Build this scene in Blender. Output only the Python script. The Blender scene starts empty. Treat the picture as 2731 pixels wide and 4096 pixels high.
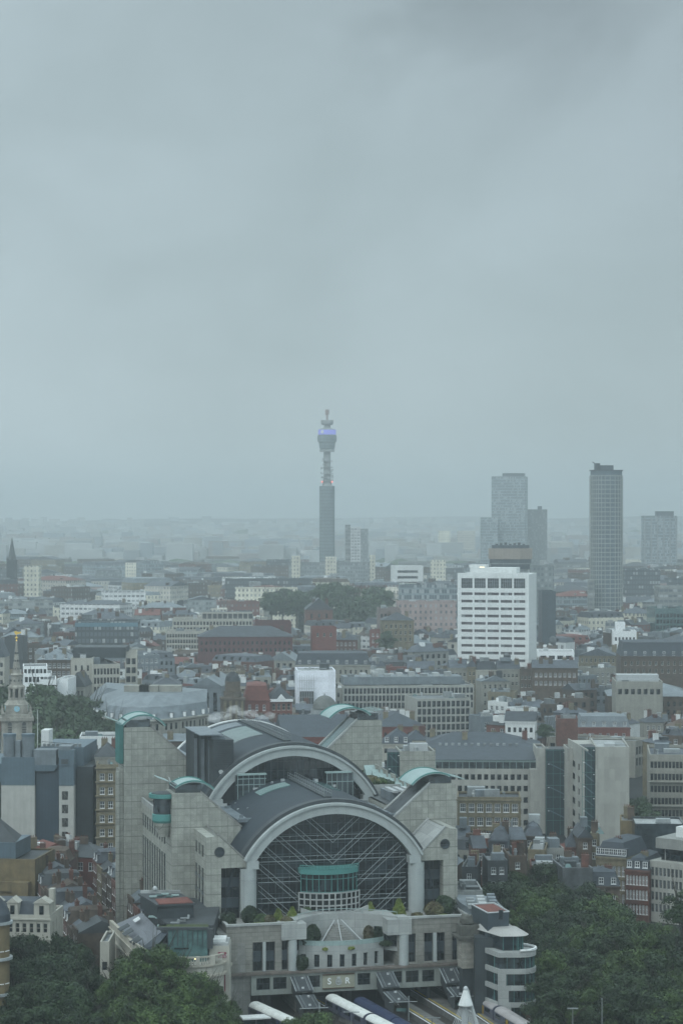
import bpy, math, random
from mathutils import Vector, Matrix, noise
R = math.radians
rnd = random.Random(11)
sc = bpy.context.scene
col = sc.collection

# ------------------------------------------------------------------ camera, sky, sun, exposure
F, CX, CY, HC = 9140.0, 1365.5, 2048.0, 110.0      # focal length in photo pixels, principal point, eye height
cd = bpy.data.cameras.new('camera'); cam = bpy.data.objects.new('camera', cd); col.objects.link(cam)
cam.location = (0, 0, HC); cam.rotation_euler = (R(90), 0, 0)
cd.sensor_fit = 'HORIZONTAL'; cd.sensor_width = 36; cd.lens = F / 2731 * 36
cd.clip_start = 1; cd.clip_end = 60000
sc.camera = cam
SUN_EL, SUN_AZ = 42, 215                            # soft brighter patch of cloud behind and to the left of the viewer
sd = bpy.data.lights.new('sun', 'SUN'); sd.energy = 0.9; sd.angle = R(35); sd.color = (1, .97, .92)
so = bpy.data.objects.new('sun', sd); col.objects.link(so)
az = R(SUN_AZ)
dirv = Vector((math.sin(az) * math.cos(R(SUN_EL)), math.cos(az) * math.cos(R(SUN_EL)), math.sin(R(SUN_EL))))
so.rotation_euler = dirv.to_track_quat('Z', 'Y').to_euler()
so.location = dirv * 500
sc.view_settings.view_transform = 'Standard'; sc.view_settings.look = 'None'
sc.view_settings.exposure = -0.06; sc.view_settings.gamma = 1
sc.cycles.max_bounces = 5; sc.cycles.diffuse_bounces = 2; sc.cycles.glossy_bounces = 2
sc.cycles.transmission_bounces = 2; sc.cycles.volume_bounces = 2; sc.cycles.transparent_max_bounces = 6
sc.cycles.use_denoising = True

w = bpy.data.worlds.new('World'); sc.world = w; w.use_nodes = True
nt = w.node_tree; nt.nodes.clear()
def wn(t, **k):
    n = nt.nodes.new(t)
    for a, b in k.items(): setattr(n, a, b)
    return n
def wm(op, a, b=None, c=None):
    n = wn('ShaderNodeMath', operation=op)
    for i, v in enumerate((a, b, c)):
        if v is None: continue
        if isinstance(v, (int, float)): n.inputs[i].default_value = v
        else: nt.links.new(v, n.inputs[i])
    return n.outputs[0]
sky = wn('ShaderNodeTexSky', sky_type='NISHITA', sun_disc=False, sun_elevation=R(SUN_EL), sun_rotation=R(SUN_AZ))
tc = wn('ShaderNodeTexCoord')
sep = wn('ShaderNodeSeparateXYZ'); nt.links.new(tc.outputs['Generated'], sep.inputs[0])
mp = wn('ShaderNodeMapping'); mp.inputs['Scale'].default_value = (2.4, 2.4, 3.6); mp.inputs['Location'].default_value = (1.3, .4, .7)
mp.inputs['Rotation'].default_value = (0, R(-9), 0)
nt.links.new(tc.outputs['Generated'], mp.inputs[0])
nz = wn('ShaderNodeTexNoise'); nz.inputs['Scale'].default_value = 1.5; nz.inputs['Detail'].default_value = 5; nz.inputs['Roughness'].default_value = .48
nt.links.new(mp.outputs[0], nz.inputs[0])
ramp = wn('ShaderNodeValToRGB')
ramp.color_ramp.elements[0].position = .30; ramp.color_ramp.elements[0].color = (3.6, 4.45, 4.65, 1)
ramp.color_ramp.elements[1].position = .66; ramp.color_ramp.elements[1].color = (5.2, 6.3, 6.75, 1)
mp2 = wn('ShaderNodeMapping'); mp2.inputs['Scale'].default_value = (6, 6, 8.5); mp2.inputs['Rotation'].default_value = (0, R(24), 0); nt.links.new(tc.outputs['Generated'], mp2.inputs[0])
nz2 = wn('ShaderNodeTexNoise'); nz2.inputs['Scale'].default_value = 1.3; nz2.inputs['Detail'].default_value = 6; nz2.inputs['Roughness'].default_value = .5; nz2.inputs['Distortion'].default_value = .6; nt.links.new(mp2.outputs[0], nz2.inputs[0])
nt.links.new(wm('ADD', nz.outputs[0], wm('MULTIPLY', wm('SUBTRACT', nz2.outputs[0], .5), .38)), ramp.inputs[0])
back = wm('MAXIMUM', wm('MULTIPLY', sep.outputs[1], -1.0), 0.0)
up = wm('MAXIMUM', sep.outputs[2], 0.0)
patch = wn('ShaderNodeMapRange', interpolation_type='SMOOTHSTEP'); patch.inputs[1].default_value = .11; patch.inputs[2].default_value = .31; patch.inputs[3].default_value = 1.0; patch.inputs[4].default_value = .74
nt.links.new(wm('ADD', wm('MULTIPLY', wm('SUBTRACT', nz.outputs[0], .5), .14), wm('ADD', wm('MULTIPLY', sep.outputs[0], .5), wm('MINIMUM', sep.outputs[2], .24))), patch.inputs[0])   # a darker bank of cloud high to the north-east
high = wn('ShaderNodeMapRange', interpolation_type='SMOOTHSTEP'); high.inputs[1].default_value = .24; high.inputs[2].default_value = .55; nt.links.new(sep.outputs[2], high.inputs[0])   # overcast brightened above the view, added to light the haze
BACKB, UPB = 1.1, 2.6
fac0 = wm('ADD', wm('ADD', wm('MULTIPLY', back, BACKB), wm('MULTIPLY', high.outputs[0], UPB)), 1.0)
dx_ = wm('SUBTRACT', sep.outputs[0], .088); dz_ = wm('MULTIPLY', wm('SUBTRACT', sep.outputs[2], .222), 1.25)
rag = wm('ADD', wm('SQRT', wm('ADD', wm('MULTIPLY', dx_, dx_), wm('MULTIPLY', dz_, dz_))), wm('MULTIPLY', wm('SUBTRACT', nz2.outputs[0], .5), .16))
bank = wn('ShaderNodeMapRange', interpolation_type='SMOOTHSTEP'); bank.inputs[1].default_value = .01; bank.inputs[2].default_value = .085; bank.inputs[3].default_value = .74; bank.inputs[4].default_value = 1.0; nt.links.new(rag, bank.inputs[0])   # the darkest cloud of the bank
fac0 = wm('MULTIPLY', fac0, wm('ADD', wm('MULTIPLY', bank.outputs[0], wm('GREATER_THAN', sep.outputs[1], 0.0)), wm('SUBTRACT', 1.0, wm('GREATER_THAN', sep.outputs[1], 0.0))))
front = wm('GREATER_THAN', sep.outputs[1], 0.0)
fac = wm('MULTIPLY', fac0, wm('ADD', wm('MULTIPLY', front, patch.outputs[0]), wm('SUBTRACT', 1.0, front)))
vm = wn('ShaderNodeVectorMath', operation='SCALE'); nt.links.new(ramp.outputs[0], vm.inputs[0]); nt.links.new(fac, vm.inputs[3])
mx = wn('ShaderNodeMixRGB'); mx.inputs[0].default_value = .93
nt.links.new(sky.outputs[0], mx.inputs[1]); nt.links.new(vm.outputs[0], mx.inputs[2])
bg = wn('ShaderNodeBackground'); bg.inputs[1].default_value = .1
nt.links.new(mx.outputs[0], bg.inputs[0])
wo = wn('ShaderNodeOutputWorld'); nt.links.new(bg.outputs[0], wo.inputs[0])

# ------------------------------------------------------------------ measuring helpers
GZ = [(0, 4), (430, 5), (520, 7), (600, 10), (1000, 18), (1500, 24), (2500, 28), (5000, 45), (7000, 70), (8000, 84), (14000, 60)]
def gz(Y):
    for (a, za), (b, zb) in zip(GZ, GZ[1:]):
        if Y <= b: return za + (zb - za) * (Y - a) / (b - a)
    return GZ[-1][1]
def xa(px, Y): return (px - CX) / F * Y
def zp(py, Y): return HC - (py - CY) / F * Y
def Yz(py, z): return (HC - z) * F / (py - CY)
def proj(X, Y, Z): return CX + F * X / Y, CY + F * (HC - Z) / Y

# ------------------------------------------------------------------ materials
MATS = {}
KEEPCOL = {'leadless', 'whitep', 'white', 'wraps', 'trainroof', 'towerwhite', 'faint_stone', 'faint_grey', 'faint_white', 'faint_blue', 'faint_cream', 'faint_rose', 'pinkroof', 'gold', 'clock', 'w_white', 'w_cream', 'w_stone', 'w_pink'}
def mat(name, c, rough=.85, var=.16, vs=.35, grid=None, win=None, orand=.0, spec=.3, streak=0, metal=0, emit=0, cell=None):
    if name in MATS: return MATS[name]
    if not emit and name not in KEEPCOL: c = tuple(v * .54 for v in c)
    m = bpy.data.materials.new(name); m.use_nodes = True; MATS[name] = m
    t = m.node_tree; bs = t.nodes['Principled BSDF']
    bs.inputs['Roughness'].default_value = rough; bs.inputs['Specular IOR Level'].default_value = spec
    bs.inputs['Metallic'].default_value = metal
    def N(ty, **k):
        n = t.nodes.new(ty)
        for a, b in k.items(): setattr(n, a, b)
        return n
    def M(op, a, b=None):
        n = N('ShaderNodeMath', operation=op)
        for i, v in enumerate((a, b)):
            if v is None: continue
            if isinstance(v, (int, float)): n.inputs[i].default_value = v
            else: t.links.new(v, n.inputs[i])
        return n.outputs[0]
    def MIX(f, a, b, bt='MIX'):
        n = N('ShaderNodeMixRGB', blend_type=bt)
        for i, v in enumerate((f, a, b)):
            if isinstance(v, (int, float)): n.inputs[i].default_value = v
            elif isinstance(v, tuple): n.inputs[i].default_value = v + (1,)
            else: t.links.new(v, n.inputs[i])
        return n.outputs[0]
    tcn = N('ShaderNodeTexCoord'); ob = tcn.outputs['Object']
    sx = N('ShaderNodeSeparateXYZ'); t.links.new(ob, sx.inputs[0])
    u = M('ADD', sx.outputs[0], sx.outputs[1]); z = sx.outputs[2]
    n1 = N('ShaderNodeTexNoise'); n1.inputs['Scale'].default_value = vs; n1.inputs['Detail'].default_value = 6; n1.inputs['Roughness'].default_value = .65
    t.links.new(ob, n1.inputs[0])
    lo = tuple(v * (1 - var * 1.6) for v in c); hi = tuple(min(1, v * (1 + var * 1.6)) for v in c)
    mr = N('ShaderNodeMapRange'); mr.inputs[1].default_value = .3; mr.inputs[2].default_value = .7
    t.links.new(n1.outputs[0], mr.inputs[0])
    colr = MIX(mr.outputs[0], lo, hi)
    if streak:
        mpp = N('ShaderNodeMapping'); mpp.inputs['Scale'].default_value = (1.1, 1.1, .07); t.links.new(ob, mpp.inputs[0])
        n2 = N('ShaderNodeTexNoise'); n2.inputs['Scale'].default_value = 1.0; n2.inputs['Detail'].default_value = 4; t.links.new(mpp.outputs[0], n2.inputs[0])
        m2 = N('ShaderNodeMapRange'); m2.inputs[1].default_value = .45; m2.inputs[2].default_value = .75; m2.inputs[4].default_value = streak
        t.links.new(n2.outputs[0], m2.inputs[0])
        colr = MIX(m2.outputs[0], colr, tuple(v * .45 for v in c))
    if grid:
        for (gw, gh, th, dk) in grid:
            f1 = M('LESS_THAN', M('FRACT', M('DIVIDE', M('ADD', u, 500.0), gw)), th / gw) if gw else None
            f2 = M('LESS_THAN', M('FRACT', M('DIVIDE', M('ADD', z, 500.0), gh)), th / gh) if gh else None
            f = M('MAXIMUM', f1, f2) if (f1 is not None and f2 is not None) else (f1 if f1 is not None else f2)
            colr = MIX(M('MULTIPLY', f, dk), colr, tuple(v * .35 for v in c))
    if grid and not cell:
        for (gw, gh, th, dk) in grid:
            if gw and gh: cell = (gw, gh, .11); break
    if cell:
        wnc = N('ShaderNodeTexWhiteNoise', noise_dimensions='2D'); cv = N('ShaderNodeCombineXYZ')
        t.links.new(M('FLOOR', M('DIVIDE', M('ADD', u, 500.0), cell[0])), cv.inputs[0]); t.links.new(M('FLOOR', M('DIVIDE', M('ADD', z, 500.0), cell[1])), cv.inputs[1]); t.links.new(cv.outputs[0], wnc.inputs[0])
        cr = N('ShaderNodeMapRange'); cr.inputs[3].default_value = 1 - cell[2]; cr.inputs[4].default_value = 1 + cell[2]; t.links.new(wnc.outputs[0], cr.inputs[0])
        cx3 = N('ShaderNodeCombineXYZ')
        for i in range(3): t.links.new(cr.outputs[0], cx3.inputs[i])
        colr = MIX(1.0, colr, cx3.outputs[0], 'MULTIPLY')
    if orand:
        oi = N('ShaderNodeObjectInfo')
        br = N('ShaderNodeMapRange'); br.inputs[3].default_value = 1 - orand; br.inputs[4].default_value = 1 + orand
        t.links.new(oi.outputs['Random'], br.inputs[0])
        cb = N('ShaderNodeCombineXYZ')
        for i in range(3): t.links.new(br.outputs[0], cb.inputs[i])
        colr = MIX(1.0, colr, cb.outputs[0], 'MULTIPLY')
    if win:
        fx, fz, a, b0, b1, gc, lite = win
        uu = M('DIVIDE', M('ADD', u, 300.0), fx); zz = M('DIVIDE', M('ADD', z, 300.2), fz)
        fu = M('FRACT', uu); fv = M('FRACT', zz)
        ins = M('MULTIPLY', M('MULTIPLY', M('GREATER_THAN', fu, a), M('LESS_THAN', fu, 1 - a)), M('MULTIPLY', M('GREATER_THAN', fv, b0), M('LESS_THAN', fv, b1)))
        geo = N('ShaderNodeNewGeometry'); sn = N('ShaderNodeSeparateXYZ'); t.links.new(geo.outputs['Normal'], sn.inputs[0])
        ins = M('MULTIPLY', ins, M('LESS_THAN', M('ABSOLUTE', sn.outputs[2]), .4))
        wnz = N('ShaderNodeTexWhiteNoise', noise_dimensions='2D')
        cc = N('ShaderNodeCombineXYZ'); t.links.new(M('FLOOR', uu), cc.inputs[0]); t.links.new(M('FLOOR', zz), cc.inputs[1]); t.links.new(cc.outputs[0], wnz.inputs[0])
        g = MIX(M('MULTIPLY', M('GREATER_THAN', wnz.outputs[0], .72), lite), gc, (.4, .42, .42))
        colr = MIX(ins, colr, g)
    t.links.new(colr, bs.inputs['Base Color'])
    if emit:
        t.links.new(colr, bs.inputs['Emission Color']); bs.inputs['Emission Strength'].default_value = emit
    return m
DG = (.025, .033, .04)
def P(k):  # palette of plain materials, made on first use
    T = dict(
        terracotta=((.24, .12, .08), dict(var=.25, vs=.6, streak=.3)), maroonbrick=((.15, .06, .06), dict(var=.2, vs=.5)),
        granite=((.435, .445, .40), dict(grid=[(1.35, 1.35, .09, .38), (0, 4.05, .16, .8), (4.05, 0, .12, .5)], var=.13, vs=.8, streak=.3)),
        paleconc=((.47, .49, .48), dict(grid=[(2.4, 1.7, .07, .4)], var=.07, streak=.25)),
        archconc=((.50, .545, .545), dict(grid=[(2.4, 0, .05, .25)], var=.06, streak=.15)),
        base=((.36, .36, .34), dict(grid=[(1.8, 1.8, .09, .45)], var=.12, vs=.7, streak=.3)),
        basebrick=((.32, .315, .285), dict(grid=[(1.2, .8, .07, .5), (0, 3.2, .12, .7)], var=.13, vs=.8, streak=.2)),
        slate=((.058, .075, .095), dict(grid=[(0, .7, .05, .25)], rough=.65, var=.2, vs=.5, spec=.3)),
        slateo=((.08, .095, .115), dict(rough=.65, var=.3, vs=.5, orand=.4, spec=.3)),
        barrel=((.034, .05, .066), dict(rough=.7, var=.14, spec=.25)),
        barrelribs=((.10, .125, .14), dict(rough=.45, var=.08, grid=[(1.5, 0, .12, .5)])),
        lead=((.22, .26, .29), dict(rough=.5, var=.2, vs=.3, grid=[(.8, 0, .06, .3)], streak=.3)),
        bluegrey=((.13, .19, .235), dict(rough=.5, var=.12, grid=[(.9, 0, .07, .4)], streak=.25)),
        darkclad=((.045, .058, .066), dict(rough=.6, var=.2, grid=[(1.6, 3.2, .1, .5)])),
        darkgrey=((.06, .07, .078), dict(rough=.6, var=.25)),
        turq=((.085, .25, .24), dict(rough=.5, var=.12, grid=[(.6, 0, .06, .4)])),
        turqs=((.10, .33, .31), dict(rough=.5, var=.08)),
        turqpale=((.40, .53, .52), dict(rough=.45, var=.08, grid=[(1.3, 0, .06, .35)])),
        glass=((.015, .023, .029), dict(rough=.12, var=.4, vs=.25, spec=.5, cell=(1.5, 2.05, .65))),  # pane-by-pane brightness stands in for uneven reflections
        glass2=((.045, .06, .07), dict(rough=.15, var=.5, vs=.4, spec=.5, cell=(1.3, 1.7, .5))),  # panes vary in brightness in place of reflections
        greenglass=((.10, .19, .19), dict(rough=.15, var=.3, vs=.6, spec=.5)),
        spandrel=((.07, .095, .115), dict(rough=.4, var=.15, grid=[(1.4, 0, .07, .4)])),
        steelpale=((.40, .45, .46), dict(var=.05, rough=.5)),
        white=((.50, .515, .51), dict(var=.07, streak=.25)),
        whitep=((.60, .615, .62), dict(var=.04, rough=.6, streak=.08)),
        whitem=((.58, .61, .62), dict(var=.05, rough=.4)),
        cream=((.56, .53, .45), dict(var=.10, streak=.35)),
        creamw=((.56, .545, .48), dict(var=.08, streak=.3)),
        stone=((.39, .385, .34), dict(var=.14, streak=.35, grid=[(0, 1.6, .06, .3)])),
        stonep=((.47, .47, .43), dict(var=.07, streak=.15, grid=[(1.6, 3.4, .05, .18)])),
        portland=((.40, .385, .34), dict(var=.22, vs=.5, streak=.55)),
        conc=((.36, .37, .35), dict(var=.13, streak=.45)),
        red=((.23, .075, .06), dict(var=.15, vs=.6)),
        redroof=((.21, .075, .06), dict(var=.2, vs=.7)),
        brick=((.17, .075, .058), dict(var=.28, vs=.7, orand=.2, streak=.3)),
        brown=((.115, .085, .065), dict(var=.32, vs=.6, orand=.25, streak=.4)),
        yellow=((.25, .215, .14), dict(var=.24, vs=.6, orand=.12, streak=.45)),
        ochre=((.24, .185, .10), dict(var=.22, vs=.5, streak=.35)),
        flat=((.13, .145, .155), dict(rough=.5, var=.5, vs=.3, orand=.4, spec=.4)),
        flatpale=((.42, .44, .44), dict(rough=.5, var=.3, vs=.3)),
        asphalt=((.045, .048, .052), dict(rough=.5, var=.3, vs=.08)),
        plant=((.33, .36, .37), dict(rough=.5, var=.2, orand=.4)),
        pot=((.19, .075, .045), dict(var=.2)),
        moss=((.06, .085, .02), dict(var=.4, vs=.7)),
        lobe=((.05, .075, .025), dict(var=.5, vs=.5)),
        bark=((.05, .045, .035), dict(var=.3, vs=2)),
        gold=((.75, .50, .12), dict(rough=.3, metal=.9, var=.05)),
        clock=((.22, .42, .52), dict(rough=.4, var=.08)),
        domec=((.17, .18, .17), dict(rough=.6, var=.15, grid=[(1.2, 1.2, .1, .4)])),
        maroon=((.28, .02, .06), dict(var=.05)),
        trainroof=((.50, .51, .49), dict(var=.1, rough=.5, vs=.5, streak=.1)),
        trainblue=((.03, .045, .11), dict(var=.12, rough=.4)),
        trainside=((.10, .11, .16), dict(var=.12, rough=.35)),
        trainend=((.45, .30, .04), dict(var=.08, rough=.5)),
        yellowline=((.60, .45, .03), dict(var=.15)),
        platform=((.17, .17, .165), dict(var=.25, vs=.6)),
        ballast=((.05, .045, .04), dict(var=.4, vs=3)),
        rail=((.16, .13, .11), dict(rough=.4, metal=.5, var=.2)),
        rust=((.10, .065, .04), dict(var=.3, vs=2)),
        pink=((.24, .19, .18), dict(var=.1)),
        led=((.20, .21, .60), dict(var=.05, vs=.4, emit=.42)),
        beacon=((1.0, .25, .2), dict(var=.0, emit=1.0)),
        lampw=((1.0, .8, .4), dict(var=.0, emit=3.0)),
        wraps=((.62, .64, .69), dict(var=.05, vs=.3, grid=[(2.5, 2.0, .05, .15)])),
        tancyl=((.40, .34, .29), dict(var=.05, grid=[(3.0, 0, .18, .35)])),
        glazed=((.06, .085, .10), dict(rough=.25, var=.3, grid=None, win=None, spec=.5)),
    )
    c, kw = T[k]
    kw = {a: b for a, b in kw.items() if b is not None}
    return mat(k, c, **kw)
# wall materials with a window pattern, for buildings so far off that a window is under two picture points
def PW(k):
    T = dict(
        w_stone=((.42, .40, .35), (2.6, 3.5, .27, .25, .72)), w_cream=((.52, .50, .41), (2.9, 3.6, .30, .25, .72)),
        w_white=((.50, .51, .51), (3.2, 3.4, .16, .35, .75)), w_brick=((.20, .085, .07), (2.8, 3.5, .30, .25, .7)),
        w_brown=((.13, .095, .075), (2.7, 3.4, .30, .25, .7)), w_yellow=((.28, .235, .15), (2.7, 3.5, .3, .25, .7)),
        w_conc=((.34, .36, .35), (3.0, 3.5, .10, .35, .82)), w_blue=((.36, .45, .49), (1.6, 3.6, .08, .1, .78)),  # w_blue paled, putting haze into the colour of the far towers
        w_grey=((.30, .34, .35), (2.4, 3.5, .2, .25, .75)), w_dark=((.07, .085, .095), (2.2, 3.6, .15, .2, .8)),
        w_pink=((.26, .20, .19), (3.0, 3.6, .3, .25, .72)))
    c, wv = T[k]
    return mat(k, c, var=.18, vs=.12, orand=.22, streak=.25, win=wv + ((.075, .092, .105), .55))  # window colour lifted to stand in for reflected sky
# ------------------------------------------------------------------ mesh builder and object helpers
class MB:
    def __init__(s): s.v = []; s.f = []; s.m = []; s.mi = 0
    def add(s, vs, fs):
        o = len(s.v); s.v += [tuple(p) for p in vs]
        for f in fs: s.f.append([i + o for i in f]); s.m.append(s.mi)
    def quad(s, a, b, c, d): s.add((a, b, c, d), ((0, 1, 2, 3),))
    def tri(s, a, b, c): s.add((a, b, c), ((0, 1, 2),))
    def box(s, x0, x1, y0, y1, z0, z1):
        s.add([(x, y, z) for z in (z0, z1) for y in (y0, y1) for x in (x0, x1)],
              [(0, 2, 3, 1), (4, 5, 7, 6), (0, 1, 5, 4), (2, 6, 7, 3), (0, 4, 6, 2), (1, 3, 7, 5)])
    def prism(s, pts, z0, z1, z1s=None):
        n = len(pts); zt = z1s or [z1] * n
        s.add([(p[0], p[1], z0) for p in pts] + [(p[0], p[1], zt[i]) for i, p in enumerate(pts)],
              [tuple(range(n - 1, -1, -1)), tuple(range(n, 2 * n))] + [(i, (i + 1) % n, n + (i + 1) % n, n + i) for i in range(n)])
    def extr(s, prof, y0, y1):           # polygon in x,z (counter-clockwise seen from the front) pushed back from y0 to y1
        n = len(prof)
        s.add([(p[0], y0, p[1]) for p in prof] + [(p[0], y1, p[1]) for p in prof],
              [tuple(range(n)), tuple(range(2 * n - 1, n - 1, -1))] + [(i, n + i, n + (i + 1) % n, (i + 1) % n) for i in range(n)])
    def cyl(s, cx, cy, r, z0, z1, n=16, r2=None, cap=True):
        r2 = r if r2 is None else r2
        a = [2 * math.pi * i / n for i in range(n)]
        fs = [(i, (i + 1) % n, n + (i + 1) % n, n + i) for i in range(n)]
        if cap: fs += [tuple(range(n, 2 * n)), tuple(range(n - 1, -1, -1))]
        s.add([(cx + r * math.cos(t), cy + r * math.sin(t), z0) for t in a] + [(cx + r2 * math.cos(t), cy + r2 * math.sin(t), z1) for t in a], fs)
    def lathe(s, cx, cy, prof, n=20):    # prof: [(radius, z)] from the bottom up
        for (r0, z0), (r1, z1) in zip(prof, prof[1:]): s.cyl(cx, cy, max(r0, .001), z0, z1, n, max(r1, .001), cap=False)
        s.cyl(cx, cy, max(prof[-1][0], .001), prof[-1][1] - .001, prof[-1][1], n)
    def tube(s, p, q, r, n=6, r2=None):
        p, q = Vector(p), Vector(q); d = (q - p)
        if d.length < 1e-6: return
        d.normalize(); a = d.orthogonal().normalized(); b = d.cross(a); r2 = r if r2 is None else r2
        vs = [p + (a * math.cos(t) + b * math.sin(t)) * r for t in (2 * math.pi * i / n for i in range(n))]
        vs += [q + (a * math.cos(t) + b * math.sin(t)) * r2 for t in (2 * math.pi * i / n for i in range(n))]
        s.add(vs, [(i, (i + 1) % n, n + (i + 1) % n, n + i) for i in range(n)] + [tuple(range(n - 1, -1, -1)), tuple(range(n, 2 * n))])
    def arc(s, cz, r0, r1, y0, y1, a0, a1, n=48, cx=0):   # ring sector in the x,z plane, from radius r0 to r1, y0 to y1
        pts = []
        for i in range(n + 1):
            t = a0 + (a1 - a0) * i / n; c, q = math.cos(t), math.sin(t)
            pts.append([(cx + r0 * c, y0, cz + r0 * q), (cx + r1 * c, y0, cz + r1 * q), (cx + r1 * c, y1, cz + r1 * q), (cx + r0 * c, y1, cz + r0 * q)])
        o = [p for g in pts for p in g]; fs = []
        for i in range(n):
            b = 4 * i
            for k in range(4): fs.append((b + k, b + 4 + k, b + 4 + (k + 1) % 4, b + (k + 1) % 4))
        fs += [(0, 1, 2, 3), (4 * n + 3, 4 * n + 2, 4 * n + 1, 4 * n)]
        s.add(o, fs)
    def blob(s, c, r, n=10, sq=(1, 1, 1), seed=0, amp=.25):
        vs = []; fs = []; m = n // 2
        for j in range(m + 1):
            ph = math.pi * j / m
            for i in range(n):
                th = 2 * math.pi * i / n
                d = Vector((math.sin(ph) * math.cos(th), math.sin(ph) * math.sin(th), math.cos(ph)))
                k = r * (1 + amp * noise.noise(d * 1.7 + Vector((seed, seed * .7, 3))))
                vs.append((c[0] + d.x * k * sq[0], c[1] + d.y * k * sq[1], c[2] + d.z * k * sq[2]))
        for j in range(m):
            for i in range(n): fs.append((j * n + i, (j + 1) * n + i, (j + 1) * n + (i + 1) % n, j * n + (i + 1) % n))
        s.add(vs, fs)
    # wall along (ux,uy) from (ox,oy), seen from outside; xs, zs: openings' intervals
    def holed(s, ox, oy, ux, uy, W, z0, z1, xs, zs, dep=.3):
        nx, ny = -uy, ux
        def p(u, z, d=0): return (ox + ux * u + nx * d, oy + uy * u + ny * d, z)
        us = sorted({0, W} | {a for i in xs for a in i}); zz = sorted({z0, z1} | {a for i in zs for a in i})
        def hx(m): return any(a < m < b for a, b in xs)
        def hz(m): return any(a < m < b for a, b in zs)
        for a, b in zip(us, us[1:]):
            if not hx((a + b) / 2): s.quad(p(a, z0), p(b, z0), p(b, z1), p(a, z1)); continue
            for c, d in zip(zz, zz[1:]):
                if not hz((c + d) / 2): s.quad(p(a, c), p(b, c), p(b, d), p(a, d))
                else:
                    s.quad(p(a, c), p(a, d), p(a, d, dep), p(a, c, dep)); s.quad(p(b, c), p(b, c, dep), p(b, d, dep), p(b, d))
                    s.quad(p(a, d), p(b, d), p(b, d, dep), p(a, d, dep)); s.quad(p(a, c), p(a, c, dep), p(b, c, dep), p(b, c))
    def mesh(s, name, mats, smooth=False):
        me = bpy.data.meshes.new(name); me.from_pydata(s.v, [], s.f)
        for m in (mats if isinstance(mats, (list, tuple)) else [mats]): me.materials.append(P(m) if isinstance(m, str) else m)
        if any(s.m): me.polygons.foreach_set('material_index', s.m)
        if smooth: me.polygons.foreach_set('use_smooth', [True] * len(me.polygons))
        me.update(); return me
    def build(s, name, mats, parent=None, smooth=False, loc=None, rz=0):
        o = bpy.data.objects.new(name, s.mesh(name, mats, smooth)); col.objects.link(o)
        if parent: o.parent = parent
        if loc: o.location = loc
        o.rotation_euler.z = rz
        return o
LABELS = set()
def tag(o, label=None, cat=None, group=None, kind=None):
    if label: o['label'] = label; LABELS.add(label)
    if cat: o['category'] = cat
    if group: o['group'] = group
    if kind: o['kind'] = kind
    return o
def empty(name, loc, rz=0, label=None, cat=None, group=None):
    o = bpy.data.objects.new(name, None); col.objects.link(o); o.location = loc; o.rotation_euler.z = rz
    o.empty_display_size = 1
    return tag(o, label, cat, group)
KIDS = {}
def copy_tree(o, parent=None):
    c = o.copy(); col.objects.link(c)
    if parent: c.parent = parent
    for ch in [k for k in ALLKIDS.get(o.name, [])]: copy_tree(ch, c)
    return c
ALLKIDS = {}
def remember(root):
    ALLKIDS.clear()
    for o in col.objects:
        if o.parent: ALLKIDS.setdefault(o.parent.name, []).append(o)

# windows: one mesh per size and style, linked as often as needed
WMESH = {}
def wmesh(w, h, style):
    k = (round(w, 2), round(h, 2), style)
    if k in WMESH: return WMESH[k]
    m = MB(); y = .22
    m.quad((0, y, 0), (w, y, 0), (w, y, h), (0, y, h)); m.mi = 1
    t, fm, bars, hb = {'sash': (.11, 'whitep', 1, 1), 'sash2': (.10, 'whitep', 2, 1), 'dark': (.07, 'darkgrey', 1, 0), 'strip': (.08, 'spandrel', max(1, int(w / 1.3)), 0),
                   'tall': (.06, 'spandrel', 1, max(1, int(h / 2.2))), 'grey': (.10, 'plant', 1, 0), 'cream': (.12, 'creamw', 0, 1), 'curtain': (.06, 'spandrel', max(1, int(w / 1.6)), max(1, int(h / 3.3))),
                   'plain': (.08, 'darkgrey', 0, 0), 'green': (.07, 'turq', max(1, int(w / 1.5)), 0)}[style]
    for (a, b, c, d) in ((0, w, 0, t), (0, w, h - t, h), (0, t, t, h - t), (w - t, w, t, h - t)): m.box(a, b, y - .09, y - .004, c, d)
    for i in range(bars):
        x = w * (i + 1) / (bars + 1); m.box(x - t * .4, x + t * .4, y - .07, y - .006, t, h - t)
    for i in range(hb):
        z = h * (i + 1) / (hb + 1); m.box(t, w - t, y - .08, y - .008, z - t * .4, z + t * .4)
    if style in ('sash', 'sash2', 'cream'): m.box(-.08, w + .08, -.1, .05, -.14, -.01)
    me = m.mesh('window', ['glass2' if style in ('sash', 'sash2') else 'glass', fm]); WMESH[k] = me
    return me
def put_windows(root, lst, dz=0, name='window', cap=100):
    """lst: (w, h, style, x, y, z, rz) in the thing's own space, the largest in view first"""
    for (w_, h_, st, x, y, z, rz) in lst[:cap]:
        o = bpy.data.objects.new(name, wmesh(w_, h_, st)); col.objects.link(o); o.parent = root
        o.location = (x, y, z + dz); o.rotation_euler.z = rz
    if len(lst) > cap:
        m = MB(); mats = []
        for (w_, h_, st, x, y, z, rz) in lst[cap:]:
            me = wmesh(w_, h_, st); c, s_ = math.cos(rz), math.sin(rz)
            vs = [(x + v.co.x * c - v.co.y * s_, y + v.co.x * s_ + v.co.y * c, z + dz + v.co.z) for v in me.vertices]
            for mm in me.materials:
                if mm not in mats: mats.append(mm)
            base = len(m.v); m.v += vs
            for p in me.polygons: m.f.append([base + i for i in p.vertices]); m.m.append(mats.index(me.materials[p.material_index]))
        tag(m.build(name, mats, root), kind='stuff')
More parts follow.
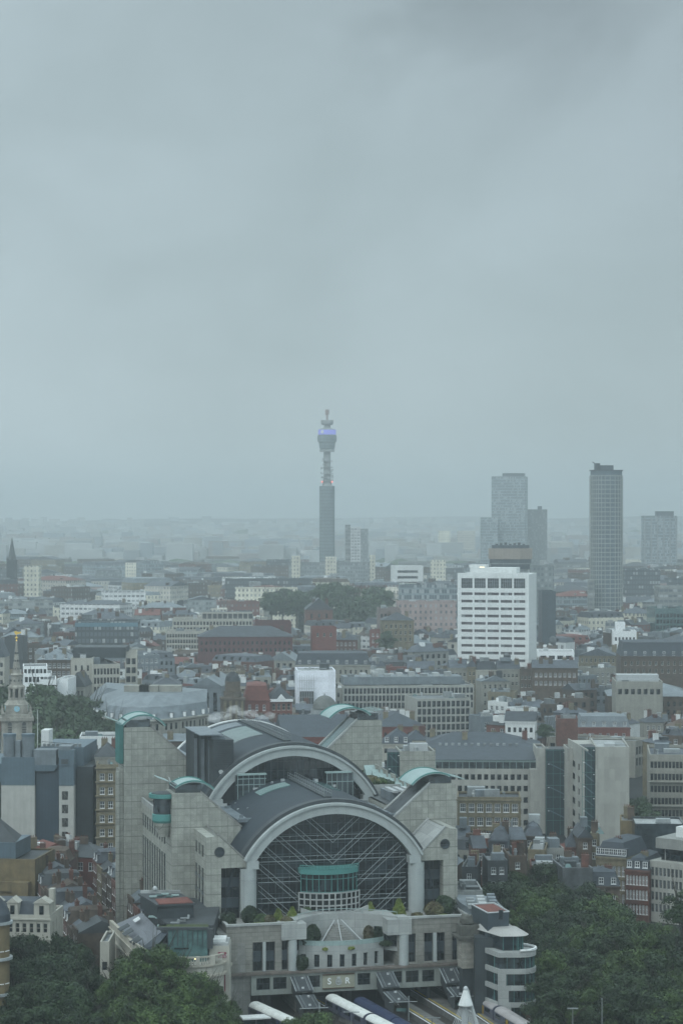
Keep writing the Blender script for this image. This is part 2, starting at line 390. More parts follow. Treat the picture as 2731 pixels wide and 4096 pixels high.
def spans(W, n, w, m0=None, m1=None):
    m0 = (W - n * w) / (n + 1) if m0 is None else m0; m1 = m0 if m1 is None else m1
    if n == 1: return [((W - w) / 2, (W + w) / 2)]
    st = (W - m0 - m1 - w) / (n - 1)
    return [(m0 + i * st, m0 + i * st + w) for i in range(n)]

# roofs on the rectangle 0..W, 0..D at height H
def roof_hip(m, W, D, H, h, o=.4, x0=0, y0=0):
    k = min(W, D) / 2; a = (x0 - o, y0 - o, H); b = (x0 + W + o, y0 - o, H); c = (x0 + W + o, y0 + D + o, H); d = (x0 - o, y0 + D + o, H)
    if W >= D: e, f = (x0 + k, y0 + D / 2, H + h), (x0 + W - k, y0 + D / 2, H + h); m.add([a, b, c, d, e, f], [(0, 1, 5, 4), (1, 2, 5), (2, 3, 4, 5), (3, 0, 4), (0, 3, 2, 1)])
    else: e, f = (x0 + W / 2, y0 + k, H + h), (x0 + W / 2, y0 + D - k, H + h); m.add([a, b, c, d, e, f], [(0, 1, 4), (1, 2, 5, 4), (2, 3, 5), (3, 0, 4, 5), (0, 3, 2, 1)])
def roof_gable(m, W, D, H, h, o=.3, x0=0, y0=0, along='x'):
    if along == 'x': m.add([(x0 - o, y0 - o, H), (x0 + W + o, y0 - o, H), (x0 + W + o, y0 + D + o, H), (x0 - o, y0 + D + o, H), (x0 - o, y0 + D / 2, H + h), (x0 + W + o, y0 + D / 2, H + h)], [(0, 1, 5, 4), (2, 3, 4, 5), (1, 2, 5), (3, 0, 4), (0, 3, 2, 1)])
    else: m.add([(x0 - o, y0 - o, H), (x0 + W + o, y0 - o, H), (x0 + W + o, y0 + D + o, H), (x0 - o, y0 + D + o, H), (x0 + W / 2, y0 - o, H + h), (x0 + W / 2, y0 + D + o, H + h)], [(0, 1, 4), (1, 2, 5, 4), (2, 3, 5), (3, 0, 4, 5), (0, 3, 2, 1)])
def roof_mansard(m, W, D, H, h, i=1.3, cap=.8):
    a = [(0, 0), (W, 0), (W, D), (0, D)]; b = [(i, i), (W - i, i), (W - i, D - i), (i, D - i)]
    m.add([(p[0], p[1], H) for p in a] + [(p[0], p[1], H + h) for p in b], [(0, 1, 5, 4), (1, 2, 6, 5), (2, 3, 7, 6), (3, 0, 4, 7)])
    roof_hip(m, W - 2 * i, D - 2 * i, H + h + .01, cap, .12, i, i)
def flat_roof(root, W, D, H, rm='flat', wm_='stone', par=.9, t=.35):
    m = MB(); m.quad((t, t, H - .25), (W - t, t, H - .25), (W - t, D - t, H - .25), (t, D - t, H - .25)); m.build('roof', rm, root)
    m = MB(); m.box(0, W, 0, t, H + .003, H + par); m.box(0, W, D - t, D, H + .003, H + par); m.box(0, t, t, D - t, H + .003, H + par); m.box(W - t, W, t, D - t, H + .003, H + par)
    m.box(t, t + .02, t, D - t, H - .25, H); m.build('parapet', wm_, root)
def chimney(root, x, y, z, h=2.4, wl=1.8, wm_='brown', pots=3):
    m = MB(); m.box(x, x + wl, y, y + .9, z - 1.6, z + h); m.box(x - .08, x + wl + .08, y - .08, y + .98, z + h, z + h + .18); m.mi = 1
    for i in range(pots): m.cyl(x + wl * (i + .5) / pots, y + .45, .13, z + h + .18, z + h + .7, 7, .11)
    return m.build('chimney', [wm_, 'pot'], root)
def clutter(root, W, D, H, n, r=rnd, big=1.0):
    for _ in range(n):
        k = r.random(); x = r.uniform(1.2, max(1.4, W - 4.5)); y = r.uniform(1.0, max(1.2, D - 4))
        m = MB()
        if k < .45:
            a, b, c = r.uniform(1.5, 5) * big, r.uniform(1.5, 4) * big, r.uniform(.9, 2.6)
            a = min(a, W - x - .6); b = min(b, D - y - .6)
            if a < .6 or b < .6: continue
            m.box(x, x + a, y, y + b, H - .2, H + c)
            for q in range(int(a / .8)): m.box(x + .25 + q * .8, x + .6 + q * .8, y - .05, y - .003, H + .2, H + c - .2)
            m.build('plant_box', r.choice(['plant', 'plant', 'whitem', 'darkgrey', 'lead']), root)
        elif k < .7:
            m.cyl(x + .5, y + .5, .35, H - .2, H + r.uniform(.8, 1.9), 9); m.cyl(x + .5, y + .5, .5, H + 1.0, H + 1.25, 9); m.build('vent', r.choice(['plant', 'whitem']), root)
        elif k < .85:
            for q in range(3): m.tube((x, y + q * .5, H + .3), (min(x + 4, W - .5), y + q * .5, H + .3), .14)
            m.build('duct', 'plant', root)
        else:
            a = r.uniform(1.2, 2.4); m.add([(x, y, H), (x + a, y, H), (x + a, y + 1.4, H), (x, y + 1.4, H), (x + a * .2, y + .7, H + .8), (x + a * .8, y + .7, H + .8)], [(0, 1, 5, 4), (1, 2, 5), (2, 3, 4, 5), (3, 0, 4)])
            m.build('rooflight', 'greenglass', root)
def dormer(root, x, z, w_=1.3, h_=1.5, y=.35, dep=1.6, face='whitep', rm='slateo', style='sash'):
    m = MB(); m.box(x, x + w_, y, y + dep, z, z + h_); m.mi = 1; m.box(x - .1, x + w_ + .1, y - .12, y + dep, z + h_, z + h_ + .14)
    d = m.build('dormer', [rm, rm], root)
    o = bpy.data.objects.new('window', wmesh(w_ - .1, h_ - .1, style)); col.objects.link(o); o.parent = d; o.location = (x + .05, y - .235, z + .05)
    return d

OCC = []      # footprints in use: centre and radius
KEEP = []     # px0, px1, lowest picture row that must stay in view, distance
class B: pass
def block(name, label, cat, px0, px1, py, Y, D, rot=0, wall='stone', roof='flat', rm=None, win=None, rows=None, cols=None, ww=1.2, wh=1.7, style='dark', side='', top=2.2,
          floor=3.5, bot=None, clut=0, roofh=3.2, group=None, dorm=0, chim=0, far=False, dep=.28, par=.9, base=None, z0=None, sidecols=None, cornice=True):
    """front-left corner stands at picture column px0, distance Y; the right end of the front falls on column px1"""
    r = R(rot); X0 = xa(px0, Y); a1 = (px1 - CX) / F
    W = (a1 * Y - X0) / (math.cos(r) - a1 * math.sin(r)); g = gz(Y) if base is None else base
    H = zp(py, Y) - g
    b = B(); b.W, b.D, b.H, b.g, b.r, b.Y = W, D, H, g, r, Y
    root = empty(name, (X0, Y, g), r, label, cat, group); b.root = root
    if Y < 1500 and W > 6 and D > 8:
        if roof == 'flat' and not clut and rm != 'darkgrey': clut = min(9, 3 + int(W / 7))
        if roof != 'flat' and not chim: chim = min(5, 1 + int(W / 12))
    m = MB(); wl = []
    def face(ox, oy, ux, uy, L, n, vis):
        if not vis or not rows: m.holed(ox, oy, ux, uy, L, -2, H, [], []); return
        xs = spans(L, n, ww) if n * ww < L else []
        zs = [(H - top - i * floor - wh, H - top - i * floor) for i in range(rows) if H - top - i * floor - wh > .5]
        m.holed(ox, oy, ux, uy, L, -2, H, xs, zs, dep)
        for (c, d) in zs:
            for (a, e) in xs: wl.append((ww, wh, style, ox + ux * a + (-uy) * (dep - .225), oy + uy * a + ux * (dep - .225), c, math.atan2(uy, ux)))
    if cols and cols * ww * 1.3 > W: ww = W / cols * .66
    n = cols or max(1, int(W / (ww * 2.1))); ns = sidecols or max(1, int(D / (ww * 2.2)))
    face(0, 0, 1, 0, W, n, True); face(W, 0, 0, 1, D, ns, 'r' in side); face(0, D, 0, -1, D, ns, 'l' in side); face(W, D, -1, 0, W, n, False)
    m.quad((0, 0, H - .3), (W, 0, H - .3), (W, D, H - .3), (0, D, H - .3))
    wmat = PW(wall) if wall.startswith('w_') else P(wall)
    m.build('wall', wmat, root)
    put_windows(root, wl)
    rm = rm or ('slateo' if roof != 'flat' else 'flat')
    if roof == 'flat': flat_roof(root, W, D, H, rm, wmat, par)
    else:
        q = MB()
        if roof == 'hip': roof_hip(q, W, D, H, roofh)
        elif roof == 'gable': roof_gable(q, W, D, H, roofh)
        elif roof == 'gabley': roof_gable(q, W, D, H, roofh, along='y')
        elif roof == 'mansard': roof_mansard(q, W, D, H, roofh)
        q.build('roof', rm, root)
        if cornice and W < 60:
            q = MB(); q.box(-.25, W + .25, -.25, -.004, H - .55, H - .1); q.build('cornice', wmat, root)
    for i in range(dorm):
        dw = 1.3; x = W * (i + .5) / dorm - dw / 2; dormer(root, x, H + .5, dw, min(1.6, roofh * .6), .35)
    for i in range(chim):
        x = W * (i + .5) / chim + rnd.uniform(-1, 1); chimney(root, max(.1, min(W - 2, x)), D * rnd.choice((.25, .5, .7)), H + (roofh * .5 if roof != 'flat' else .4), wm_=rnd.choice(['brown', 'yellow', 'brick']))
    if clut: clutter(root, W, D, H + (0 if roof == 'flat' else roofh), clut)
    cx = X0 + math.cos(r) * W / 2 - math.sin(r) * D / 2; cy = Y + math.sin(r) * W / 2 + math.cos(r) * D / 2
    OCC.append((X0, Y, r, W, D))
    if bot: KEEP.append((px0, px1, bot, Y))
    return b
def free(X, Y, mrg):
    for (ox, oy, r, W, D) in OCC:
        dx, dy = X - ox, Y - oy; lx = dx * math.cos(r) + dy * math.sin(r); ly = -dx * math.sin(r) + dy * math.cos(r)
        if -mrg < lx < W + mrg and -mrg < ly < D + mrg: return False
    return True
# ------------------------------------------------------------------ ground
m = MB(); ys = [200, 430, 480, 520, 560, 600, 700, 850, 1000, 1250, 1500, 2000, 2500, 3500, 5000, 6000, 6500, 7000, 7500, 8000, 10000, 14000]
NX = 40; vs = []
for Y in ys:
    for i in range(NX + 1):
        t = i / NX * 2 - 1; X = t * (400 + Y * .5)
        z = gz(Y)
        if Y >= 5000: z += 22 * noise.noise(Vector((X / 900, Y / 1500, 1.0))) + 9 * noise.noise(Vector((X / 260, Y / 700, 5.0)))
        vs.append((X, Y, z))
fs = [(j * (NX + 1) + i, j * (NX + 1) + i + 1, (j + 1) * (NX + 1) + i + 1, (j + 1) * (NX + 1) + i) for j in range(len(ys) - 1) for i in range(NX)]
m.add(vs, fs)
tag(m.build('ground', mat('groundmat', (.035, .04, .043), var=.4, vs=.05, rough=.8, spec=.15), smooth=True), kind='structure')

# ------------------------------------------------------------------ the station block over the tracks
OX, OY, OT = -1.65, 479.7, R(14); OC, OS = math.cos(OT), math.sin(OT); SG = 6.0
def L(px, py, yl):          # point seen at (px, py) lying on the building's own plane y = yl -> its local x and true height
    a, b = (px - CX) / F, (py - CY) / F
    t = (yl - OS * OX + OC * OY) / (OC - OS * a); X, Y = a * t - OX, t - OY
    return X * OC + Y * OS, HC - b * t
def W2L(X, Y): X -= OX; Y -= OY; return X * OC + Y * OS, -X * OS + Y * OC
st = empty('station_building', (OX, OY, SG), OT, 'large granite station office block with two arched glass fronts and stepped towers over the tracks', 'station')
def S(m, name, mats, parent=None, smooth=False, kind=None):
    o = m.build(name, mats, parent or st, smooth, loc=(0, 0, -SG) if parent is None else None)
    if kind: o['kind'] = kind
    return o
def SW(lst): put_windows(st, lst, dz=-SG)
SWL = []
A0, A1 = R(29.5), R(150.5)
for (yy, cz, nm) in ((0, 26.9, 'front'), (39, 35.0, 'rear')):
    m = MB(); m.arc(cz, 19.75, 21.55, yy - .9, yy + 1.4, A0, A1, 64)
    for s in (-1, 1):   # feet of the band
        xf = s * 20.5 * math.cos(A0); zf = cz + 20.5 * math.sin(A0)
        m.box(min(xf - s * 1.6, xf + s * .9), max(xf - s * 1.6, xf + s * .9), yy - 1.1, yy + 1.6, zf - 1.3, zf + .35)
    a = S(m, 'arch', 'archconc', smooth=False)
    m = MB(); m.arc(cz, 21.55, 22.05, yy - 1.35, yy + 1.5, A0 - .01, A1 + .01, 64); lip = m.build('arch_lip', 'archconc', a)
    m = MB(); m.arc(cz, 22.05, 22.75, yy + .1, yy + 2.6, A0 - .1, A1 + .1, 64); S(m, 'roof_edge', 'darkgrey')
    y1 = 39 if yy == 0 else 96
    m = MB(); m.arc(cz, 22.2, 22.68, yy + 2.6, y1, R(8), R(172), 110); S(m, 'barrel_roof', 'barrel', smooth=False)
    # standing seams and ridge walkway
    m = MB()
    m.box(-1.3, .3, yy + 3, y1 - 1, cz + 22.66, cz + 23.0); 
    wk = S(m, 'ridge_walkway', 'darkclad')
    m = MB()
    n = int((y1 - yy) / 2.4)
    for i in range(n + 1):
        y = yy + 3 + i * (y1 - yy - 4) / n
        for x in (-1.3, .3): m.box(x - .05, x + .05, y - .05, y + .05, cz + 23.0, cz + 24.2)
    for x in (-1.3, .3):
        for z in (23.6, 24.2): m.tube((x, yy + 3, cz + z), (x, y1 - 1, cz + z), .05, 4)
    m.build('railing', 'plant', wk)
# skylights laid on the roofs
m = MB(); m.arc(35.0, 22.68, 22.85, 60, 80, R(96), R(118), 10); m.mi = 1
for i in range(12): m.arc(35.0, 22.85, 22.95, 60.6 + i * 1.7, 60.9 + i * 1.7, R(96), R(118), 8)
S(m, 'roof_skylight', ['plant', 'turqpale'])
m = MB(); m.arc(35.0, 22.68, 22.8, 84, 92, R(96), R(122), 10); S(m, 'roof_skylight', 'lead')
m = MB(); m.arc(26.9, 22.68, 22.85, 27, 33, R(98), R(116), 10); m.mi = 1
for i in range(7): m.arc(26.9, 22.85, 22.93, 27.4 + i * .85, 27.6 + i * .85, R(98), R(116), 8)
S(m, 'roof_skylight', ['greenglass', 'turqpale'])
m = MB(); m.arc(26.9, 22.68, 22.85, 22, 34, R(72), R(82), 10); S(m, 'roof_skylight', 'greenglass')
m = MB(); m.arc(35.0, 22.5, 22.95, 95.6, 97, R(40), R(140), 24); S(m, 'arch', 'white')
for (yy, cz, z0) in ((2.2, 26.9, 24.6), (41.2, 35.0, 43.8)):   # glass walls under the arches
    prof = [(-19.4, z0), (19.4, z0)] + [(19.4 * math.cos(t), max(z0, cz + 19.9 * math.sin(t))) for t in (A0 - .1 + (A1 - A0 + .2) * i / 40 for i in range(41))]
    m = MB(); m.extr(prof, yy, yy + .4); g = S(m, 'glass_wall', 'glass')
    m = MB()
    for i in range(-12, 13):
        x = i * 1.5
        if abs(x) > 19: continue
        zt = cz + math.sqrt(max(0, 19.7 ** 2 - x * x)); m.box(x - .05, x + .05, yy - .16, yy - .003, z0, zt)
    zz = z0 + 1.2
    while zz < cz + 19.2:
        hw = math.sqrt(max(0, 19.6 ** 2 - (zz - cz) ** 2)); hw = min(hw, 19.2)
        m.box(-hw, hw, yy - .1, yy - .005, zz, zz + .1)
        zz += 2.05
    m.build('mullions', mat('mullion', (.06, .08, .095), rough=.4, var=.1), g)
    # pale floor lights glimpsed behind the glass
# second glass wall: projecting bay left of centre with turquoise head
m = MB(); bx0, bz0 = L(975, 3165, 38); bx1, bz1 = L(1052, 3098, 38); m.box(bx0 - 2, bx1, 37.0, 41.1, bz0 - 3, bz1); by = S(m, 'glass_bay', 'glass2')
m = MB(); m.box(bx0 - 1.6, bx1 + .5, 36.4, 37.8, bz1, bz1 + .35); m.box(bx0 - 1.6, bx1 + .5, 36.8, 36.99, bz1 - .9, bz1 - .75)
for i in range(6): x = bx0 - 1.6 + i * (bx1 - bx0 + 1.8) / 5; m.box(x - .05, x + .05, 36.85, 36.99, bz0 - 3, bz1)
m.box(bx0 - 2, bx1, 36.85, 36.98, (bz0 + bz1) / 2 - .4, (bz0 + bz1) / 2 - .25); m.build('bay_frame', 'turqpale', by)
bx0, bz0 = L(1303, 3150, 38); bx1, bz1 = L(1375, 3090, 38)
m = MB(); m.box(bx0, bx1 + 2, 37.0, 41.1, bz0 - 3, bz1); by = S(m, 'glass_bay', 'glass2')
m = MB(); m.box(bx0 - .3, bx1 + 1.4, 36.4, 37.8, bz1, bz1 + .35)
for i in range(6): x = bx0 + i * (bx1 - bx0 + 1.8) / 5; m.box(x - .05, x + .05, 36.85, 36.99, bz0 - 3, bz1)
m.box(bx0, bx1 + 2, 36.85, 36.98, (bz0 + bz1) / 2 - .4, (bz0 + bz1) / 2 - .25); m.build('bay_frame', 'turqpale', by)

# white tube lattice standing in front of the great window
RI, CZ = 19.4, 26.9
def hlim(z): return min(16.0, math.sqrt(max(.01, RI * RI - (z - CZ) ** 2)))
for z in (42.0, 37.75, 33.45, 29.15):
    m = MB()
    for dz, r in ((0, .05), (-.95, .08)):
        h = hlim(z + dz); m.tube((-h, 1.2, z + dz), (h, 1.2, z + dz), r, 6)
    i = -15
    while i <= 15:
        if abs(i) < hlim(z): m.tube((i, 1.2, z), (i, 2.1, z - .4), .06, 4)
        i += 3
    S(m, 'crossbar', 'steelpale')
for zc in (41.6, 37.1, 32.2, 27.6, 22.9, 18.2, 13.4):
    for s in (-1, 1):
        m = MB()
        for dz in (0, -1.15):
            z0_ = zc + dz; k = .87
            x0 = max(0.0, (25.2 - z0_) / k); x1 = x0
            while x1 < 15.9 and (x1 ** 2 + (z0_ + k * x1 - CZ) ** 2) < RI * RI: x1 += .05
            if x1 - x0 < 1: continue
            m.tube((s * x0, .75, z0_ + k * x0), (s * x1, .75, z0_ + k * x1), .06, 6)
        if m.v: S(m, 'diagonal_brace', 'steelpale')

# the turquoise drum bay
dx, dR, dc = -1.0, 8.7, 0.0
def arcpts(hw, Rr, y0, n=18, s=-1):
    aa = math.asin(hw / Rr); cy = y0 + Rr * math.cos(aa)
    return [(dx + Rr * math.sin(t), cy - Rr * math.cos(t)) for t in (-aa + 2 * aa * i / n for i in range(n + 1))]
def bow(hw, Rr, yb, z0, z1, n=18):
    p = arcpts(hw, Rr, yb, n); q = MB(); q.prism(p + [(dx + hw, 1.9), (dx - hw, 1.9)], z0, z1); return q
dr = S(bow(5.95, 8.6, .2, 30.4, 34.3), 'drum_bay', 'glass')
q = bow(6.25, 8.8, -.2, 34.25, 35.35); q.build('drum_canopy', 'turqs', dr)
q = MB(); pp = arcpts(6.3, 8.8, -.35, 20)
for (a, b) in zip(pp, pp[1:]): q.tube((a[0], a[1], 36.1), (b[0], b[1], 36.1), .1, 5); q.tube((a[0], a[1], 35.75), (b[0], b[1], 35.75), .05, 4)
for a in pp[::1]: q.tube((a[0], a[1], 35.3), (a[0], a[1], 36.1), .07, 4)
q.build('railing', 'turqs', dr)
q = MB(); pp = arcpts(6.0, 8.6, .13, 10)
for a in pp: q.tube((a[0], a[1], 30.4), (a[0], a[1], 34.3), .08, 5)
for z in (30.5, 33.2, 34.2):
    for (a, b) in zip(pp, pp[1:]): q.tube((a[0], a[1], z), (b[0], b[1], z), .07, 5)
q.build('glazing_bars', 'turqs', dr)
q = bow(6.35, 9.0, .1, 26.3, 30.3); q.build('grid_core', 'glass', dr)
q = MB(); pp = arcpts(6.5, 9.0, -.12, 11)
for a in pp: q.tube((a[0], a[1], 26.3), (a[0], a[1], 30.45), .2, 4)
for z in (26.5, 27.75, 29.05, 30.35):
    for (a, b) in zip(pp, pp[1:]): q.tube((a[0], a[1], z), (b[0], b[1], z), .19, 4)
q.build('stone_grid', 'paleconc', dr)

# columns under the great arch
for s in (-1, 1):
    m = MB(); m.cyl(s * 18.15, .6, 1.72, 24.6, 35.7, 28); c = S(m, 'column', 'archconc', smooth=False)
    m = MB(); m.cyl(s * 18.15, .6, 1.78, 33.3, 33.38, 28); m.cyl(s * 18.15, .6, 1.76, 29.3, 29.36, 28); m.build('column_joint', 'plant', c)

# stepped towers
def tower(prof_top, xo, xi, y0, y1, name='tower', zb=6.0):
    """prof_top from the outer side inwards"""
    pts = prof_top
    m = MB()
    prof = [(xo, zb), (xi, zb)] + list(reversed(pts)) if xo < xi else [(xi, zb), (xo, zb)] + list(pts)
    m.extr(prof, y0, y1); t = S(m, name, 'granite'); return t
for s in (-1, 1):
    # first step: pier, beam and glazed recess beside the column
    top = [(s * 27.1, 42.5), (s * 24.5, 42.8), (s * 19.1, 37.6)]
    if s < 0: prof = [(-27.1, 12.3), (-24.0, 12.3), (-24.0, 36.0), (-16.7, 36.0), (-16.7, 37.6), (-19.1, 37.6), (-24.5, 42.8), (-27.1, 42.5)]
    else: prof = [(24.0, 12.3), (27.1, 12.3), (27.1, 42.5), (24.5, 42.8), (19.1, 37.6), (16.7, 37.6), (16.7, 36.0), (24.0, 36.0)]
    m = MB(); m.extr(prof, 0, 3.0); t = S(m, 'tower', 'granite')
    prof = [(s * 27.1, 12.3), (s * 19.4, 12.3), (s * 19.4, 37.6), (s * 24.5, 42.8), (s * 27.1, 42.5)]
    if s > 0: prof = [(p[0], p[1]) for p in reversed(prof)]
    m = MB(); m.extr([prof[0], prof[1], prof[2], prof[3], prof[4]], 3.001, 14.0)
    if s < 0:      # left flank with slot windows
        pass
    m.build('tower_body', 'granite', t)
    # coping on the slope; the paler right side has its light painted in
    m = MB(); a = R(43.9)
    for (ya, yb) in ((-.12, 1.1), (12.6, 13.9)):
        m = MB(); m.extr([(s * 19.0, 37.62), (s * 24.5, 42.92), (s * 24.5, 43.25), (s * 18.8, 37.8)][::1 if s > 0 else -1], ya, yb)
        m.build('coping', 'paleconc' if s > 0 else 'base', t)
    m = MB(); m.extr([(s * 19.3, 37.7), (s * 24.4, 42.72), (s * 24.4, 42.85), (s * 19.3, 37.85)][::1 if s > 0 else -1], 1.1, 12.6); m.build('slope_cladding', 'paleconc' if s > 0 else 'base', t)  # pale on the right slope: its light is put into the colour
    # porthole
    hx, hz = (s * 24.35, 39.4); m = MB()
    for i in range(24):
        a0, a1 = 2 * math.pi * i / 24, 2 * math.pi * (i + 1) / 24
        m.tube((hx + 1.0 * math.cos(a0), -.04, hz + 1.0 * math.sin(a0)), (hx + 1.0 * math.cos(a1), -.04, hz + 1.0 * math.sin(a1)), .12, 4)
    m.mi = 1; m.add([(hx + .95 * math.cos(2 * math.pi * i / 24), -.02, hz + .95 * math.sin(2 * math.pi * i / 24)) for i in range(24)], [tuple(range(24))]); m.mi = 0
    m.tube((hx - .8, -.05, hz - .2), (hx + .8, -.05, hz - .2), .05, 4)
    m.build('porthole', ['darkgrey', 'glass2'], t)
    # dark glazed recess: glass, blue-grey spandrels
    m = MB(); x0, x1 = sorted((s * 24.0, s * 19.6))
    m.quad((x0, 2.9, 24.6), (x1, 2.9, 24.6), (x1, 2.9, 36.0), (x0, 2.9, 36.0)); m.mi = 1
    m.box(x0 + .05, x1 - .05, 2.72, 2.88, 31.6, 33.6); m.box(x0 + .05, x1 - .05, 2.72, 2.88, 27.3, 29.4); m.mi = 2
    for i in range(4): x = x0 + .1 + i * (x1 - x0 - .2) / 3; m.box(x - .05, x + .05, 2.6, 2.71, 24.6, 36)
    S(m, 'recess_glazing', ['glass', 'spandrel', 'darkgrey'])
# slot windows on the left flank of the first tower (slightly proud frames, one opening each)
for i, (y, z0_, z1_) in enumerate([(y, 38.0, 40.4) for y in (3.2, 6.8, 10.4)] + [(y, 18.0, 35.6) for y in (3.2, 6.8, 10.4)]):
    m = MB(); m.box(-27.14, -27.05, y, y + 1.9, z0_, z1_); m.mi = 1
    for k in range(int((z1_ - z0_) / 3)): m.box(-27.18, -27.02, y, y + 1.9, z0_ + 3 + k * 3, z0_ + 3.7 + k * 3)
    S(m, 'slot_window', ['glass', 'spandrel'])
# second step
t2l = tower([(-31.9, 50.1), (-25.6, 50.0), (-17.0, 42.4)], -31.9, -17.0, 14.001, 22)
t2r = tower([(31.0, 50.3), (25.1, 50.4), (16.7, 43.0)], 31.0, 16.7, 14.001, 24)
t3l = tower([(-35.2, 59.9), (-28.9, 59.9), (-20.6, 52.4)], -35.2, -20.6, 60, 69)
t3r = tower([(26.6, 60.3), (20.5, 60.4), (12.9, 53.2)], 26.6, 12.9, 60, 69)
for t, xa_, za_, xb_, zb_, ys_ in ((t2l, -25.6, 50.0, -17.0, 42.4, (14.0, 22)), (t2r, 25.1, 50.4, 16.7, 43.0, (14.0, 24)), (t3l, -28.9, 59.9, -20.6, 52.4, (60, 69)), (t3r, 20.5, 60.4, 12.9, 53.2, (60, 69))):
    m = MB(); sgn = 1 if xa_ > 0 else -1
    for (a, b) in ((ys_[0] - .12, ys_[0] + .9), (ys_[1] - .9, ys_[1])):
        pr = [(xb_, zb_), (xa_, za_ + .05), (xa_, za_ + .45), (xb_ - sgn * .3, zb_ + .3)]
        m = MB(); m.extr(pr if sgn > 0 else pr[::-1], a, b); m.build('coping', 'paleconc' if sgn > 0 else 'base', t)  # right copings pale, left ones duller: light on the slopes painted in
    m = MB(); pr = [(xb_ + sgn * .3, zb_ + .28), (xa_, za_ + .02), (xa_, za_ + .16), (xb_ + sgn * .3, zb_ + .42)]; m.extr(pr if sgn > 0 else pr[::-1], ys_[0] + .9, ys_[1] - .9); m.build('slope_glazing', 'greenglass' if t is t3r else 'darkgrey', t)
# flank blocks between the towers
def flank(xo, xi, y0, y1, zt, nm='flank_block'):
    m = MB()
    xs = [(i, i + 2.0) for i in [1.6 + 3.3 * k for k in range(int((y1 - y0 - 3) / 3.3))]]
    if xo < xi:
        m.holed(xo, y1, 0, -1, y1 - y0, 6, zt, xs, [(zt - 5.2, zt - 2.2), (10, zt - 7.2)], .22)
        for (a, b) in xs:
            for (c, d) in ((zt - 5.2, zt - 2.2), (10, zt - 7.2)): SWL.append((b - a, d - c, 'curtain' if d - c > 5 else 'tall', xo - .02, y1 - a, c, R(-90)))
        m.quad((xo, y0, 6), (xi, y0, 6), (xi, y0, zt), (xo, y0, zt)); m.quad((xi, y0, 6), (xi, y1, 6), (xi, y1, zt), (xi, y0, zt))
    else:
        m.box(xi, xo, y0, y1, 6, zt)
    m.quad((min(xo, xi), y0, zt), (max(xo, xi), y0, zt), (max(xo, xi), y1, zt), (min(xo, xi), y1, zt))
    f = S(m, nm, 'granite')
    x0, x1 = min(xo, xi), max(xo, xi)
    m = MB(); m.box(x0 + .5, x1 - .3, y0 + .01, y1 - .01, zt + .01, zt + .12); m.build('flank_roof', 'flat', f)
    m = MB(); m.box(x0, x0 + .5, y0 + .01, y1 - .01, zt + .005, zt + 1.1) if xo < xi else m.box(x1 - .5, x1, y0 + .01, y1 - .01, zt + .005, zt + 1.1); m.build('parapet', 'paleconc', f)
    return f
flank(-31.2, -17.5, 22.01, 59.99, 42.6); flank(30.6, 17.5, 24.01, 59.99, 45.0)
flank(-30.5, -20.7, 69.01, 100, 48.0); flank(26.0, 13.0, 69.01, 100, 49.5)
m = MB(); m.box(-26.5, -20.7, 14.01, 60, 6, 30); S(m, 'core', 'darkclad')
# roof decks
m = MB(); m.box(-17.45, 17.45, 14.5, 38.9, 43.4, 43.9); m.box(-17.4, -11, 14.4, 14.8, 43.9, 44.3); m.box(11, 17.4, 14.4, 14.8, 43.9, 44.3); S(m, 'roof_deck', 'lead')
m = MB(); m.box(-20.6, 12.9, 60.2, 97, 50.5, 51.0); m.box(12.95, 20, 41.6, 59.9, 46, 46.5); S(m, 'roof_deck', 'lead')
m = MB(); m.box(-19.38, 19.38, 3.1, 39, 30, 36.2); S(m, 'core', 'darkclad')
m = MB(); m.box(-17.5, 17.5, 41.7, 59.9, 36, 45.4); S(m, 'core', 'darkclad')
# dark plant house left of the rear arch, with two white discs
x0, z1 = L(852, 2962, 40); x1, z0_ = L(962, 3190, 40)
m = MB(); m.box(x0, x1 - 1.5, 40.2, 59.8, z0_ - 3, z1 - 6); m.box(x0 + .01, x1 - 1.52, 40.3, 52, z1 - 6, z1); ph = S(m, 'plant_house', 'darkclad')
m = MB()
for k in range(14): m.box(x0 + 1.0, x1 - 2, 40.1, 40.28, z1 - 5.9 + k * .42, z1 - 5.75 + k * .42)
m.box(x0 - .1, x1 - 1.3, 40.0, 40.19, z1 - 6.5, z1 - 6.1); m.build('louvres', 'darkgrey', ph)
for k in range(9):
    m = MB(); a = rnd.uniform(x0, x1 - 4); y = rnd.uniform(41, 56); m.box(a, a + rnd.uniform(1, 3), y, y + rnd.uniform(.6, 2), z1 - (0 if y < 50 else 6), z1 + rnd.uniform(.2, .9)); m.build('duct', rnd.choice(['plant', 'lead', 'darkgrey']), ph)
for (px, py) in ((884, 3089), (905, 3090)):
    x, z = L(px, py, 40); m = MB(); m.tube((x, 39.95, z), (x, 40.25, z), .5, 18); S(m, 'round_vent', 'whitem')
# ribbed stair and riser tower further left
xa0, za0 = L(768, 2925, 52); xb0, zb0 = L(850, 2950, 52)
w_ = (xb0 - xa0) / 4; m = MB()
for k in range(4): m.box(xa0 + k * w_, xa0 + (k + .82) * w_, 50 - k * 2.6, 59.9, 42.6, za0 - k * .35)
for k in range(3): m.box(xa0 + (k + .82) * w_, xa0 + (k + 1) * w_, 52 - k * 2.6, 59.8, 42.6, za0 - 1)
rt = S(m, 'riser_tower', 'darkclad')
for k in range(4):
    m = MB()
    m.box(xa0 + k * w_ + .1, xa0 + (k + .7) * w_, 50 - k * 2.6 - .12, 50 - k * 2.6 - .004, 45, za0 - 1.5)
    m.build('louvre_column', 'lead', rt)
m = MB(); m.box(xa0 - .4, xb0, 40, 60.2, za0 + .01, za0 + .25); m.build('top_slab', 'lead', rt)
